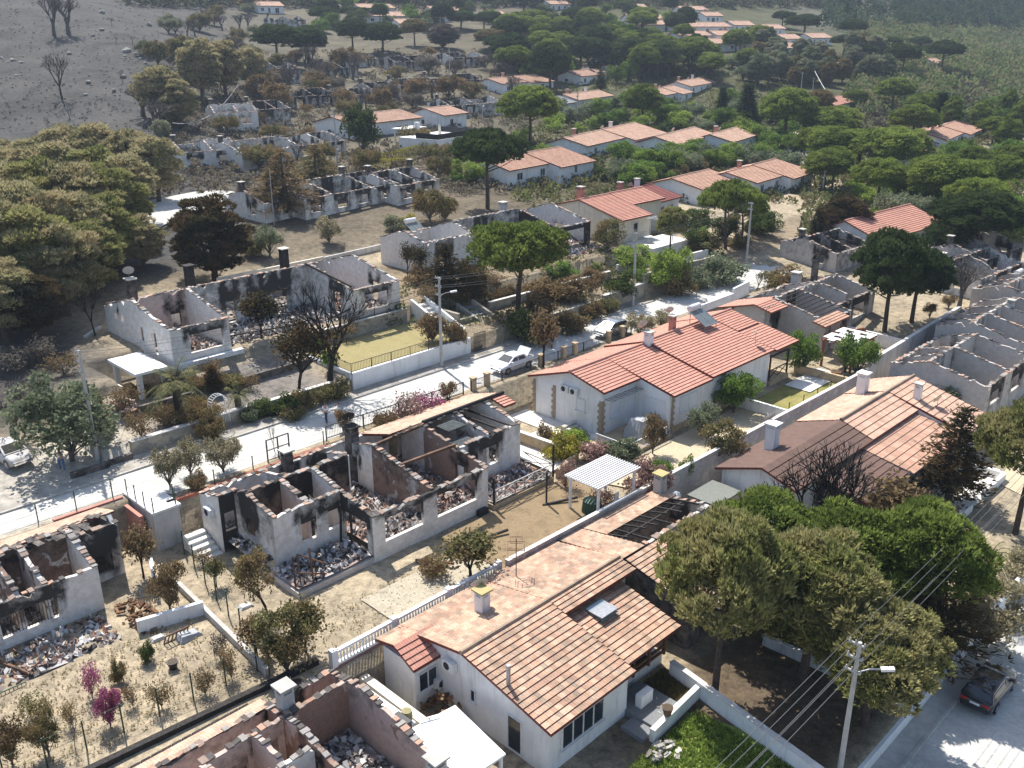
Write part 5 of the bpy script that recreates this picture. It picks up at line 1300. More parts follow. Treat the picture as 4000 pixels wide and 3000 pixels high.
skirt(BH, -30.4, -24, 32.5, 33.9, -.9, -.1, GRAVEL, 'path'); skirt(BH, -24, -21.6, 31.1, 33.9, -.9, .35, GRAVEL, 'entrance_step'); skirt(BH, -25., -24.03, 32.52, 33.92, -.88, .2, GRAVEL, 'entrance_step')
skirt(BH, -32.2, -30.1, 26.4, 32.4, -.9, -.15, GRAVEL, 'path'); skirt(BH, -23.4, -22.4, 32.2, 32.6, .3, 1.1, WHITE, 'porch_pier')
# flat white canopy roofs beside it
def slab(name, label, corners, z, th, mat, cat, legs=True, zleg=-5, tilt=0, mark=None):
    u0, v0 = corners[0]; m = MB(); a = [(u-u0, v-v0) for u, v in corners]; zz = [0, 0, -tilt, -tilt]
    m.face([(x, t, q) for (x, t), q in zip(a, zz)]); m.face([(x, t, q-th) for (x, t), q in zip(a, zz)])
    for i in range(4): j = (i+1) % 4; m.face([(*a[i], zz[i]), (*a[j], zz[j]), (*a[j], zz[j]-th), (*a[i], zz[i]-th)])
    o = thing(name, label, cat, P(u0, v0, z), AZ, None, mark); m.build('roof_slab', mat, o)
    if legs:
        cx, cy = sum(x for x, t in a)/4, sum(t for x, t in a)/4
        for x, t in a: k = MB(); k.bar((x+(cx-x)*.1, t+(cy-t)*.1, zleg-z-.3), (x+(cx-x)*.1, t+(cy-t)*.1, -th), .14); k.build('post', mat, o)
    return o
SLABW = M_plain('bright white roofing', (.86, .86, .86), (.80, .80, .80), 1, .7)
slab('flat_canopy', 'bright white flat canopy roof between the bottom houses', [(-34.2, 26.6), (-31.4, 26.9), (-32., 31.1), (-34.8, 31.0)], -2.95, .12, SLABW, 'canopy')
slab('flat_canopy', 'narrow white shed roof along the bottom burnt house wall', [(-34.6, 22.3), (-33.5, 22.2), (-33.4, 26.2), (-34.6, 26.3)], -3.2, .4, SLABW, 'shed roof')
m = MB(); m.box(-33.2, -32.7, 21.3, 26.6, -5.3, -3.35); o = tag(m.build('garden_wall', CREAM, None, loc=P(0, 0, 0), rot=math.pi/2-AZ), 'cream side wall between narrow white shed roof and tiled house', 'wall')
# ---------------------------------------------------------------- brown and tiled house on the right
RPR = [(22.4, 3.2), (26.2, 4.5), (29., 3.6)]
RH = tile_house('tiled_house', 'long house roofed half in brown sheet and half in pale tiles', P(0, 0, -5), AZ,
    [(-1.2, 10.9, RPR)], zb=-.8, tilem=TILEB, mark='the brown roofed house', ridge=False, tiles_w=.6)
TH2 = MB(); wl2 = MB()
for (x0, x1, pr) in ((10.9, 19.5, [(22.4, 3.25), (26.2, 4.55), (29., 3.65)]), (19.5, 24.9, [(22.4, 3.3), (26.2, 4.6), (33.2, 2.7)])):
    for (ta, za), (tb, zb_) in zip(pr, pr[1:]):
        if za >= zb_: roof_plane(TH2, x0, x1, ta, za, tb, zb_, row=.6)
        else: roof_plane(TH2, x0, x1, tb, zb_, ta, za)
    gable_body(wl2, x0, x1-.3, [(pr[0][0]+.4, pr[0][1]), (pr[1][0], pr[1][1]-.15), (pr[2][0]-.4, pr[2][1]-.1)], -.8)
r1_ = TH2.build('tiled_roof', [TILEF, FASC], RH); wl2.build('side_wall', WHITE, RH)
r_ = MB(); r_.tube([(10.9, 26.2, 4.6), (25., 26.2, 4.63)], .14, 7); r_.build('ridge_cap', TILEW, r1_)
r_ = MB(); roof_plane(r_, 2.5, 9.4, 28.7, 3.35, 32.6, 2.6, row=.6); r_.build('porch_roof', [TILEB, FASC], RH)
r_ = MB(); roof_plane(r_, 9.4, 19.4, 28.7, 3.40, 33., 2.62, row=.6); r_.build('porch_roof', [TILE, GREYM], RH)
m = MB(); m.box(2.9, 9.2, 28.8, 31.9, -.8, 2.55); m.build('porch_room', GLASS, RH); m = MB()
for x in (9.4, 12, 14.5, 17): m.bar((x, 32.6, -.2), (x, 32.6, 2.6), .12)
m.build('porch_post', METW, RH)
chimney(RH, 3.5, 24.3, 3.5, 5.9, .8, WHITE, WHITE); chimney(RH, 19.4, 24.0, 3.6, 5.7, .8, WHITE, WHITE); chimney(RH, 21., 28.2, 3.6, 5.4, .55, WHITE, CONC)
dish(RH, 4.2, 23.6, 5.4, .5, .6, GREYW, .3); dish(RH, 21.4, 29.8, 3.4, .45, .9, CREAM, .2)
skirt(RH, 9, 19, 33.1, 36.6, -.8, -.05, PAVE, 'terrace'); m = MB()
for a, b in (((9.2, 36.6), (12, 36.6)), ((14.5, 36.6), (19, 36.6)), ((9.2, 33.2), (9.2, 36.6)), ((19, 36.6), (19, 34))): m.bar((*a, .25), (*b, .25), .3, .7)
m.build('terrace_wall', WHITE, RH)
for i in range(7): skirt(RH, 20.2+i*.5, 20.7+i*.5, 34.6, 35.8, -1, .0-i*.12, WHITE, 'step')
# small grey shed and water tank by the divider wall
sh_ = thing('garden_shed', 'small shed with grey mineral roof behind the divider wall', 'shed', P(-4.6, 22.6, -5), AZ)
m = MB(); m.box(0, 3., 0, 2.2, -.3, 2.2); m.build('wall', CREAM, sh_); m = MB(); m.box(-.15, 3.15, -.15, 2.35, 2.202, 2.32); m.build('roof', M_plain('grey felt', (.20, .21, .19), (.15, .16, .14), 6, .9), sh_); window(sh_, 'f', 2.2, 1, 2, .3, 1.9, 1, None, SHUT, 'door', False)
wt = thing('water_tank', 'pair of white cylinder water tanks on a rack beside the grey shed', 'water tank', P(-6.6, 22.3, -5), AZ)
for t, z in ((0, 2.6), (.7, 2.1)): m = MB(); m.tube([(-.9, t, z), (-.82, t, z), (.82, t, z), (.9, t, z)], [.2, .32, .32, .2], 14); m.build('tank', METW, wt)
m = MB()
for x in (-.7, .7):
    for t in (-.2, .9): m.bar((x, t, -.3), (x, t, 2.1), .06)
m.bar((-.7, -.2, 2.), (.7, -.2, 2.), .06); m.bar((-.7, .9, 1.75), (.7, .9, 1.75), .06); m.build('rack', REDW, wt)
# half-burnt house behind the big pine
HB = thing('burnt_house', 'half burnt tiled house with a hole in its roof behind the bottom tiled house', 'burnt house', P(-17.4, 21.2, -5), AZ, None, 'the half burnt house')
r_ = MB(); roof_plane(r_, 0, 2.2, 5.2, 4.2, 0, 3.3); roof_plane(r_, 2.2, 9.8, 2.2, 3.75, 0, 3.3); roof_plane(r_, .2, 5, 5.3, 4.1, 10.2, 2.9); r_.build('roof', [TILEW, BLACKC], HB)
m = MB(); gable_body(m, .3, 1.6, [(.5, 3.2), (5.2, 4.), (9.9, 2.9)], -.6); gable_body(m, 1.6, 9.5, [(.5, 3.2), (2.1, 3.55)], -.6); m.build('wall', SOOTM, HB)
cop = MB(); hq = lambda x, t: interp([(0, 3.2), (5, 4.1), (10, 2.9)], t)
ruin_wall(HB, 'partition_wall', 2.4, 5., 9.4, 5., -.6, hq, [], mat=SCORCHG, soot=.15, brick=.1, cop=cop); ruin_wall(HB, 'gable_wall', 9.5, 0, 9.5, 10, -.6, hq, [(2, 3, 1, 2.1)], mat=SCORCHG, soot=.4, cop=cop); ruin_wall(HB, 'front_wall', 5., 9.8, 9.5, 9.8, -.6, hq, [(1, 3, .8, 2.1)], mat=SCORCHG, soot=.4, cop=cop)
cop.build('wall_coping', SHARD, HB, tint='tint'); rubble(HB, 1.8, 9.2, 2.3, 9.6, .3, mix='dark', seed=41)
m = MB()
for i in range(9): m.bar((2.3+i*.85, 2.2, 3.7), (2.5+i*.85, 4.6+rnd.uniform(-1, .6), 4.), .1)
m.bar((2.2, 3.4, 3.9), (9, 3.2, 3.8), .1); m.build('charred_rafters', BLACKC, HB); chimney(HB, 9.7, .9, 3, 4.9, .66, GREYW, M_plain('ochre cap', (.3, .2, .1)))
# ---------------------------------------------------------------- upper row left: burnt house with large gable
RA = thing('burnt_house', 'long roofless burnt house with white end gable above the lawn', 'burnt house', P(0, 0, 3.), AZ, None, 'the white gabled burnt house')
def hA(x, t): return interp([(-27.4, 2.5), (-21.7, 4.1), (-14.6, 2.75)], max(-27.4, min(-14.6, t)))
cop = MB()
def WA(nm, *a, ops=(), s=.3, b=.3, mat=SCORCH, q=.85, fn=None): return ruin_wall(RA, nm, *a, -1.8, hA, ops, mat=mat, soot=s, brick=b, cop=cop, copq=q, sootfn=fn)
WA('gable_wall', -24.4, -27.5, -24.4, -14.9, ops=[(2.0, 2.5, 1.6, 2.2), (3.3, 3.9, 1.6, 2.3), (6.6, 7.5, .6, 2.0), (9.0, 9.9, .1, 2.0)], s=-.25, b=0)
WA('front_wall', -24.5, -15., -19.3, -15., ops=[(1.6, 4.6, .55, 2.1)], s=.2, b=.1); WA('partition_wall', -19.3, -27.4, -19.3, -15, s=.1, b=.2)
WA('rear_wall', -24.4, -27.4, -1., -27.4, ops=[(9.5, 10.4, .9, 2.1), (13.2, 14.2, .9, 2.1), (15.2, 16.5, .9, 2.1), (20, 21, .9, 2)], s=.45, b=.35)
WA('partition_wall', -24.3, -22.0, -19.4, -22.0, ops=[(3.3, 4.2, .1, 2.)], s=.25, b=.1, mat=SCORCHP)
WA('partition_wall', -19.2, -21.8, -6.4, -21.8, ops=[(3.5, 4.4, .1, 2.1), (6.2, 7.2, .6, 2.1), (8.6, 10., .6, 2.1)], s=.45, b=.4)
WA('gable_wall', -6.4, -27.4, -6.4, -14.6, ops=[(9.6, 10.8, .1, 2.2)], s=.35, b=.2); WA('front_wall', -6.5, -14.6, -1., -14.6, ops=[(1.3, 4.1, .6, 2.1)], s=.25, b=.1); WA('gable_wall', -1.1, -27.5, -1.1, -14.5, ops=[(8.8, 9.8, .1, 2.)], s=.1, b=.15)
WA('partition_wall', -12.8, -27.3, -12.8, -21.9, s=.35, b=.3)
cop.build('wall_coping', SHARD, RA, tint='tint')
rubble(RA, -24.2, -19.5, -21.8, -15.2, .1, seed=51, ash=.3); rubble(RA, -19.1, -6.6, -21.6, -15.5, -.1, seed=52, mix='ash'); rubble(RA, -6.2, -1.3, -27, -14.8, .1, seed=53); rubble(RA, -24, -6.6, -27.2, -22, .1, seed=54, mix='dark', n=200)
skirt(RA, -24.3, -18.4, -14.85, -14.3, -1.8, .0, WHITE, 'plinth'); skirt(RA, -19.1, -6.6, -21.6, -14.9, -1.8, -.15, STONE, 'terrace_base')
chimney(RA, -22.2, -26.6, 0, 4.6, .7, SOOTM, CREAM); dish(RA, -22.1, -26.9, 4.5, .5, .8, GREYW, .3); chimney(RA, -17.6, -24.4, 0, 5.4, .7, BLACKC, BLACKC); chimney(RA, -6.9, -25.4, 0, 5.1, .7, BLACKC, CREAM)
beams(RA, [((-19, -18, .2), (-12, -15.6, .5), .12), ((-9, -16, 0), (-4.6, -14.4, 1.6), .14), ((-6.8, -21.8, 4.2), (-6.2, -15.2, 3.0), .16)])
# ---------------------------------------------------------------- upper row: burnt house with black gable
RB = thing('burnt_house', 'roofless burnt house with black soot gable and open corner room above the street', 'burnt house', P(0, 0, 3.), AZ, None, 'the black gabled burnt house')
def hR(x, t): return interp([(-30.3, 3.1), (-26.2, 4.5), (-19.6, 2.95)], max(-30.3, min(-19.6, t)))
cop = MB()
def WR(nm, *a, ops=(), s=.3, b=.3, mat=SCORCH, q=.85): return ruin_wall(RB, nm, *a, -1.5, hR, ops, mat=mat, soot=s, brick=b, cop=cop, copq=q)
WR('gable_wall', 9.2, -30.4, 9.2, -22.4, s=-.1, b=.1); WR('rear_wall', 9.1, -30.3, 33.9, -30.3, s=.3, b=.2); WR('partition_wall', 16.5, -30.2, 16.5, -22, s=.2, b=.4)
WR('front_wall', 9.1, -22.5, 16.6, -22.5, ops=[(2, 3.6, .8, 2.1)], s=.3); WR('gable_wall', 27.8, -30.2, 27.8, -19.5, s=.75, b=0); WR('front_wall', 27.7, -19.6, 33.9, -19.6, ops=[(1.1, 5.2, .5, 2.4)], s=.75, b=0); WR('gable_wall', 33.8, -30.4, 33.8, -19.5, s=-.1, b=0, ops=[(5, 6.5, .8, 2.)]); WR('partition_wall', 16.6, -26.2, 27.7, -26.2, ops=[(4, 5, .1, 2.)], s=.5)
cop.build('wall_coping', SHARD, RB, tint='tint')
rubble(RB, 28, 33.6, -30, -19.8, .1, seed=61); rubble(RB, 9.4, 27.6, -30, -22.6, .1, seed=62, mix='dark', n=500); skirt(RB, 27, 34.6, -19.4, -16.6, -1.6, -.1, STONE, 'terrace_base'); rubble(RB, 27.1, 34.5, -19.4, -16.7, -.1, mix='ash', seed=63, amp=.1)
chimney(RB, 26.4, -27.6, 0, 5.3, .8, GREYW, CONC); beams(RB, [((29.2, -19.4, 2.4), (32.2, -18.6, -.1), .12), ((33.6, -19.3, 2.2), (31, -17.5, 0), .1)])
solar('grey solar heater tank above the black gabled burnt house', P(16.0, -33, 5.3))
# ---------------------------------------------------------------- cream house beyond
YH = tile_house('tiled_house', 'cream house with tiled roof and white pipe pergola above the street', P(0, 0, 3.), AZ,
    [(37.2, 43.6, [(-29., 3.5), (-24.4, 4.7), (-17., 2.9)]), (43.6, 51, [(-29., 3.5), (-24.4, 4.75), (-20.4, 3.7)])], zb=-1.5, wallm=CREAM, tilem=TILER, mark='the cream house')
window(YH, 'l', 37.53, -26, -25.2, .8, 2.1, 2); window(YH, 'f', -17.42, 40, 41, .8, 2.2, 1); window(YH, 'f', -20.82, 45, 48, .3, 2.2, 3); chimney(YH, 39, -25.6, 4.2, 6., .75, PINKM, CONC)
skirt(YH, 38, 46, -17, -12.6, -1.5, -.1, PAVE, 'terrace'); m = MB()
for x in (42.6, 46):
    for t in (-16.6, -13): m.bar((x, t, -.1), (x, t, 2.6), .07)
for i in range(8): m.bar((42+i*.6, -16.8, 2.66), (42+i*.6, -12.6, 2.66), .05)
for t in (-16.6, -13): m.bar((41.8, t, 2.62), (46.4, t, 2.62), .06)
m.build('pipe_pergola', METW, YH)
# ---------------------------------------------------------------- street row right: burnt house with timber canopy
RR = thing('burnt_house', 'burnt house with leftover tiled corner and charred rafters right of the white villa', 'burnt house', P(0, 0, -1.8), AZ, None, 'the charred rafter house')
def hX(x, t): return interp([(4.4, 2.7), (8.4, 3.9), (15, 2.5)], max(4.4, min(15, t)))
cop = MB()
def WX(nm, *a, ops=(), s=.3, b=.3, mat=SCORCHG, q=.85): return ruin_wall(RR, nm, *a, -1.2, hX, ops, mat=mat, soot=s, brick=b, cop=cop, copq=q)
WX('gable_wall', 27.6, 4.4, 27.6, 9.4, s=-.3, b=-.2); WX('front_wall', 27.5, 9.4, 30.9, 9.4, ops=[(1.6, 2.8, .1, 2.1)], s=.4); WX('gable_wall', 31, 4.4, 31, 14.6, s=.1); WX('front_wall', 30.9, 14.5, 36.2, 14.5, ops=[(1, 4, .1, 2.2)], s=.6)
WX('rear_wall', 27.5, 4.4, 45.1, 4.4, ops=[(6, 7, .9, 2), (13, 14, .9, 2)], s=.2); WX('gable_wall', 36.2, 4.4, 36.2, 14.6, s=.2); WX('partition_wall', 40.5, 4.4, 40.5, 12, s=.2); WX('gable_wall', 45, 4.3, 45, 13.2, s=.15); WX('front_wall', 36.2, 13., 45.1, 13., ops=[(1, 2.4, .1, 2.1), (4, 7, .6, 2.1)], s=.45); WX('partition_wall', 31, 8.4, 45, 8.4, s=.35, ops=[(3, 4, .1, 2)])
cop.build('wall_coping', SHARD, RR, tint='tint'); rubble(RR, 31.2, 44.8, 4.6, 12.8, .1, mix='dark', seed=71, n=500)
r_ = MB(); roof_plane(r_, 27, 31.2, 8.4, 4.0, 4.0, 2.75); roof_plane(r_, 27, 30.4, 8.4, 4.0, 10.4, 3.5); r_.build('roof', [TILER, REDW], RR); r_ = MB(); roof_plane(r_, 29.2, 34.6, 13.9, 2.9, 15.3, 2.55); r_.build('eave_tiles', [TILE, REDW], RR)
m = MB()
for i in range(8): m.bar((31.5, 9.+i*.65, 3.85-i*.12), (36.2, 9.+i*.65, 3.85-i*.12), .09)
m.build('charred_rafters', BLACKC, RR); chimney(RR, 44.4, 6.0, 0, 5.3, .6, SOOTM, SOOTM); dish(RR, 44.4, 6., 5.3, .55, .4, DARKM, .1); chimney(RR, 42.2, 4.9, 0, 4.0, .9, GREYW, CONC)
tc_ = thing('timber_canopy', 'red timber canopy with checkered white roof beside the charred rafter house', 'canopy', P(27.2, 16.3, -2.5), AZ)
for x in (0, 4.4):
    for t in (0, 3.): m = MB(); m.bar((x, t, -.2), (x, t, 2.5), .2); m.build('post', REDW, tc_)
m = MB()
for t in (0, 3.): m.bar((-.3, t, 2.6), (4.7, t, 2.6), .14, .2)
for x in (0, 1.1, 2.2, 3.3, 4.4): m.bar((x, -.3, 2.72), (x, 3.3, 2.72), .1, .14)
m.build('beam', REDW, tc_); m = MB()
for i in range(8):
    for j in range(5):
        if (i+j*2) % 4: m.box(-.3+i*.62, .28+i*.62, -.3+j*.72, .4+j*.72, 2.82, 2.86)
m.build('roof_board', WHITE, tc_)
m = MB(); m.bar((5.6, 1, -.2), (6.4, 1, 2.6), .2); m.bar((6.4, 1, 2.6), (8., 2.2, -.1), .2); m.bar((6.4, 1, 2.6), (2, -1, 2.5), .18); m.bar((6.4, 1, 2.6), (8.2, -1.5, 1.2), .18); m.bar((5.6, 1, 1.2), (8, 0, 1.4), .14); m.bar((7, -1.6, -.2), (7, -1.6, 2.4), .18)
tag(m.build('collapsed_frame', REDW, None, loc=P(27.2, 16.3, -2.5), rot=math.pi/2-AZ), 'leaning red timber frame half collapsed beside the checkered canopy', 'timber frame')
# ---------------------------------------------------------------- lower row right: a chain of roofless houses
def hW(x, t): return interp([(0, 3.0), (3.4, 4.0), (8.5, 2.9)], max(0, min(8.5, t)))
for (u0, L, z, dv, lab, mk, sd, pr) in ((27.4, 11.5, -3.6, 23.2, 'grey roofless burnt house with arched window in its near gable behind the brown roof', 'the arched window ruin', 3, 2), (40.2, 13, -2.9, 22.2, 'middle roofless house of the lower right chain with lattice panels', 'the middle ruin of the chain', 5, 3), (54.6, 14, -2.2, 20.5, 'far roofless house of the lower right chain with water tank', 'the far ruin of the chain', 9, 3)):
    o = thing('burnt_house', lab, 'burnt house', P(u0, dv, z), AZ, None, mk); cop = MB(); rr = random.Random(sd)
    xs = [L*i/pr for i in range(pr+1)]
    for i, x in enumerate(xs):
        e = i in (0, pr); ruin_wall(o, 'gable_wall' if e else 'partition_wall', x, -.1, x, 8.6, -2.2, hW, [(.6, 1.5, 1.1, 1.7)] if i == 0 and sd == 3 else ([(rr.uniform(1, 2), 3, .1, 1.9)] if rr.random() < .4 else []), mat=SCORCHG, soot=-.15 if i == 0 else .12, brick=-.2 if i == 0 else .15, cop=cop)
        if i == 1:
            x2 = x-L/pr/2; ruin_wall(o, 'partition_wall', x2, .1, x2, 3.1, -2.2, hW, (), mat=SCORCHG, soot=.2, brick=.3, cop=cop)
    ruin_wall(o, 'rear_wall', -.1, 0, L+.1, 0, -2.2, hW, [(2, 3, .9, 1.9), (L-4, L-3, .9, 1.9)], mat=SCORCHG, soot=.15, cop=cop); ruin_wall(o, 'front_wall', -.1, 8.5, L+.1, 8.5, -2.2, hW, [(1.5, 4, .8, 2), (L-4.5, L-2, .5, 2)], mat=SCORCHG, soot=.35, cop=cop); ruin_wall(o, 'partition_wall', .1, 3.2, L-.1, 3.2, -2.2, hW, [(2, 3, .1, 2), (6, 7, .1, 2)], mat=SCORCHG, soot=.2, cop=cop)
    cop.build('wall_coping', SHARD, o, tint='tint'); rubble(o, .1, L-.1, .1, 8.4, -.5, mix='dark', seed=sd, n=300)
    if sd == 5: chimney(o, 9, 4, 0, 4.6, .6, GREYW, CONC)
    if sd == 9: chimney(o, 12, 2, 0, 4.8, .7, GREYW, CONC); m = MB(); m.tube([(9.5, 1.5, 3.4), (11.2, 1.5, 3.4)], .32, 12); m.build('roof_tank', METW, o)
    if sd == 3: dish(o, 9.6, 8.6, 1.6, .6, 1., GREYW, .2)
# ---------------------------------------------------------------- walls of the plots
CAPW = M_plain('pale wall cap', (.66, .64, .60), (.5, .48, .45), 1.2, .9)
wall_line('divider_wall', 'long whitewashed block wall dividing the street row from the lower row', [(-21.8, 21.), (26.5, 21.4)], 2, .25, BLOCKW, level=-1.35, base=-5, capm=CAPW, mark='the long divider wall')
wall_line('divider_wall', 'stained block wall between sandy garden and burnt chain on the right', [(26.8, 21.2), (52, 20.2)], 2, .3, GREYW, level=-.8, base=-5, capm=CAPW)
wall_line('balustrade_wall', 'maroon footed wall under the white balustrade', [(-34.4, 20.6), (-22., 20.6)], 2, .3, M_plain('maroon wall', (.22, .07, .06), (.3, .22, .2), 1, .9), level=-2.45, base=-5)
bal = thing('balustrade', 'white balustrade of turned posts along the tiled roof edge', 'balustrade', P(-34.4, 20.6, -2.45), AZ, None, 'the white balustrade')
m = MB(); m.bar((0, 0, .86), (12.4, 0, .86), .24, .13); m.build('top_rail', WHITE, bal); m = MB(); m.bar((0, 0, .09), (12.4, 0, .09), .24, .14); m.build('bottom_rail', WHITE, bal)
for i in range(4): m = MB(); m.box(i*4.05-.02, i*4.05+.3, -.18, .18, 0, 1.05); m.build('pier', WHITE, bal)
m = MB()
for i in range(58):
    x = .42+i*.205
    if any(abs(x-(k*4.05+.14)) < .2 for k in range(4)): continue
    m.tube([(x, 0, .15), (x, 0, .25), (x, 0, .38), (x, 0, .6), (x, 0, .8)], [.045, .045, .075, .04, .045], 7, cap=False)
o = m.build('baluster', WHITE, bal, smooth=True); o['kind'] = 'stuff'
wall_line('retaining_wall', 'red painted retaining wall between street verge and the roofless double house', [(-34., 2.15), (-21.6, 2.15)], .5, .3, BRICKM, level=.25, base=-2.5)
wall_line('retaining_wall', 'ochre stained retaining wall under the black street fence', [(-21.5, 2.1), (-7.6, 2.1)], .5, .35, M_plain('ochre stained wall', (.42, .33, .2), (.2, .16, .11), .8, .9, bmp=.2), level=.35, base=-2.5)
wall_line('retaining_wall', 'pink retaining wall behind the left burnt house', [(-40, -.9), (-35.6, -.9)], .5, .3, PINKM, level=.15, base=-2.6); wall_line('retaining_wall', 'pink side wall running down beside the concrete garage', [(-35.7, -.9), (-35.7, 2.)], .5, .25, PINKM, level=-.2, base=-2.6)
g = thing('garage', 'flat roofed concrete garage box at the street edge', 'garage', P(-35.3, -1.2, 0), AZ, None, 'the concrete garage'); m = MB(); m.box(0, 1.75, 0, 4.1, -2.9, .1); m.build('wall', GREYW, g); m = MB(); m.box(-.1, 1.85, -.1, 4.2, .102, .25); m.build('roof', CONCL, g)
wall_line('garden_wall', 'tall white garden wall below the yellowed lawn', [(-13.4, -5.8), (.2, -5.8)], 1.5, .3, WHITE, level=1.62, base=-.2, mark='the white garden wall')
wall_line('garden_wall', 'white side wall closing the yellowed lawn', [(-13.4, -5.9), (-13.4, -12.6)], 1.5, .3, WHITE, level=1.66, base=-.2)
fence('garden_fence', 'thin dark railing on the tall white garden wall', [(-13.4, -12), (-13.4, -5.8), (-.6, -5.8)], lambda u, v: 1.66, .8, .05, 2.1, .16)
wall_line('retaining_wall', 'pale stone retaining wall at the back of the yellowed lawn', [(-13.8, -14.15), (-.6, -14.15)], 1, .35, STONE, level=2.9, base=1, capm=CAPW)
fence('terrace_railing', 'black railing on the stone terrace above the yellowed lawn', [(-8, -14.2), (-.8, -14.2)], lambda u, v: 2.95, .8, .05, 2, .14)
def stairs(label, u0, u1, v0, v1, z0, z1, n, mat, wallm=None):
    o = thing('garden_stairs', label, 'stairs', P(u0, v0, z0), AZ); m = MB(); L = v1-v0
    for i in range(n): m.box(0, u1-u0, L*i/n, L*(i+1)/n, z1-z0-1., (z1-z0)*(i+.5)/n)
    m.build('steps', mat, o)
    for k, x in enumerate((-.16, u1-u0+.16)):
        w = MB(); w.face([(x-.14, 0, .5), (x-.14, L, z1-z0+.5), (x-.14, L, z1-z0-1.2), (x-.14, 0, z1-z0-1.2)]); w.face([(x+.14, 0, .5), (x+.14, L, z1-z0+.5), (x+.14, L, z1-z0-1.2), (x+.14, 0, z1-z0-1.2)]); w.face([(x-.14, 0, .5), (x+.14, 0, .5), (x+.14, L, z1-z0+.5), (x-.14, L, z1-z0+.5)]); w.face([(x-.14, L, z1-z0+.5), (x+.14, L, z1-z0+.5), (x+.14, L, z1-z0-1.2), (x-.14, L, z1-z0-1.2)]); w.build('side_wall', wallm or WHITE, o)
    return o
stairs('white garden stairs between yellowed lawn and stone wall', .5, 1.9, -14.4, -6.2, 3.1, .2, 11, PAVE)
stairs('grey stone stairs climbing to the pine garden beside the street', 4.8, 6.6, -12.4, -5.8, 2.2, .2, 10, M_plain('grey steps', (.33, .35, .37), (.22, .23, .24), 2), STONE)
wall_line('retaining_wall', 'dressed stone retaining wall between the two garden stairs', [(2.4, -9.8), (4.5, -9.8)], 1, .35, STONE, level=2.0, base=-.2); wall_line('retaining_wall', 'stone retaining wall returning to the street beside white stairs', [(2.5, -13), (2.5, -9.8)], 1, .35, STONE, level=2.6, base=-.2)
wall_line('garden_wall', 'low rubble wall with pale cap by the palm', [(-32.3, -6.6), (-22.6, -6.6)], 1.0, .4, STONE, level=1.15, base=-.2, capm=CAPW)
wall_line('garden_wall', 'rubble garden wall left of the arch by the street', [(-21, -6.5), (-15, -6.4)], .9, .35, STONE, level=1.1, base=-.2, capm=CAPW); wall_line('garden_wall', 'sooty low wall in the left parking garden', [(-36.8, -6.2), (-32.5, -6.1)], .4, .35, SOOTM, under=.3)
wall_line('garden_wall', 'low burnt terrace wall behind the arch', [(-31, -11.2), (-14, -11.2)], .4, .3, SOOTM, level=1.75, base=1)
wall_line('street_wall', 'long ochre rubble wall along the upper street side under shrubs', [(7.2, -5.7), (19.8, -5.8)], 1.2, .4, STONE, level=1.5, base=-.2, mark='the ochre street wall')
wall_line('street_wall', 'stone street wall around the iron gate', [(19.9, -5.8), (27.2, -6.)], 1.2, .4, STONE, level=1.75, base=-.2, capm=CAPW)
wall_line('street_wall', 'pale stone street wall beneath the pines further along', [(27.4, -6.2), (44, -7.2)], 1.2, .4, STONE, under=.6)
wall_line('terrace_wall', 'middle terrace wall in the garden of the black gabled burnt house', [(8, -11.2), (27, -10.6)], 1., .3, STONE, level=2.35, base=1.1, capm=CAPW); wall_line('terrace_wall', 'white terrace wall below the cream house', [(29.5, -11.6), (38, -11.2)], .9, .3, WHITE, level=2.5, base=.4); wall_line('terrace_wall', 'pale terrace wall around brown soil right of the cream house', [(38.5, -9.8), (46, -9.8)], .9, .3, CONCL, under=.6)
wall_line('street_wall', 'smooth white wall stepping along the lower street side', [(24.6, 2.2), (33.4, 2.0)], .9, .22, WHITE, level=.9, base=-2.4); wall_line('street_wall', 'higher white wall stub by the bend of the street', [(33.6, 1.9), (37.6, 1.4)], 1.2, .25, WHITE, level=1.4, base=-2.4)
wall_line('plot_wall', 'white low wall between sandy garden and watered lawn', [(12.1, 15.9), (12.1, 20.9)], 1, .22, WHITE, level=-1.5, base=-2.7); wall_line('plot_wall', 'pale wall closing the sandy garden by the leaning trees', [(37.6, 13.6), (37.2, 20.4)], .8, .25, WHITE, level=-1.3, base=-2.7); wall_line('plot_wall', 'ochre stone planter wall behind the white villa porch', [(23.5, 15.4), (23.7, 20.9)], .8, .3, STONEY, level=-1.7, base=-2.7)
wall_line('plot_wall', 'ochre stone wall between roofless double house and white villa', [(-7.6, 3), (-7., 12.2)], 1.1, .3, STONEY, level=-1.4, base=-2.7, capm=CAPW); wall_line('plot_wall', 'ochre stone edge of the pale courtyard beside the double house', [(-9.6, 14.2), (-6.2, 13.2)], 1, .3, STONEY, level=-1.8, base=-2.7)
sheet('terrace', [(-9.4, 4), (-7.3, 4), (-7.3, 13.4), (-9.4, 13.4)], PAVE, -2.30)
wall_line('plot_wall', 'white wall under the big pine leading to the lower street', [(-19.6, 31.8), (-21.4, 42.2)], .9, .28, WHITE, level=-4.1, base=-5.4, capm=CAPW); wall_line('plot_wall', 'rough white planter wall in front of the bottom tiled house', [(-24.6, 34.2), (-19.9, 33.9)], .8, .3, CONCL, level=-4.25, base=-5.4)
wall_line('plot_wall', 'dark plot wall between the pines by the lower street', [(-13.4, 34.), (-13., 42.3)], .8, .28, GREYW, level=-4.4, base=-5.4); wall_line('plot_wall', 'grey plot wall behind the cedar', [(-3.5, 33.4), (-3.2, 42.3)], .8, .28, GREYW, level=-4.4, base=-5.4)
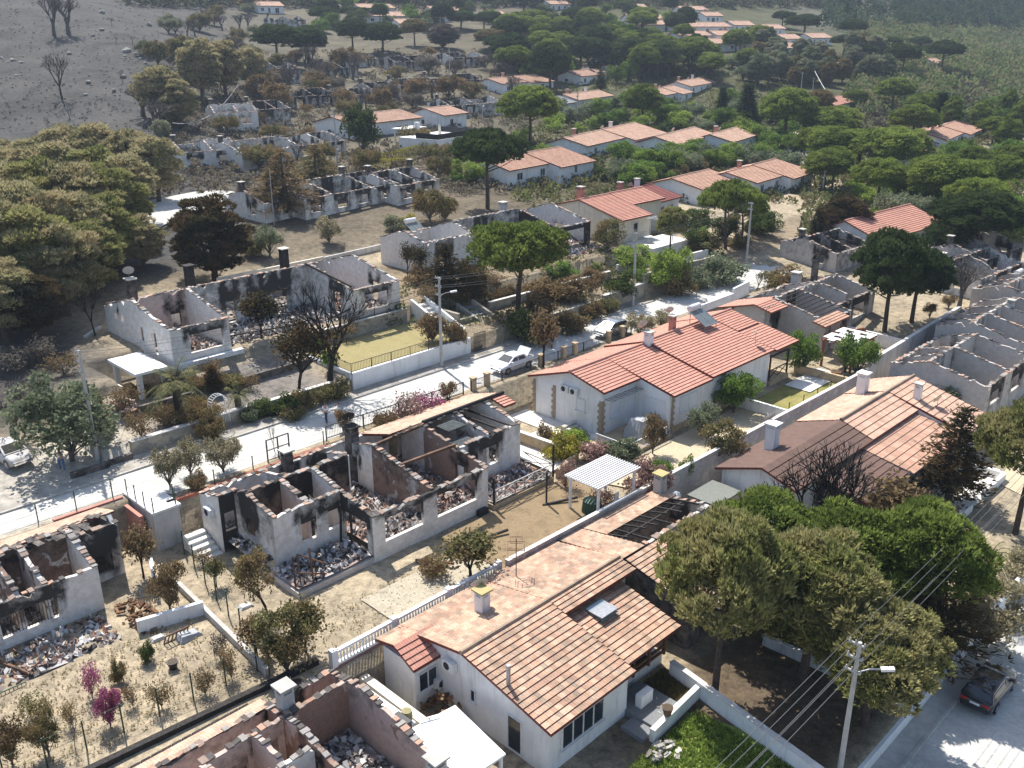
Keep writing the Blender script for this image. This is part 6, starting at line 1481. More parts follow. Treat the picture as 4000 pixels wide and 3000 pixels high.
wall_line('street_wall', 'low white kerb wall of the lower street', [(-22, 42.45), (-1.8, 42.45)], .5, .3, WHITE, level=-5.2, base=-6.2, mark='the lower street wall'); wall_line('street_wall', 'white wall of the lower street beyond the gate', [(-.4, 42.45), (30, 42.45)], .6, .3, WHITE, level=-4.9, base=-6.2)
wall_line('garden_wall', 'cracked white wall in the bottom left garden', [(-40.1, 10.3), (-36.6, 11.2)], .8, .25, WHITE, level=-1.75, base=-2.8, mark='the cracked white wall'); wall_line('garden_wall', 'white planter wall beside the left burnt house steps', [(-37.9, 8.2), (-36.4, 4.2)], .6, .22, WHITE, level=-2.0, base=-2.8); wall_line('garden_wall', 'low whitish wall under the green wire fence', [(-36.2, 5), (-37.0, 18.6)], .4, .25, CONC, level=-2.15, base=-2.8)
wall_line('retaining_wall', 'charred retaining wall above the bottom burnt house', [(-52, 18.4), (-34.6, 19.6)], .4, .35, BLACKC, level=-2.3, base=-5.2)
wall_line('upper_wall', 'cream wall running behind the white gabled burnt house', [(-12., -30), (1, -30.3)], .9, .25, CREAM, level=5.2, base=2.6); wall_line('upper_wall', 'bare terrace wall above the black gabled burnt house', [(2., -34), (14, -34.5)], .6, .25, GREYW, under=.6)
wall_line('street_wall', 'dark wall running down beside the upper yard', [(-26.8, -27), (-24.6, -29)], 1, .3, GREYW, level=3.2, base=1)
# fences
fence('street_fence', 'long black street fence with bougainvillea', [(-21.2, 1.6), (-7.9, 2.1)], lambda u, v: .36, 1.05, .08, 3.2, .14, railw=.06)
fence('street_fence', 'dark mesh fence between stone posts before the white villa', [(-6.4, 1.5), (15.5, 1.5)], lambda u, v: 0., .95, .08, 3.4, .16)
for i, u in enumerate((-6.2, -4.6, 2.2, 5.3, 6.9, 11.9, 14.1)):
    m = MB(); m.box(-.2, .2, -.2, .2, -.3, 1.15); m.box(-.25, .25, -.25, .25, 1.152, 1.25); o = m.build('gate_pier', STONEY, None, loc=P(u, 1.5, 0), rot=math.pi/2-AZ); tag(o, 'stone pier number in the fence line before the white villa'.replace('number ', ('first ', 'second ', 'third ', 'fourth ', 'fifth ', 'sixth ', 'seventh ')[i]).replace('pier', 'pier counted from the left,' if False else 'pier'), 'pier', 'stone piers of the street fence')
posts('wire fence on the verge left of the concrete garage', [(-50, -1.9), (-36, -1.4)], 2.4, 1.3, None); posts('wire fence on the red retaining wall', [(-33.4, 1.9), (-21.6, 1.8)], 3., 1.1, None, zf=lambda u, v: .1)
posts('green wire fence running down the left garden', [(-34.3, 4.4), (-36.9, 18.6)], 2.2, 1.6, None, zf=lambda u, v: -2.5, mat=GREENM); posts('dark wire fence along the charred retaining wall', [(-51, 16.9), (-37.2, 17.9)], 1.7, 1.55, None, zf=lambda u, v: -2.5); posts('wire fence on the garage roof edge', [(-35.2, -1.0), (-35.2, 2.8), (-33.7, 2.8)], 1.3, 1., None, zf=lambda u, v: .2)
posts('thin wire fence beside the watered lawn', [(12.8, 20.7), (25, 20.9)], 2.6, 1.4, None, zf=lambda u, v: -2.5)
gt = thing('iron_gate', 'black iron gate at the foot of the white garden stairs', 'gate', P(.4, -5.4, .1), AZ)
for k in range(2):
    m = MB(); x0 = k*.75
    for x in np.arange(0, .76, .15): m.bar((x0+x, 0, .1), (x0+x, 0, 1.9), .035)
    m.bar((x0, 0, 1.9), (x0+.72, 0, 1.9), .05); m.bar((x0, 0, .15), (x0+.72, 0, .15), .05); m.bar((x0, 0, 1.), (x0+.72, 0, 1.), .05); m.build('gate_leaf', DARKM, gt)
gt = thing('iron_gate', 'rusty iron gate in the stone street wall', 'gate', P(22.6, -5.8, .1), AZ)
m = MB()
for x in np.arange(0, 1.9, .2): m.bar((x, 0, .1), (x, 0, 1.9), .06)
m.bar((0, 0, 1.7), (1.8, 0, 1.7), .06); m.bar((0, 0, .3), (1.8, 0, .3), .06); m.build('gate_leaf', M_plain('rusty gate', (.12, .08, .06), (.07, .05, .04), 5), gt)
gf = thing('burnt_gate', 'dark frame of a burnt gate above the red retaining wall', 'gate', P(-26., 1.3, .05), AZ); m = MB()
for x in (0, .9, 1.8): m.bar((x, 0, 0), (x, 0, 1.7), .08)
m.bar((0, 0, 1.68), (1.8, 0, 1.68), .07); m.bar((0, 0, .9), (1.8, 0, .9), .05); m.bar((0, 0, .15), (1.8, 0, .15), .05); m.build('frame', DARKM, gf)
ar = thing('garden_arch', 'white wire rose arch over the garden gate by the palm', 'arch', hit(860, 1650), AZ); m = MB()
for t in (-.3, .3):
    pts = [(-.7, t, 0), (-.7, t, 1.6)]+[(.7*math.cos(math.pi-a), t, 1.6+.7*math.sin(a)) for a in np.linspace(0.2, math.pi-.2, 9)]+[(.7, t, 1.6), (.7, t, 0)]; m.tube(pts, .03, 5)
for a in np.linspace(0.1, math.pi-.1, 11): m.bar((.7*math.cos(a), -.3, 1.6+.7*math.sin(a)), (.7*math.cos(a), .3, 1.6+.7*math.sin(a)), .03)
m.build('hoop', METW, ar); m = MB()
for x in np.arange(-.6, .7, .15): m.bar((x, .3, .05), (x, .3, 1.), .03)
m.build('gate_leaf', METW, ar)
cn = slab('carport', 'white concrete carport slab on pillars below the white gable', [(-28., -19.6), (-25.2, -19.6), (-25.2, -14.5), (-28., -14.5)], 3.1, .22, SLABW, 'carport', False)
for x, t in ((.4, .5), (.5, 4.6), (2.6, 4.4)): m = MB(); m.bar((x, t, -2.5), (x, t, -.2), .38); m.build('pillar', CONCL, cn)
bx_ = thing('wooden_crate', 'white and brown box beside the carport pillar', 'crate', hit(500, 1538), AZ); m = MB(); m.box(-.5, .5, -.35, .35, 0, .8); m.build('box', M_plain('ply box', (.40, .26, .12), (.32, .2, .1), 4), bx_); m = MB(); m.box(-.62, -.505, -.4, .4, 0, .9); m.build('panel', WHITE, bx_)
# ---------------------------------------------------------------- heaps
def heap(name, label, p, rx, rt, h, mix, seed, cat='debris'):
    o = thing(name, label, cat, p, AZ); m = MB(); rr = random.Random(seed)
    pal = {'wood': [(.13, .07, .04), (.2, .11, .06), (.09, .05, .03), (.26, .16, .09)], 'tile': [(.42, .26, .18), (.5, .4, .33), (.3, .2, .15), (.5, .48, .44)], 'stone': [(.45, .43, .38), (.3, .29, .26), (.55, .5, .42), (.2, .18, .16)]}[mix]
    for i in range(int(rx*rt*36)):
        a, q = rr.uniform(0, 6.28), rr.random()**.5; x, t = math.cos(a)*q*rx, math.sin(a)*q*rt; z = h*(1-q*q)*rr.uniform(.3, 1); m.cur = pal[int(rr.random()*len(pal))]
        d = Vector((rr.gauss(0, 1), rr.gauss(0, 1), rr.gauss(0, .4))).normalized()*rr.uniform(.12, .24); w = rr.uniform(.1, .22)
        m.bar((x-d.x, t-d.y, z-d.z+.08), (x+d.x, t+d.y, z+d.z+.08), w, w*.6)
    e = m.build('pieces', SHARD, o, tint='tint'); e['kind'] = 'stuff'; return o
heap('firewood_pile', 'heap of brown split logs against the bottom tiled house', P(-31., 25.4, -5.0), 1.1, 1.5, 1.5, 'wood', 1, 'firewood'); heap('tile_heap', 'heap of broken tiles in front of the carport', hit(480, 1590), 1.1, 1.5, .5, 'tile', 2); heap('stone_heap', 'pile of stones beside the big window planter', P(-22.4, 33.2, -5), 1.1, .7, .3, 'stone', 3, 'stones'); heap('stone_heap', 'white broken slabs on the ground below the planter wall', P(-25.0, 35.2, -5.1), 1.2, .8, .4, 'stone', 4, 'stones')
heap('timber_heap', 'scorched boards and tiles spilling beside the left burnt terrace', P(-39.4, 8.8, -2.7), 1.0, 2.2, .6, 'wood', 5); heap('leaf_heap', 'swept heap of dead leaves on the street', hit(2735, 1200), 2.1, .8, .15, 'tile', 6, 'leaves')
# ---------------------------------------------------------------- pots, bins and small things
TERRA = M_plain('terracotta pot', (.36, .15, .08), (.28, .11, .06), 6, .8)
def pot(label, p, r=.24, h=.42, mat=None, group=None, plantd=True):
    o = thing('plant_pot', label, 'pot', p, AZ, group); m = MB(); m.tube([(0, 0, 0), (0, 0, h*.85), (0, 0, h*.86), (0, 0, h)], [r*.7, r*.95, r*1.08, r*1.08], 12); m.build('pot', mat or TERRA, o); m = MB(); m.tube([(0, 0, h-.03), (0, 0, h+.012)], r*.9, 10); m.build('soil', M_plain('potting soil', (.08, .06, .04), None, 8), o); return o
pot('large terracotta pot in the bottom left garden', P(-43.4, 14.9, -2.55), .3, .5); pot('dark plastic pot near the big terracotta pot', P(-40.2, 14.6, -2.55), .28, .45, DARKM); pot('orange bowl on the ground below the watered lawn', P(25.6, 18.6, -2.4), .5, .3); pot('burnt pot on the planter wall of the bottom tiled house', P(-23.2, 34.1, -4.2), .28, .45, CHARW); pot('green plastic pot at the bottom canopy', P(-31.2, 31.8, -4.9), .26, .4, GREENM)
for i in range(4): pot(('first', 'second', 'third', 'fourth')[i]+' terracotta pot from the left on the terrace of the black gabled ruin', P(29.4+i*1.5, -16.8, 3.0), .2, .34, group='pots on the burnt terrace')
bn = thing('covered_bin', 'dark green cover over a table below the white pergola', 'cover', P(-11.8, 19.4, -2.5), AZ); m = MB(); m.tube([(0, 0, 0), (0, 0, .9), (0, 0, 1.05)], [.75, .65, .2], 12); m.build('cover', GREENM, bn)
ch = thing('garden_chair', 'white plastic garden chair beside the white pergola', 'chair', P(-9.8, 20.2, -2.5), AZ); m = MB(); m.box(-.25, .25, -.25, .25, .4, .45); m.build('seat', METW, ch); m = MB(); m.box(-.25, .25, -.28, -.23, .455, .95); m.build('backrest', METW, ch)
for x in (-.22, .22):
    for t in (-.22, .22): m = MB(); m.bar((x, t, 0), (x, t, .4), .05); m.build('leg', METW, ch)
mh = MB(); mh.tube([(0, 0, 0), (0, 0, .02)], .36, 20); tag(mh.build('manhole_cover', CONC, None, loc=hit(3870, 2672)+Vector((0, 0, .04)), rot=0), 'round manhole cover on the lower street', 'manhole')
tb = thing('round_table', 'white round table on the terrace of the cream house', 'table', P(40.5, -15.4, 2.95), AZ); m = MB(); m.tube([(0, 0, .7), (0, 0, .75)], .7, 16); m.build('table_top', METW, tb); m = MB(); m.tube([(0, 0, 0), (0, 0, .7)], .06, 8); m.build('leg', METW, tb)
ba = thing('water_barrel', 'striped barrel on the narrow white shed roof', 'barrel', P(-33.7, 25.9, -3.2), AZ); m = MB(); m.tube([(0, 0, 0), (0, 0, .35), (0, 0, .7)], [.24, .29, .25], 14); m.build('barrel', M_plain('barrel', (.32, .26, .14), (.2, .2, .1), 5), ba)
ct = thing('plastic_crate', 'black slatted crate on the narrow white shed roof', 'crate', P(-34.2, 26.1, -3.2), AZ); m = MB()
for i in range(7): m.box(-.25, .25, -.5, .5, i*.1, i*.1+.06)
m.build('crate', DARKM, ct)
sg = MB(); sg.bar((0, 0, 0), (0, 0, 2.2), .06); sg.bar((-.5, 0, 2.2), (.5, 0, 2.2), .06); tag(sg.build('clothes_post', METW, None, loc=P(-33.0, 26.8, -5), rot=.4), 'white clothes line post beside the flat canopy', 'post')
bg = covered('white sheet dropped beside the fallen rail in the left garden', P(-38.3, 12.6, -2.6), 1.3, .8, .4, TARP, 'sheet', .5, 'dropped_sheet'); covered('white sack on the ground near the planter wall', P(-39.6, 11.6, -2.6), 0.8, .5, .22, GREYW, 'sack', .2, 'sack'); covered('white rag by the green wire fence', P(-34.6, 12.3, -2.55), .8, .6, .16, GREYW, 'cloth', .4, 'cloth')
fr_ = MB()
for i in range(7): fr_.bar((i*.22, 0, 0), (i*.22+.1, .2, .6), .05)
fr_.bar((0, 0, .05), (1.4, 0, .05), .07); fr_.bar((.1, .2, .6), (1.5, .2, .6), .07); tag(fr_.build('fallen_railing', CHARW, None, loc=P(-39.6, 12.3, -2.6), rot=math.pi/2-AZ), 'dark wooden rail fallen against the cracked white wall', 'railing')
for i, (u, v, a) in enumerate(((-20.5, 16.6, .3), (-24.5, 15.6, 1.1), (-13.6, 16.4, .5))):
    q = MB(); q.bar((0, 0, .05), (math.cos(a)*2.6, math.sin(a)*2.6, .3), .14); tag(q.build('charred_board', (BLACKC, CHARW, BLACKC)[i], None, loc=P(u, v, -2.5), rot=math.pi/2-AZ), ('black charred board lying below the front wall of the double house', 'brown board leaning near the corner of the double house', 'black beam lying across the burnt garden path')[i], 'board')
q = MB(); q.bar((0, 0, -.3), (0, 0, 2.5), .13); tag(q.build('burnt_post', BLACKC, None, loc=P(-13.2, 16.4, -2.5)), 'charred black post standing near the white pergola', 'post')
# ---------------------------------------------------------------- poles and cables
P1 = pole(384, 1806, 8.4, 'leaning concrete pole beside the broad leafy tree on the left', None, 3, mark='the left concrete pole')
P2 = pole(1725, 1431, 8.3, 'concrete lamp pole in front of the white garden wall', (.9, .55), 3, mark='the lamp pole')
P3 = pole(2472, 1198, 8.2, 'concrete pole in the shrubs across from the silver car', None, 3, mark='the pole above the silver car')
P4 = pole(2915, 1030, 7.8, 'concrete pole under the pines at the street bend', None, 2)
P5 = pole(0, 0, 8.6, 'concrete lamp pole of the lower street in the bottom right corner', (.75, .95), 3, pt=P(-19.9, 42.0, -6.), mark='the lower street lamp pole')
def pole_px(bx, by, tx, ty, label, lamp=None, arms=2, r=.15):
    p = hit(bx, by); rr = ray(tx, ty); k = math.hypot(p.x, p.y)/math.hypot(rr[0], rr[1]); h = min(11, max(4, CAMH+rr[2]*k-p.z)); return pole(0, 0, h, label, lamp, arms, r=r, pt=p)
Q = [pole_px(1319, 668, 1296, 427, 'weathered pole leaning before the modern white house'), pole_px(1072, 880, 1060, 655, 'slim bare post beside the singed spruces', None, 0, .07), pole_px(2254, 493, 2257, 362, 'lamp pole in front of the grey sheet roof', (.8, -.6)), pole_px(2520, 493, 2523, 370, 'lamp pole right of the round umbrella pine', (.8, -.6)), pole_px(2720, 468, 2725, 385, 'lamp pole among the hillside shrubs', (.8, -.6)),
     pole_px(2044, 236, 2044, 155, 'lamp pole left of the tall umbrella pine', (.8, -.6)), pole_px(3127, 365, 3131, 284, 'pole at the edge of the grey green wood', None, 1), pole_px(3174, 358, 3174, 325, 'short cross pole behind the grey green wood', None, 1), pole_px(3490, 757, 3497, 688, 'white topped pole holding the thick cable', None, 1), pole_px(3212, 760, 3215, 690, 'pole with crossarms beside the bending street', None, 2),
     pole_px(1371, 308, 1365, 204, 'tall pale pole among the upper burnt houses'), pole_px(1757, 305, 1754, 185, 'pale pole left of the white gabled upper house'), pole_px(1885, 478, 1884, 392, 'lamp pole right of the modern white house', (.7, -.5)), pole_px(800, 370, 793, 278, 'pole among the scorched trees on the left slope', None, 1), pole_px(2905, 440, 2906, 385, 'small lamp pole between the right hand roofs', (.7, -.5)), pole_px(1255, 40, 1256, 0, 'distant pole near the top edge')]
def top(o, h, k=0., off=0.): p = o.location; return Vector((p.x, p.y, p.z+h-.1-k))+Vector((AY, -AX, 0))*off
def spans(a, ha, b, hb, na, n=4, sag=.5):
    for i in range(n): cable(na.replace('#', ('top', 'second', 'third', 'lowest')[i]), top(a, ha, .75*(i//2)+.0, (-.45, .25)[i % 2]), top(b, hb, .75*(i//2), (-.45, .25)[i % 2]), sag+.1*i)
spans(P1, 8.4, P2, 8.3, '# overhead cable from the left pole to the lamp pole', 4, .8)
spans(P2, 8.3, P3, 8.2, '# overhead cable from the lamp pole to the pole above the silver car', 4, .7)
spans(P3, 8.2, P4, 7.8, '# overhead cable from the silver car pole to the street bend pole', 3, .5)
dn = P(-60, 41.5, -6); up_ = P(14, 42, -4.5)
for i, (k, o_) in enumerate(((0, -.6), (0, .3), (.75, -.6), (.75, .3), (1.5, -.5))):
    a = top(P5, 8.6, k, o_); cable(('first', 'second', 'third', 'fourth', 'fifth')[i]+' cable running down left from the lower street lamp pole', a, a+(dn-P(-19.9, 42, -6))*1., .7, .016); cable(('first', 'second', 'third', 'fourth', 'fifth')[i]+' cable running up right from the lower street lamp pole', a, a+(up_-P(-19.9, 42, -6)), .5, .014)
cable('thick pale cable sagging over the bending street', top(Q[8], 5), top(Q[7], 6), 2.4, .07, 20, None, METW); cable('thick pale cable looping on the left slope', hit(930, 330, 6), hit(672, 480, 3), 2.5, .07, 16, None, GREYW)
cable('cable from the left pole to the white gabled burnt house', top(P1, 8.4), P(-27, -17.5, 5.4), .3)
# ---------------------------------------------------------------- cars
car('silver hatchback parked on the street before the white villa', P(14., .15, .06), AZ+math.pi, paint('silver paint', (.36, .37, .38), .25, .7), 4.05, 1.75, 1.46, False, mark='the silver car')
car('white sedan with open boot stopped on the street', P(-.1, .1, .06), AZ+math.pi, paint('white paint', (.78, .78, .78)), 4.35, 1.73, 1.47, True, trunk_open=True, mark='the white sedan')
car('black hatchback parked in tree shade on the lower street', P(-7.5, 44.75, -6.02), AZ, paint('black paint', (.012, .012, .016), .18), 4.4, 1.82, 1.47, False, mark='the black car')
car('burnt out white car shell at the left edge of the photo', P(-38.9, -11.6, .75+float(T(*P(-38.9, -11.6)[:2]))-.75), AZ+math.radians(82), M_plain('burnt car paint', (.62, .61, .60), (.30, .27, .25), 2.2, .8), 4.3, 1.72, 1.42, True, burnt=True, name='burnt_car', mark='the burnt car')
car('white van parked beyond the charred roof far up the hill', hit(2320, 250), AZ-.5, paint('white paint', (.78, .78, .78)), 4.6, 1.8, 1.8, False); car('second white car parked right of the far white van', hit(2362, 240), AZ-.5, paint('white paint', (.78, .78, .78)), 4.4, 1.8, 1.6, False)
# ---------------------------------------------------------------- people
SHW = M_plain('white shirt', (.80, .80, .82), (.7, .7, .72), 6, .8); JEAN = M_plain('dark jeans', (.045, .06, .10), (.03, .04, .07), 8, .8); JEANB = M_plain('blue jeans', (.10, .18, .32), (.07, .13, .24), 8, .8); HAIRD = M_plain('dark hair', (.02, .015, .012), None, 9, .6); HAIRB = M_plain('brown hair', (.07, .035, .022), None, 9, .6)
person('man in white shirt and dark jeans reading something on the street', hit(1276, 1657)+Vector((0, 0, .05)), math.pi+.35, SHW, JEAN, HAIRD)
person('person in sleeveless white top looking at their hands beside the red bush', hit(1327, 1655)+Vector((0, 0, .05)), -math.pi/2-.3, SHW, M_plain('grey trousers', (.07, .08, .09), None, 8), HAIRB, stride=.05)
person('long haired person in white top and blue jeans photographing the burnt car', hit(245, 1840)+Vector((0, 0, .02)), -.6, SHW, JEANB, HAIRB, 'up', True, .16)
# ---------------------------------------------------------------- houses further up, placed on the hillside by their front eave
def far_house(label, p1, x2, az, W=9.2, h=2.75, mat=None, wm=None, mark=None, Lmin=5, chim=1, wing=0, nm='tiled_house', rise=1.25, dh=0, tw=.42, win=3, depth=1.):
    az = R(az); p = hit(p1[0], p1[1], h); d = Vector((math.sin(az), math.cos(az), 0)); L = Lmin
    for _ in range(200):
        if proj((p+d*L))[0] >= x2 or L > 34: break
        L += .25
    loc = Vector((p.x, p.y, p.z-h))-Vector((math.cos(az), -math.sin(az), 0))*W
    pr = [(0, h-.1), (W*.46, h+rise), (W, h)]
    if wing: segs = [(0, L*.5, pr), (L*.5, L, [(0, h), (W*.46, h+rise+.1), (W+wing, h-.35*wing/2)])]
    else: segs = [(0, L, pr)]
    o = tile_house(nm, label, loc, az, segs, zb=-2.2, tilem=mat or TILEF, wallm=wm or WHITE, mark=mark, tiles_w=tw)
    rr = random.Random(int(p1[0]*7+p1[1]))
    for k in range(win):
        a = .6+(L-2.4)*(k+.3)/max(1, win); w = rr.uniform(.9, 1.6); window(o, 'f', W+(wing if wing and a > L*.5 else 0)-.43, a, min(L-.8, a+w), rr.choice((.2, .9)), 2.1, 2)
    window(o, 'l', .33, W*.35, W*.35+1.0, .9, 2.0, 1)
    for k in range(chim): chimney(o, L*(k+.35)/chim+.3, W*.36, h, h+rise+1.0, .62, WHITE if k else PINKM, CONC)
    if rr.random() < .6: dish(o, L*.6, W*.3, h+rise*.6, .42, .7, GREYW, .3)
    return o
far_house('tiled house with verandah posts right of the tall dark umbrella pine', (1990, 668), 2282, 38, 9.5, wing=2.5, mark='the verandah house', mat=TILE, chim=1)
far_house('low tiled house with two roof wings left of the lime trees', (2296, 572), 2567, 31, 9.5, wing=2.2, mark='the two winged tiled house', chim=2, mat=TILEF)
far_house('tiled house behind lime coloured trees in the middle distance', (2650, 566), 2800, 31, 9, chim=0, mat=TILEF, mark='the lime tree house'); far_house('tiled house with white side terrace in the middle distance', (2866, 556), 2968, 31, 9.5, mat=TILEF, mark='the side terrace house', chim=1)
far_house('long low house with maroon sheet roof above the cream house', (2540, 800), 2665, 40, 10, mat=TILEM, mark='the maroon roofed house', chim=2, h=2.9); far_house('tiled house behind the maroon roof with grey valley roof', (2745, 742), 2890, 39, 10.5, mat=TILE, mark='the house behind the maroon roof', chim=0); far_house('tiled house with plain white gable near the street bend', (2958, 716), 3145, 38, 10.5, mat=TILE, mark='the house near the street bend', wing=2.0, chim=1)
mh_ = far_house('modern white house with fresh pink tiled roof and deep porch', (1385, 489), 1655, 36, 12, mat=TILEF, mark='the modern white house', h=3.2, chim=0, win=2); far_house('right half of the modern house with timber shuttered porch', (1735, 452), 1832, 33, 10, mat=TILEF, h=3.0, chim=0, win=1, mark='the shuttered porch house')
far_house('house with grey sheet roof in the middle distance', (2197, 407), 2256, 31, 9, mat=TILEG, mark='the grey roofed house', chim=0, win=1, Lmin=8); far_house('tiled house adjoining the grey sheet roof', (2262, 392), 2400, 31, 8.5, mat=TILEF, chim=2, mark='the house beside the grey roof'); far_house('small tiled house with stepped roofs left of the cypresses', (2600, 372), 2690, 28, 8.5, mat=TILEF, wing=1.5, mark='the stepped roof house'); far_house('tiled house with two chimneys above the stepped roofs', (2700, 338), 2802, 28, 8.5, mat=TILEF, chim=2)
far_house('white gabled tiled house behind the pale pole', (1962, 328), 2152, 36, 9.5, mat=TILEF, mark='the upper white gabled house', wing=1.5); far_house('tiled house with dark porch behind the tall umbrella pine', (2272, 298), 2388, 36, 9, mat=TILEF, chim=0)
far_house('hipped tile house beside the dark pine on the right', (3440, 945), 3690, 48, 10, mat=TILER, mark='the hipped tile house', rise=2.0, chim=1, win=0); far_house('tiled terrace house with stepped roofs on the right slope', (3565, 585), 3705, 35, 9.5, mat=TILE, wing=1.5, mark='the stepped terrace house', chim=1); far_house('upper tiled terrace house on the right slope', (3700, 548), 3832, 35, 9, mat=TILE, wing=1.5, chim=1); far_house('small tiled outbuilding below the stepped terrace house', (3545, 622), 3625, 35, 6, mat=TILE, chim=0, win=1, Lmin=4); far_house('tiled house half hidden by pines on the right', (3238, 420), 3345, 33, 9, mat=TILER, chim=0, win=1, mark='the half hidden house')
for i, (lab, p1, x2, W) in enumerate((('long distant house with dark porch below the skyline trees', (2690, 104), 2860, 9), ('distant tiled house in the middle of the top row', (2470, 96), 2652, 9), ('distant house at the top beside the round pines', (2465, 72), 2600, 8), ('distant long tiled house on the right of the top terraces', (2800, 138), 2990, 9), ('distant tiled house in front of the long terrace house', (2790, 170), 2955, 9), ('low distant tiled house among olive trees', (2655, 139), 2782, 8), ('small distant house right of the dark porch house', (2868, 98), 2950, 8), ('small distant house behind the top row', (2756, 62), 2828, 8), ('distant house with pale roof near the top edge', (2470, 30), 2535, 8), ('distant house with mixed roofs near the top edge', (2665, 38), 2768, 8),
    ('wide distant house left of the umbrella pines at the top', (1430, 62), 1585, 9), ('wide distant house right of the first wide one', (1625, 64), 1770, 9), ('two storey distant house behind the bare trees', (1560, 92), 1640, 8), ('white distant house at the top left', (1005, 22), 1112, 9), ('tiny distant house left of the top pines', (1285, 24), 1335, 7), ('distant roofs at the top above the wide houses', (1405, 30), 1545, 9), ('distant house at the top centre left', (1690, 40), 1800, 9), ('distant house at the very top centre', (2150, 16), 2232, 8), ('distant white house with terrace right of the top round pine', (3068, 152), 3138, 8), ('distant terrace house with flat awning on the right', (3062, 188), 3165, 8), ('small distant gabled house on the right', (3172, 148), 3254, 8), ('distant house partly behind the right umbrella pine', (3160, 198), 3246, 8), ('distant house by the first cypresses on the right', (3002, 112), 3072, 8), ('distant rust roofed house on the far right', (3390, 172), 3425, 7), ('distant house in the right pines', (3655, 248), 3690, 7), ('distant tiled house in the middle of the scorched trees', (1900, 60), 1985, 8))):
    far_house(lab, p1, x2, 62 if i < 10 else 55, W, 2.8, TILEF, WHITE, chim=i % 2, tw=.9, win=3, nm='distant_house', Lmin=6, rise=1.6)
# modern house terrace
mp = thing('raised_terrace', 'white raised terrace with black glass fence beside the modern white house', 'terrace', hit(1640, 600), R(33)); m = MB(); m.box(-1, 11, -4, 5., -1, 2.8); m.build('base', WHITE, mp); m = MB()
for a, b in (((-1, 5), (11, 5)), ((11, 5), (11, -4)), ((-1, 5), (-1, 0))): m.bar((*a, 3.3), (*b, 3.3), .06, .95)
m.build('screen_fence', M_plain('black fence panel', (.02, .022, .027), None, 3, .4), mp); window(mp, 'f', 5.02, 3, 4, .6, 2, 1)
oc = thing('white_pergola', 'white flat pergola and outdoor fireplace in front of the modern house', 'pergola', hit(1545, 560), R(33)); m = MB()
for x in (0, 5.5):
    for t in (0, 2.6): m.bar((x, t, 0), (x, t, 2.6), .25)
m.box(-.5, 6, -.5, 3.1, 2.6, 2.85); m.build('frame', WHITE, oc); m = MB(); m.box(1.3, 2.9, 3.2, 4.4, -.3, 2.0); m.box(1.7, 2.5, 3.4, 4.2, 2.0, 4.0); m.build('fireplace', WHITE, oc)
um = thing('closed_parasol', 'closed cream parasol on the raised white terrace', 'parasol', hit(1718, 545, 2.2), R(33)); m = MB(); m.tube([(0, 0, 0), (0, 0, .6), (0, 0, .8), (0, 0, 2.4), (0, 0, 2.8)], [.05, .05, .3, .22, .04], 8); m.build('canopy', CREAM, um)
# ---------------------------------------------------------------- burnt houses further up
def far_ruin(label, p1, x2, az, W=8.5, h=2.6, parts=3, seed=1, soot=.3, mat=None, mark=None, chim=1, rise=1.1, zb=-2):
    az = R(az); p = hit(p1[0], p1[1], h); d = Vector((math.sin(az), math.cos(az), 0)); L = 5
    for _ in range(200):
        if proj(p+d*L)[0] >= x2 or L > 32: break
        L += .25
    return simple_ruin(label, Vector((p.x, p.y, p.z-h))-Vector((math.cos(az), -math.sin(az), 0))*W, az, L, W, mark, seed, h, rise, mat, soot, parts, zb, chim=chim)
far_ruin('roofless burnt house with white walls and black beams below the modern house', (1190, 772), 1545, 38, 10, 2.9, 3, 101, .3, mark='the beamed burnt house', chim=2); far_ruin('right wing of the beamed burnt house with tall chimneys', (1550, 722), 1707, 38, 9, 2.9, 2, 102, .3, chim=2); far_ruin('left burnt outbuilding of the beamed house', (1030, 790), 1180, 38, 8, 2.7, 2, 103, .35, chim=1)
far_ruin('burnt white boarded house beside the pine slope', (712, 592), 935, 55, 9.5, 3.0, 2, 104, .05, mark='the white boarded ruin'); far_ruin('long roofless burnt house with white inner walls behind the singed spruces', (945, 592), 1345, 38, 10, 2.8, 4, 105, .2, mark='the long upper ruin')
far_ruin('burnt house with white arched gable and two windows', (838, 438), 1000, 62, 8, 3.2, 2, 106, -.1, mark='the arched gable ruin'); far_ruin('dark burnt house right of the arched gable', (1010, 425), 1130, 45, 8, 2.7, 2, 107, .5)
for i, (lab, p1, x2) in enumerate((('small grey burnt house with pointed gable below the round pines', (1022, 268), 1165), ('white walled burnt house with black corner on the ash slope', (1140, 375), 1300), ('black burnt house right of the white walled ruin', (1330, 372), 1455), ('burnt house with broken gable between scorched trees', (1296, 262), 1392), ('pale burnt house with long wall under the pines', (1385, 228), 1475), ('charred house with white awning', (1545, 238), 1690), ('burnt house right of the green fence', (1770, 222), 1890), ('grey burnt house above the modern roof', (1455, 345), 1555), ('dark burnt house right of the reddish tree', (1565, 330), 1690), ('burnt house with white fragments before the umbrella pine', (1702, 315), 1880), ('burnt house below the upper white gabled house', (1760, 410), 1960), ('collapsed dark house left of the tall umbrella pine', (2000, 210), 2092), ('charred roofed house with white posts by the cypress', (2335, 280), 2480), ('dark burnt house in the right pine grove', (3310, 262), 3455), ('black ruin at the street bend', (3390, 925), 3480), ('small ruin beyond the bend with chimney', (3270, 985), 3400), ('ruin at the right edge with broken tiles', (3830, 1085), 3995), ('upper ruin at the right edge', (3850, 1010), 3995), ('small burnt house far up at the left top', (1075, 75), 1190))):
    far_ruin(lab, p1, x2, 45 if i not in (14, 15, 16, 17) else 48, 8, 2.7, 2, 200+i, .42, mat=(SCORCH, SCORCHG)[i % 2])
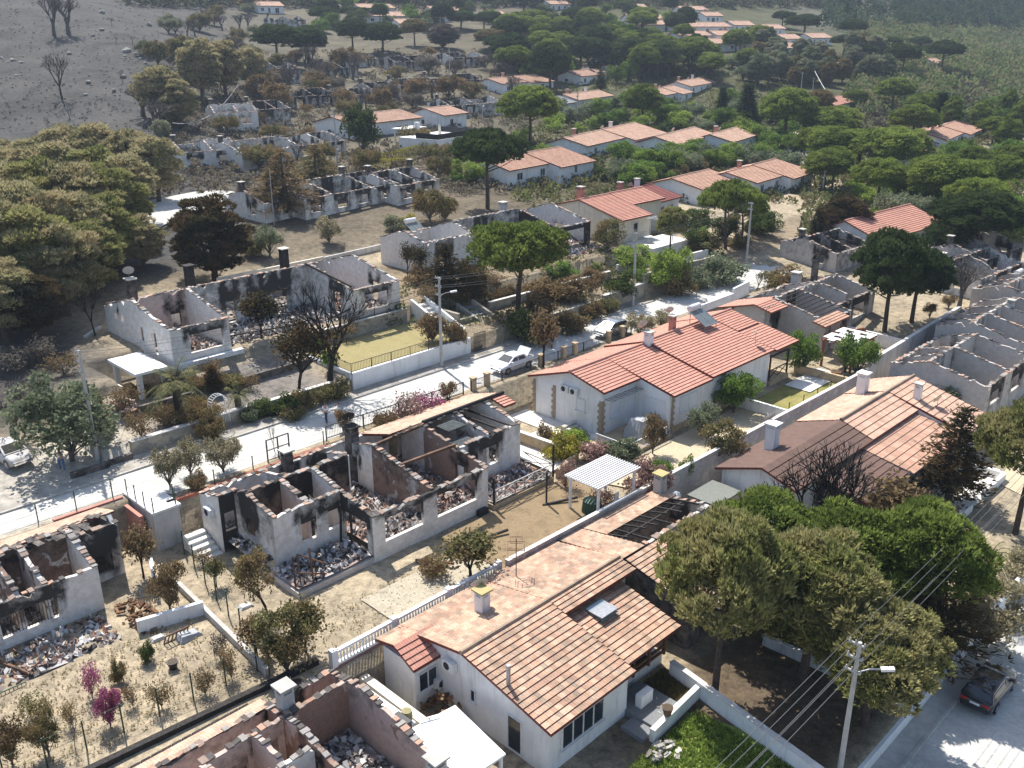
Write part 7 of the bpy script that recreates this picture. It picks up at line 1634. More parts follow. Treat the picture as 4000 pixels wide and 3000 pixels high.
# ---------------------------------------------------------------- trees and shrubs
RAD = {}
for k, (tk, cr) in PROTO.items():
    src = cr or tk; a = np.empty(len(src.vertices)*3, np.float32); src.vertices.foreach_get('co', a); a = a.reshape(-1, 3); RAD[k] = float(np.percentile(np.hypot(a[:, 0], a[:, 1]), 97))
def put(key, bx, by, ty, w, mat, desc, group=None, label=None):
    """plant standing where photo pixel (bx,by) meets the ground, as tall as ty and as wide as w pixels ask for"""
    p = hit(bx, by); r = ray(bx, ty); k = math.hypot(p.x, p.y)/math.hypot(r[0], r[1]); H = max(.5, CAMH+r[2]*k-p.z)
    dep = p.y*_c-(p.z-CAMH)*_s; s = H/HT[key]; wide = (w*dep/FPX/2)/(RAD[key]*s)
    wide = min(2.6, max(.45, wide)); H = min(H, 14)
    return plant(key, p, H, desc, mat, wide, None, label, group)
bt = lambda k: k
for a in [
 ('pine_round',2790,2715,1985,500,L_PINEY,'tall singed pine'),('pine_round_b',3131,2665,2075,600,L_PINEY,'broad singed pine'),('pine_round',3375,2835,2350,540,L_PINEY,'leaning singed pine'),('pine_round_b',3300,2490,1975,560,L_PINE,'green topped pine'),('pine_round',3560,2490,1945,470,L_PINE,'bright green pine'),('pine_round_b',2950,2420,1925,520,L_PINE,'wide bright pine'),
 ('cedar',3633,2570,2150,440,L_SEAR,'dark spreading cedar'),('leafy_tree_b',3850,2530,2240,290,L_OLIVEB,'straw coloured broom tree'),('palm_tall',3830,2330,2110,210,L_PALM,'shaggy tall palm'),('pine_umbrella',3965,2085,1555,400,L_PINEY,'tall pine with bare trunk'),
 ('bare_tree',3178,2170,1745,420,L_SEAR,'black leafless tree'),('bare_tree',3235,2180,1735,480,L_SEAR,'twin black leafless tree'),('singed_small',3470,2110,1840,270,L_BROWN,'brown singed tree'),('spruce',3703,1955,1560,290,L_SEAR,'slim dark spruce'),('leafy_tree',3690,1640,1465,200,L_GREY,'grey green tree'),('shrub',3980,2240,2130,150,L_OLIVEB,'dry pale shrub'),
 ('leafy_tree',2865,1615,1440,190,L_GREEN,'leafy lemon tree'),('olive_tree_b',2742,1705,1560,125,L_GREY,'grey green bush tree'),('leafy_tree_b',2825,1805,1640,180,L_BRGRN,'half singed fruit tree'),('round_bush',2548,1775,1615,105,L_BROWN,'brown round topped bush'),('shrub',2682,1860,1765,72,L_GREEN,'small citrus bush'),('shrub_b',2732,1828,1788,34,L_BROWN,'little brown shrub'),
 ('sparse_shrub',2208,1910,1785,110,L_MAUVE,'faded bougainvillea'),('shrub',2340,1805,1722,165,L_MAUVE,'mauve bougainvillea'),('shrub',2520,1925,1785,190,L_MAUVE,'large mauve bougainvillea'),('sparse_shrub',2345,1995,1900,115,L_MAUVE,'purple flowering shrub'),('shrub',2440,1795,1695,165,L_GREY,'grey oleander'),('shrub',2185,1795,1670,150,L_YEL,'yellow green hedge shrub'),('shrub',2122,1728,1645,75,L_BROWN,'russet bush'),('shrub',2255,1725,1670,115,L_LIME,'bright green bush'),('shrub_b',2578,1855,1785,95,L_GREEN,'deep green bush'),
 ('singed_small',1840,2265,2060,230,L_BRGRN,'singed garden tree'),('shrub_b',1700,2250,2165,130,L_BROWN,'scorched shrub'),('singed_tree',1045,2390,2085,240,L_BRGRN,'dark singed fruit tree'),('singed_small',1195,2545,2320,180,L_BRGRN,'slim singed tree'),('leafy_tree_b',1122,2625,2370,230,L_BRGRN,'bushy singed tree'),('singed_small',1005,2560,2390,150,L_BROWN,'thin brown tree'),
 ('singed_small',560,2255,2030,140,L_BROWN,'crooked brown tree'),('leafy_tree_b',665,2380,2180,150,L_BROWN,'brown tufted tree'),('sparse_shrub',800,2200,2140,90,L_BROWN,'low singed shrub'),('singed_small',845,2290,2170,90,L_BRGRN,'small singed tree'),
 ('olive_tree',192,2950,2765,135,L_BRGRN,'round garden tree'),('olive_tree_b',50,2990,2790,130,L_BROWN,'half dead garden tree'),('leafy_tree_b',432,2835,2670,100,L_PINK,'magenta bougainvillea'),('sparse_shrub',362,2725,2565,75,L_PINK,'thin pink bougainvillea'),('shrub',460,2665,2560,62,L_BRGRN,'upright dark shrub'),('shrub',582,2580,2485,66,L_DKGRN,'dark green shrub'),('sparse_shrub',150,2800,2690,150,L_BRGRN,'straggling shrub'),('sparse_shrub',632,2765,2635,105,L_BROWN,'withered shrub'),('sparse_shrub',802,2715,2600,100,L_BROWN,'dry garden shrub'),('sparse_shrub',862,2580,2450,64,L_ASH,'ashy thin shrub'),('sparse_shrub',282,2835,2720,70,L_BRGRN,'sparse green shrub'),('bare_small',292,2925,2790,50,L_ASH,'bare sapling'),('sparse_shrub',905,2650,2500,80,L_BROWN,'leaning dry shrub'),('sparse_shrub',520,2760,2660,70,L_BROWN,'brown potted shrub'),
 ('olive_tree',665,1905,1730,120,L_OLIVEB,'dried olive tree'),('olive_tree_b',745,1855,1700,115,L_OLIVEB,'slender dried olive tree'),('olive_tree',873,1845,1690,150,L_OLIVEB,'round dried olive tree'),('shrub',772,1908,1825,95,L_BROWN,'scorched roadside shrub'),
 ('leafy_tree',283,1800,1460,400,L_GREY,'broad leafy tree'),('bare_bushy',60,1700,1480,260,L_ASH,'grey leafless tree'),('cypress_low',402,1690,1515,80,L_BRGRN,'singed cypress'),('sparse_shrub',555,1710,1585,130,L_BROWN,'bushy singed rose'),('sparse_shrub',640,1660,1580,120,L_BRGRN,'spreading garden shrub'),('palm',705,1645,1420,230,L_PALM,'fan palm'),('palm_small',932,1600,1500,100,L_PALM,'short palm'),('shrub',820,1710,1590,120,L_BRGRN,'green brown shrub'),('cypress_low',835,1530,1415,90,L_SEAR,'charred cypress bush'),
 ('shrub',975,1645,1570,80,L_GREY,'grey shrub'),('shrub',1040,1625,1540,120,L_DKGRN,'dark hedge shrub'),('shrub',1112,1612,1530,125,L_DKGRN,'thick hedge shrub'),('shrub',1190,1592,1510,120,L_BRGRN,'mixed hedge shrub'),('shrub_b',1262,1568,1500,95,L_BRGRN,'small hedge shrub'),('shrub',1322,1550,1470,120,L_BRGRN,'olive hedge shrub'),
 ('singed_tree',1168,1515,1180,330,L_SEAR,'burnt pine with few needles'),('bare_tree',1288,1498,1095,360,L_SEAR,'burnt forked pine'),('shrub',1218,1362,1290,85,L_GREEN,'surviving green shrub'),('shrub_b',1292,1440,1350,70,L_GREEN,'green climber shrub'),('sparse_shrub',1340,1320,1240,150,L_BROWN,'brown terrace shrub'),('singed_small',1020,1320,1120,180,L_SEAR,'black needled sapling'),
 ('leafy_tree_b',1690,1335,1215,125,L_BROWN,'browned thuja'),('shrub',1785,1340,1240,95,L_BROWN,'browned thuja bush'),('singed_small',2122,1435,1185,130,L_BROWN,'rust leaved tree'),('pine_umbrella',2022,1228,850,385,L_PINE,'large umbrella pine'),('upright_burnt',1590,1085,945,100,L_SEAR,'burnt upright cypress'),('upright_burnt',1662,1095,950,110,L_SEAR,'second burnt upright cypress'),('spruce',1742,1155,940,185,L_SEAR,'charred spruce'),('leafy_tree_b',1840,1180,1010,150,L_SEAR,'dark scorched shrub tree'),
 ('shrub',2215,1165,1065,190,L_BROWN,'wide brown shrub'),('shrub',2095,1255,1125,140,L_BROWN,'dim brown shrub'),('shrub',2070,1335,1190,210,L_DKGRN,'dark laurel shrub'),('shrub',2230,1298,1205,150,L_BRGRN,'singed laurel shrub'),('shrub',2322,1245,1160,105,L_BROWN,'browned street shrub'),('shrub_b',2372,1222,1150,95,L_BRGRN,'mixed street shrub'),
 ('leafy_tree',2602,1145,955,180,L_LIME,'lime green tree'),('leafy_tree_b',2480,1065,955,170,L_LIME,'yellow green tree'),('leafy_tree_b',2372,980,850,140,L_BRGRN,'feathery tree'),('leafy_tree_b',2430,1170,1045,160,L_DKGRN,'dark rose tree'),('shrub',2662,1155,1025,140,L_BRGRN,'dull street shrub'),('shrub',2812,1105,980,200,L_GREY,'bushy oleander'),('shrub',2722,1125,1040,125,L_GREY,'silvery shrub'),('shrub_b',2502,1105,1030,66,L_GREEN,'fig bush'),('shrub',2322,1060,1020,64,L_LIME,'light green fern shrub'),('shrub',2190,1085,1005,170,L_GREEN,'green undergrowth shrub'),('pine_round',2615,1005,800,130,L_PINEY,'small round pine'),
 ('pine_umbrella_b',2835,975,690,240,L_PINE,'umbrella pine over the street'),('pine_umbrella',2898,945,725,170,L_PINE,'second umbrella pine over the street'),('cypress_low',3185,998,785,95,L_SEAR,'dark lollipop cypress'),('pine_open',3285,948,750,190,L_SEAR,'dark bushy pine'),('pine_open_b',3250,960,800,120,L_SEAR,'thin dark pine'),
 ('pine_round_b',3455,1295,880,300,L_PINED,'very dark tall pine'),('pine_round',3560,1260,960,290,L_PINED,'dark green broad pine'),('pine_round',3800,1015,735,340,L_PINED,'huge dark pine'),('pine_round_b',3690,1010,850,190,L_PINED,'lower dark pine'),('olive_tree_b',3300,1455,1305,115,L_GREY,'leaning olive tree'),('olive_tree',3345,1470,1295,160,L_GREEN,'arching olive tree'),('leafy_tree_b',3130,1455,1285,160,L_GREEN,'dense green bush tree'),('round_bush',3630,1245,1180,60,L_BROWN,'brown ball bush'),('round_bush',3705,1205,1150,60,L_BROWN,'second brown ball bush'),('bare_bushy',3745,1205,1000,150,L_ASH,'grey twiggy tree'),('shrub',3970,1465,1395,95,L_DKGRN,'dark corner bush'),('shrub',3060,1125,1020,180,L_BRGRN,'roadside bush'),('bare_small',2955,1135,1060,80,L_ASH,'bare roadside shrub'),
 ('olive_tree',2500,1315,1215,115,L_OLIVEB,'pale dried olive'),('olive_tree_b',2580,1285,1205,85,L_OLIVEB,'small pale dried olive'),('round_bush',1342,1690,1600,78,L_BROWN,'dark red photinia bush'),('round_bush',1752,1575,1488,78,L_BROWN,'dark red ball bush'),('sparse_shrub',1585,1655,1525,180,L_MAUVE,'fading bougainvillea'),('sparse_shrub',1682,1625,1515,150,L_PINK,'flowering bougainvillea'),('shrub_b',1502,1680,1600,115,L_BROWN,'russet fence shrub'),('bare_small',1075,1765,1650,50,L_BRGRN,'dead creeper'),
 # scorched wood on the left
 ('pine_open',285,770,475,240,L_PINES,'scorched pine'),('pine_open_b',400,770,470,230,L_PINES,'scorched pine'),('pine_open',520,780,490,240,L_PINES,'scorched pine'),('pine_open_b',620,790,520,200,L_PINES,'scorched pine'),('pine_open',180,790,520,240,L_PINES,'scorched pine'),('pine_open_b',60,800,560,230,L_PINES,'scorched pine'),('pine_open_b',60,980,620,280,L_PINES,'scorched pine'),('pine_open',190,990,600,290,L_PINEY,'scorched pine'),('pine_open_b',320,990,620,280,L_PINES,'scorched pine'),('pine_open',460,960,640,270,L_PINEY,'scorched pine'),('pine_open',40,1200,760,320,L_PINES,'scorched pine'),('pine_open_b',150,1220,790,320,L_PINEY,'scorched pine'),('pine_open',265,1230,830,320,L_PINES,'scorched pine'),('pine_open_b',380,1160,850,260,L_PINEY,'scorched pine'),('pine_open',560,1040,830,190,L_PINES,'scorched pine'),('pine_open_b',30,1330,1000,280,L_PINES,'scorched pine'),('pine_open_b',150,1330,1060,240,L_SEAR,'blackened pine'),('bare_tree',372,1310,1090,120,L_SEAR,'broken burnt trunk'),('sparse_shrub',160,1420,1300,160,L_ASH,'ashy undergrowth shrub'),('sparse_shrub',60,1450,1340,160,L_ASH,'ashy undergrowth shrub'),('sparse_shrub',250,1470,1370,150,L_BROWN,'brown undergrowth shrub'),
 ('pine_open',110,880,560,250,L_PINES,'scorched pine'),('pine_open_b',250,880,540,260,L_PINES,'scorched pine'),('pine_open',400,880,560,260,L_PINEY,'scorched pine'),('pine_open_b',520,880,590,230,L_PINES,'scorched pine'),('pine_open_b',110,1100,690,290,L_PINES,'scorched pine'),('pine_open',230,1110,720,280,L_PINES,'scorched pine'),('pine_open_b',340,1080,740,260,L_PINES,'scorched pine'),('pine_open',440,1060,740,220,L_PINEY,'scorched pine'),('pine_open',20,690,540,200,L_PINES,'scorched pine'),
 ('pine_open',838,1105,750,300,L_SEAR,'black needled pine'),('olive_tree',1055,1000,870,115,L_GREY,'pale green olive tree'),('shrub',985,1000,900,110,L_BRGRN,'olive brown shrub'),('leafy_tree_b',1285,950,840,110,L_OLIVEB,'pale sapling'),('shrub',1540,900,830,110,L_OLIVE,'olive coloured bush'),('shrub',1600,895,825,90,L_YEL,'yellowing bush'),('leafy_tree',1680,870,720,160,L_BRGRN,'brown green bush tree'),('leafy_tree_b',1740,860,760,110,L_BRGRN,'singed apricot tree'),
 ('pine_open',790,385,140,170,L_PINES,'scorched hillside pine'),('pine_open_b',885,375,150,150,L_PINES,'scorched hillside pine'),('pine_open',985,345,175,120,L_PINES,'scorched hillside pine'),('pine_open_b',640,470,250,180,L_PINES,'scorched hillside pine'),('pine_open',700,490,300,150,L_PINES,'scorched hillside pine'),('bare_bushy',560,450,320,150,L_ASH,'ashy hillside tree'),('bare_bushy',610,520,380,140,L_ASH,'ashy hillside tree'),('leafy_tree_b',635,545,460,80,L_OLIVE,'pale round tree'),('leafy_tree_b',690,500,420,80,L_BRGRN,'olive green tree'),
 ('bare_tree',243,385,195,130,L_ASH,'lone burnt oak'),('bare_bushy',212,135,-40,110,L_ASH,'burnt oak'),('bare_bushy',268,128,-25,130,L_ASH,'burnt oak'),('bare_small',437,98,65,30,L_ASH,'burnt sapling'),('bare_small',480,318,275,40,L_ASH,'burnt sapling'),('bare_small',515,168,140,40,L_ASH,'burnt sapling'),('bare_small',455,175,140,20,L_ASH,'burnt sapling'),('bare_small',710,150,115,40,L_ASH,'burnt sapling'),('bare_small',195,525,450,30,L_ASH,'burnt sapling'),('bare_small',270,470,420,40,L_ASH,'burnt sapling'),
 ('cedar',1118,850,570,260,L_BROWN,'brown singed cedar'),('cedar',1235,705,560,190,L_BRGRN,'olive singed cedar'),('cedar',1075,845,640,160,L_BRGRN,'slim singed cedar'),('leafy_tree',1420,610,395,150,L_DKGRN,'dark broad tree'),('pine_umbrella_b',1905,815,488,300,L_PINED,'dark umbrella pine'),('pine_round',2070,575,325,240,L_PINE,'rounded green pine'),('pine_round_b',2150,355,158,175,L_PINED,'tall umbrella pine'),('pine_round_b',2510,500,322,155,L_PINE,'round headed pine'),('cedar',2400,490,380,170,L_PINED,'low spreading cedar'),
 ('cypress',2445,250,172,24,L_CYP,'thin dark cypress'),('cypress',2468,258,148,28,L_CYP,'thin dark cypress'),('cypress',2540,210,130,28,L_CYP,'thin dark cypress'),('pine_round',2570,305,160,150,L_PINED,'black green pine'),('cypress',2815,490,335,60,L_CYP,'dark cypress'),('cypress',2912,510,318,95,L_CYP,'wide dark cypress'),('spruce',2345,358,262,60,L_PINED,'dark garden spruce'),
 ('pine_round',1085,250,88,190,L_PINED,'heavy round pine'),('pine_round_b',1205,250,95,190,L_PINED,'heavy round pine'),('pine_round',1380,212,68,140,L_PINED,'heavy round pine'),('pine_round_b',1495,212,82,160,L_PINED,'heavy round pine'),('pine_round',1265,105,22,120,L_PINED,'dark distant pine'),('pine_umbrella',1380,90,22,130,L_PINED,'dark distant pine'),('pine_round',1690,95,38,100,L_PINED,'dark distant pine'),('pine_round_b',1800,115,38,120,L_PINED,'dark distant pine'),('pine_round',1890,122,45,100,L_PINED,'dark distant pine'),('pine_round',1620,180,70,110,L_BRGRN,'tall grey green tree'),('pine_open',1730,190,85,120,L_ASH,'tall grey green tree'),('cypress',1732,185,75,24,L_SEAR,'charred slim cypress'),('pine_round_b',1920,200,110,150,L_BRGRN,'olive toned round tree'),('pine_round',1950,225,130,120,L_PINED,'dark round tree'),
 ('pine_round',3060,565,335,220,L_PINE,'large green pine'),('pine_round_b',3245,580,408,230,L_PINE,'bright round pine'),('pine_round',3350,670,500,270,L_PINE,'broad street pine'),('pine_round_b',3480,710,485,300,L_PINE,'massive green pine'),('pine_round',3560,575,400,190,L_PINE,'green slope pine'),('pine_round_b',3595,490,358,140,L_PINE,'green slope pine'),('pine_round',3480,440,298,160,L_PINE,'green slope pine'),('pine_umbrella',3340,430,345,100,L_PINE,'small green pine'),('pine_round_b',3190,480,345,120,L_BRGRN,'dull green pine'),('cypress',3665,500,355,80,L_CYP,'dark slope cypress'),('pine_round',3875,560,450,130,L_PINE,'rounded slope pine'),('pine_round_b',3650,845,595,310,L_PINE,'full green pine'),('pine_round',3560,830,660,190,L_PINE,'green pine'),('pine_umbrella',3770,600,545,80,L_PINE,'clipped round pine'),
 ('pine_umbrella',3520,305,165,140,L_PINED,'umbrella pine with bare trunks'),('pine_umbrella_b',3675,295,152,150,L_PINED,'flat topped umbrella pine'),('pine_umbrella',3380,240,172,85,L_PINED,'small umbrella pine'),('pine_umbrella_b',3290,220,132,112,L_PINED,'low umbrella pine'),('pine_round',3330,160,70,118,L_PINED,'round hilltop pine'),('pine_round_b',3140,135,52,145,L_PINED,'wide hilltop pine'),('pine_umbrella',3055,110,40,95,L_PINED,'spreading hilltop pine'),('cypress',3280,82,30,17,L_CYP,'slim hilltop cypress'),('cypress',3304,82,8,22,L_CYP,'slim hilltop cypress'),('cypress',3336,90,35,19,L_CYP,'slim hilltop cypress'),('pine_round',3590,200,140,100,L_PINED,'shadowy slope pine'),('pine_round',3470,200,140,100,L_PINED,'shadowy slope pine'),
]: put(*a)
# hedges before the modern house
def hedge(label, a, b, w, h):
    A_, B_ = hit(*a), hit(*b); d = B_-A_; n = int(d.length/.16); C = []; D = []
    sd = Vector((d.y, -d.x, 0)).normalized(); NR.seed(5)
    for i in range(n*26):
        f, s_, t_ = NR.rand(), NR.rand()*2-1, NR.rand(); side = NR.rand() < .5
        if side: s_ = math.copysign(1, s_)
        else: t_ = 1
        p = A_+d*f+sd*(s_*w/2); C.append((p.x, p.y, p.z+t_*h)); D.append((sd.x*s_*side, sd.y*s_*side, .3 if side else 1))
    q, t = blades(np.array(C)-np.array(A_), unit(np.array(D, float)), .2, .06, 2, .6, NR.rand(len(C)))
    o = bpy.data.objects.new('clipped_hedge', leafmesh('clipped_hedge', q, t)); o.data.materials.append(L_YEL); COL.objects.link(o); o.location = A_; tag(o, label, 'hedge')
hedge('clipped yellow green hedge in front of the raised terrace', (1500, 640), (1640, 605), .9, 1.6); hedge('lower clipped hedge beside the pool lawn', (1400, 665), (1615, 655), .9, 1.5)
# looser planting, scattered over the gardens and groves
SC = random.Random(99)
def scatter(x0, x1, y0, y1, n, kinds, avoid=()):
    done = []
    for _ in range(n*12):
        if len(done) >= n: break
        x, y = SC.uniform(x0, x1), SC.uniform(y0, y1)
        if any(abs(x-a) < 26 and abs(y-b) < 12 for a, b in done): continue
        p = hit(x, y)
        if any((p-c).length < r for c, r in HOUSES): continue
        key, mat, h0, h1, d = SC.choice(kinds); done.append((x, y)); plant(key, p, SC.uniform(h0, h1)*1.15, d, mat, SC.uniform(.95, 1.45))
HOUSES = []
for o in list(COL.objects):
    if o.get('category') in ('house', 'burnt house') and not o.parent:
        pts = [o.matrix_basis@Vector(v) for c in o.children if c.type == 'MESH' for v in c.bound_box]
        if not pts: continue
        x0, x1 = min(p.x for p in pts), max(p.x for p in pts); y0, y1 = min(p.y for p in pts), max(p.y for p in pts)
        c = Vector(((x0+x1)/2, (y0+y1)/2, 0)); HOUSES += [(Vector((c.x, c.y, q)), max(x1-x0, y1-y0)*.46+.6) for q in (o.location.z,)]
scatter(2950, 3450, 215, 345, 42, [('pine_open', L_GREY, 6, 9, 'grey green wood pine'), ('pine_open_b', L_OLIVE, 6, 9, 'pale green wood pine'), ('pine_open', L_BRGRN, 5, 8, 'dull green wood pine')])
scatter(1000, 2000, 240, 440, 44, [('leafy_tree', L_BROWN, 3.5, 6, 'brown scorched tree'), ('olive_tree', L_ASH, 3, 5, 'ash grey tree'), ('bare_bushy', L_ASH, 4, 6.5, 'leafless grey tree'), ('leafy_tree_b', L_BRGRN, 3, 5, 'half singed tree'), ('singed_tree', L_BROWN, 4, 6, 'singed brown tree')])
scatter(2150, 2950, 395, 540, 50, [('shrub', L_LIME, 2, 3.2, 'light green garden shrub'), ('leafy_tree', L_GREEN, 3, 5, 'green garden tree'), ('olive_tree', L_GREY, 3, 4.5, 'grey garden olive'), ('shrub', L_DKGRN, 1.6, 3, 'dark garden shrub'), ('leafy_tree_b', L_LIME, 3, 4.5, 'lime garden tree')])
scatter(2420, 3080, 560, 740, 56, [('leafy_tree', L_LIME, 3, 5, 'lime garden tree'), ('olive_tree', L_GREY, 3, 4.5, 'grey garden olive'), ('shrub', L_GREEN, 1.8, 3, 'green garden shrub'), ('shrub', L_BRGRN, 1.6, 2.6, 'dull garden shrub'), ('leafy_tree_b', L_GREEN, 3, 4.5, 'green garden tree')])
scatter(1250, 2650, 12, 140, 52, [('leafy_tree', L_GREEN, 4, 6, 'green village tree'), ('pine_round', L_PINED, 6, 9, 'dark village pine'), ('olive_tree', L_GREY, 3, 5, 'grey village olive'), ('leafy_tree_b', L_DKGRN, 4, 6, 'dark village tree')])
scatter(1960, 2720, 130, 330, 78, [('pine_round', L_PINE, 7, 10, 'green grove pine'), ('pine_round_b', L_PINED, 7, 10, 'dark grove pine'), ('pine_umbrella', L_PINE, 7, 9, 'umbrella shaped grove pine'), ('leafy_tree', L_GREEN, 4, 6, 'green grove tree')])
scatter(2650, 3020, 130, 330, 22, [('pine_round', L_PINE, 6, 9, 'green grove pine'), ('olive_tree', L_GREY, 3, 5, 'grey grove olive'), ('leafy_tree', L_GREEN, 3, 5, 'green grove tree')])
scatter(3330, 3980, 600, 930, 46, [('leafy_tree', L_GREEN, 3, 5, 'green valley tree'), ('pine_round', L_PINE, 6, 8, 'green valley pine'), ('shrub', L_LIME, 2, 3, 'light green valley shrub'), ('olive_tree', L_GREY, 3, 5, 'grey valley olive')])
scatter(3560, 3990, 440, 620, 24, [('leafy_tree', L_GREEN, 3, 5, 'green slope tree'), ('pine_open', L_PINE, 5, 8, 'loose slope pine'), ('shrub', L_GREY, 2, 3, 'grey slope shrub')])
scatter(560, 1000, 10, 260, 30, [('bare_bushy', L_ASH, 4, 6, 'ash grey hillside tree'), ('leafy_tree', L_BRGRN, 3.5, 6, 'singed hillside tree'), ('olive_tree', L_OLIVE, 3, 4.5, 'pale hillside tree')])
scatter(3000, 3330, 420, 760, 22, [('pine_round_b', L_PINE, 6, 8, 'roadside pine'), ('leafy_tree', L_GREEN, 3, 5, 'roadside green tree'), ('shrub', L_LIME, 2, 3, 'roadside lime shrub')])
scatter(1700, 2450, 560, 720, 18, [('shrub', L_GREEN, 1.6, 3, 'green courtyard shrub'), ('leafy_tree_b', L_LIME, 2.5, 4, 'lime courtyard tree'), ('shrub', L_DKGRN, 1.5, 2.4, 'dark courtyard shrub')])
scatter(880, 1750, 440, 700, 26, [('sparse_shrub', L_BROWN, 1.6, 3, 'brown yard shrub'), ('olive_tree', L_BRGRN, 2.5, 4, 'singed yard tree'), ('bare_small', L_ASH, 2.5, 4, 'bare yard tree')])
scatter(1600, 2350, 900, 1180, 16, [('shrub', L_BROWN, 1.2, 2, 'brown garden shrub'), ('shrub_b', L_BRGRN, 1, 1.8, 'mixed garden shrub'), ('sparse_shrub', L_BROWN, 1.4, 2.2, 'dry terrace shrub')])
scatter(400, 1350, 1440, 1660, 16, [('sparse_shrub', L_BROWN, 1, 1.8, 'dry slope shrub'), ('shrub_b', L_BRGRN, .8, 1.4, 'mixed slope shrub')])
scatter(2600, 3000, 850, 1010, 14, [('leafy_tree_b', L_DKGRN, 2.5, 4, 'dark street garden tree'), ('shrub', L_BRGRN, 1.5, 2.5, 'dull street garden shrub'), ('shrub', L_GREEN, 1.4, 2.4, 'green street garden shrub')])
# ---------------------------------------------------------------- masses nobody could count
def mass(name, n, region, ball, leaf, mat, seed, tall=1.0, dens=None):
    NR.seed(seed); C, D, Tn = [], [], []; x0, x1, y0, y1 = region
    for _ in range(n):
        px, py = NR.uniform(x0, x1), NR.uniform(y0, y1)
        if dens and NR.rand() > dens(px, py): continue
        p = hit(px, py); r = NR.uniform(*ball); d = sphere_pts(ball_n); d = d[d[:, 2] > -.3]
        C.append(np.array(p)+d*r*np.array([1, 1, tall])+np.array([0, 0, r*.35*tall])); D.append(unit(d+np.array([0, 0, .5]))); Tn.append(np.full(len(d), NR.uniform(.1, .9)))
    q, t = blades(np.concatenate(C), np.concatenate(D), leaf, leaf*.4, 1, .5, np.concatenate(Tn))
    o = bpy.data.objects.new(name, leafmesh(name, q, t)); o.data.materials.append(mat); COL.objects.link(o); tag(o, kind='stuff'); return o
ball_n = 70
tag(mass('hillside_scrub', 1500, (3330, 4000, 95, 480), (1.6, 3.4), 1.1, M_leaf('hillside scrub', (.045, .075, .026), (.20, .27, .09), (.22, .19, .11)), 71, .8, lambda x, y: 1 if y < 330 and x > 3330+(y-95)*.2 else (1 if x > 3820+(y-330)*1.2 or (x < 3700 and y < 420) else .12)), 'dense green scrub covering the far right hillside', 'scrub')
tag(mass('conifer_forest', 900, (3200, 4000, -20, 120), (1.3, 2.2), 1.3, M_leaf('plantation conifers', (.026, .046, .026), (.085, .125, .062)), 72, 2.6, lambda x, y: 1 if x > 3500 else .35), 'dark conifer plantation along the top right slope', 'forest')
tag(mass('skyline_wood', 700, (500, 3300, -25, 30), (2., 4.2), 1.4, M_leaf('distant wood', (.030, .042, .022), (.10, .125, .06), (.13, .115, .08)), 73, 1., lambda x, y: .9), 'distant wood along the top edge behind the village', 'woods')
tag(mass('burnt_scrub', 700, (3350, 4000, 330, 520), (.6, 1.4), .8, M_leaf('burnt scrub', (.04, .036, .032), (.12, .105, .09)), 74, 1., lambda x, y: 1 if 3560+(y-330)*.9 < x else .3), 'burnt grey scrub in the valley on the right', 'scrub')
ball_n = 16
tag(mass('charred_stubble', 900, (0, 1000, 0, 520), (.06, .2), .2, M_leaf('charred stubble', (.012, .012, .012), (.055, .05, .045)), 79, .9), 'charred stubble dotted over the ash slope', 'stubble')
ball_n = 70
def tufts(name, n, us, vs, ln, mat, seed, label):
    NR.seed(seed); u = NR.uniform(*us, n); v = NR.uniform(*vs, n); C = np.array([[*P(a, b)[:2], Tz(P(a, b))+.02] for a, b in zip(u, v)]); D = np.repeat([[0, 0, 1.]], n, 0)
    q, t = blades(C, D, ln, .03, 4, .5, NR.rand(n)); o = bpy.data.objects.new(name, leafmesh(name, q, t)); o.data.materials.append(mat); COL.objects.link(o); tag(o, label, 'grass', kind='stuff')
tufts('grass', 5000, (-27.5, -21), (34.5, 40.5), .22, L_LIME, 81, 'fresh green grass below the planter wall'); tufts('grass', 2200, (-23, -19.6), (31.2, 34), .25, L_BRGRN, 82, 'weeds in the shaded yard of the bottom tiled house'); STRAW = M_leaf('straw', (.30, .25, .15), (.50, .43, .28), trans=.5); tufts('dry_weeds', 900, (-34, -9), (16, 20.4), .13, STRAW, 83, 'dry weeds over the ashy garden'); tufts('dry_weeds', 1300, (-50, -37.5), (10.5, 18), .13, STRAW, 84, 'dry weeds over the left garden'); tufts('dry_weeds', 1500, (2, 30), (-14, -6), .16, STRAW, 85, 'dry weeds on the street terraces')
ball_n = 40
UG = M_leaf('garden undergrowth', (.045, .065, .022), (.20, .24, .085), (.20, .17, .09)); UB = M_leaf('singed undergrowth', (.07, .06, .042), (.24, .20, .13), (.18, .16, .13))
tag(mass('garden_undergrowth', 1700, (2020, 3150, 250, 800), (.5, 1.15), .5, UG, 75, .9), 'low green undergrowth filling the gardens between the upper houses', 'undergrowth')
tag(mass('valley_undergrowth', 1000, (3150, 3990, 430, 960), (.6, 1.5), .6, UG, 76, .9, lambda x, y: 1 if y > 520 or x < 3600 else .3), 'green undergrowth between the pines on the right', 'undergrowth')
tag(mass('singed_undergrowth', 1500, (620, 2050, 200, 760), (.35, .95), .5, UB, 77, .85), 'singed brown undergrowth between the upper burnt houses', 'undergrowth')
tag(mass('slope_undergrowth', 420, (1500, 2950, 880, 1280), (.25, .6), .3, UG, 78, .8, lambda x, y: 1 if y < 1320-(x-1900)*.33 and y > 1110-(x-1500)*.18 else 0), 'low plants on the garden terraces above the street', 'undergrowth')
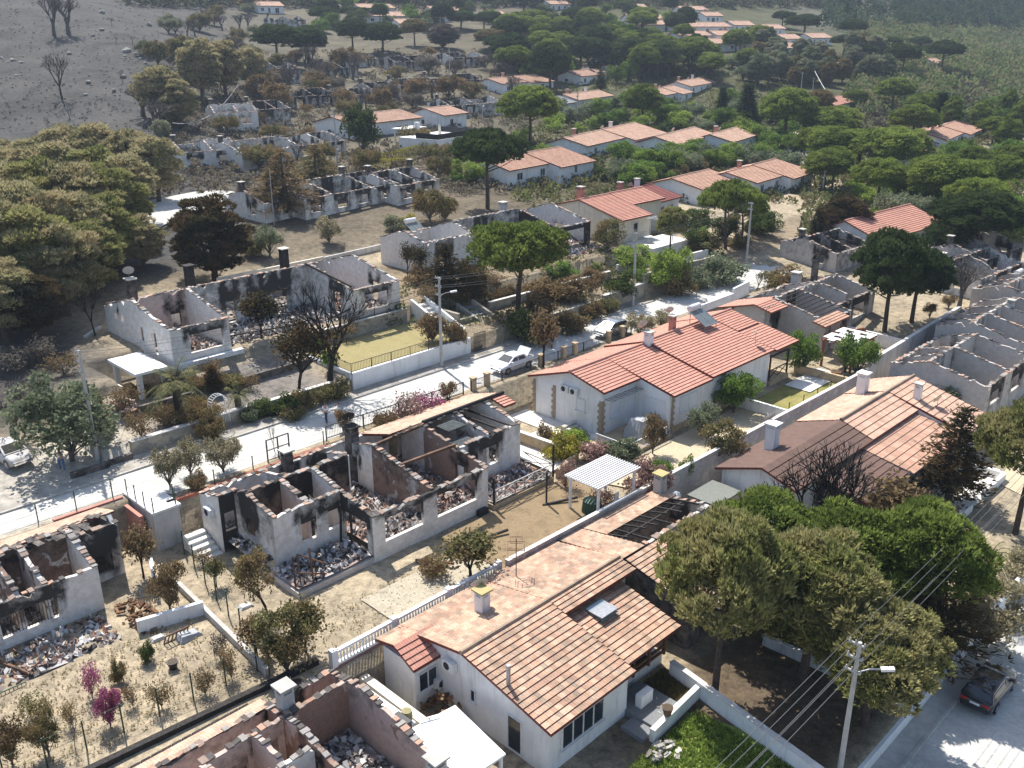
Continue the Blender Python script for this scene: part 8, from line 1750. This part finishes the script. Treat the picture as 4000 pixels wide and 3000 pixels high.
# boulders on the ash slope
ROCK = M_plain('grey boulder', (.33, .32, .28), (.16, .155, .15), 1.1, .9, bmp=.4)
for i, (x, y, w, d) in enumerate(((497, 205, 38, 'largest boulder on the ash slope'), (530, 215, 18, 'round boulder right of the largest'), (548, 233, 16, 'pale flat boulder below the round one'), (488, 222, 16, 'dark rock at the foot of the largest boulder'), (5, 232, 20, 'dark boulder at the left edge of the ash slope'), (50, 240, 24, 'dark round boulder of the left group'), (32, 246, 16, 'small rock between the two left boulders'), (84, 248, 17, 'last rock of the left group'), (65, 298, 16, 'lone rock below the left group'), (398, 118, 18, 'pale rock on the upper ash slope'), (400, 50, 20, 'flat rock near the ridge of the ash slope'), (582, 98, 20, 'rock beside the ridge trees'), (272, 212, 20, 'flat dark rock above the lone burnt oak'), (345, 322, 18, 'pale rock right of the lone burnt oak'), (480, 302, 22, 'rock at the foot of a burnt sapling'), (364, 140, 14, 'small pale rock of the upper slope'), (568, 250, 14, 'small dark rock left of the scorched pines'), (335, 372, 16, 'low grey rock on the lower ash slope'), (445, 355, 15, 'small grey rock on the lower ash slope'))):
    p = hit(x, y); dep = p.y*_c-(p.z-CAMH)*_s; m = MB(); blob_lump(m, (0, 0, .1), w*dep/FPX*.55, 7, i, .75); tag(m.build('boulder', ROCK, None, loc=p, smooth=True), d, 'boulder')
# ---------------------------------------------------------------- describing each plant by what it stands beside
def vanish(p): q = proj(p); return q
LM = [(n, proj(p), p) for n, p in LAND]
used = {}
for o, d, x, y, dep in PLANTS:
    if 'label' in o: used.setdefault(o['label'], []).append((o, x, y)); continue
    P_ = o.location; best = min(LM, key=lambda l: (l[2]-P_).length)
    bx, by = best[1]; dx, dy = x-bx, y-by
    rel = ('right of' if dx > 0 else 'left of') if abs(dx) > abs(dy)*1.2 else ('below' if dy > 0 else 'above')
    lab = f'{d} {rel} {best[0]}'; used.setdefault(lab, []).append((o, x, y)); o['label'] = lab
ORD = ['first', 'second', 'third', 'fourth', 'fifth', 'sixth', 'seventh', 'eighth', 'ninth', 'tenth', 'eleventh', 'twelfth', 'thirteenth', 'fourteenth', 'fifteenth', 'sixteenth', 'seventeenth', 'eighteenth', 'nineteenth', 'twentieth']
for lab, lst in used.items():
    if len(lst) > 1:
        for i, (o, x, y) in enumerate(sorted(lst, key=lambda q: q[1])): o['label'] = f'{lab}, {ORD[min(i, 19)]} from left'
# ---------------------------------------------------------------- summer haze and thin smoke
def haze():
    m = bpy.data.materials.new('haze'); m.use_nodes = True; N = m.node_tree.nodes; N.remove(N['Principled BSDF'])
    v = N.new('ShaderNodeVolumePrincipled'); v.inputs['Color'].default_value = (.66, .78, .95, 1); v.inputs['Density'].default_value = .00022; v.inputs['Anisotropy'].default_value = .3
    m.node_tree.links.new(v.outputs[0], N['Material Output'].inputs['Volume'])
    zs = [v_.co.z for v_ in go.data.vertices]; b = MB(); xs = gx.min()-5, gx.max()+5; ys = gy.min()-5, gy.max()+5
    b.v = []; o = None
    x0, x1, y0, y1, z0, z1 = *xs, *ys, min(zs)-1., max(max(zs)+16, CAMH+6)
    b.box(x0, x1, -y1, -y0, z0, z1); b.f = [f[::-1] for f in b.f]; o = b.build('haze', m, None); tag(o, kind='stuff')
haze()
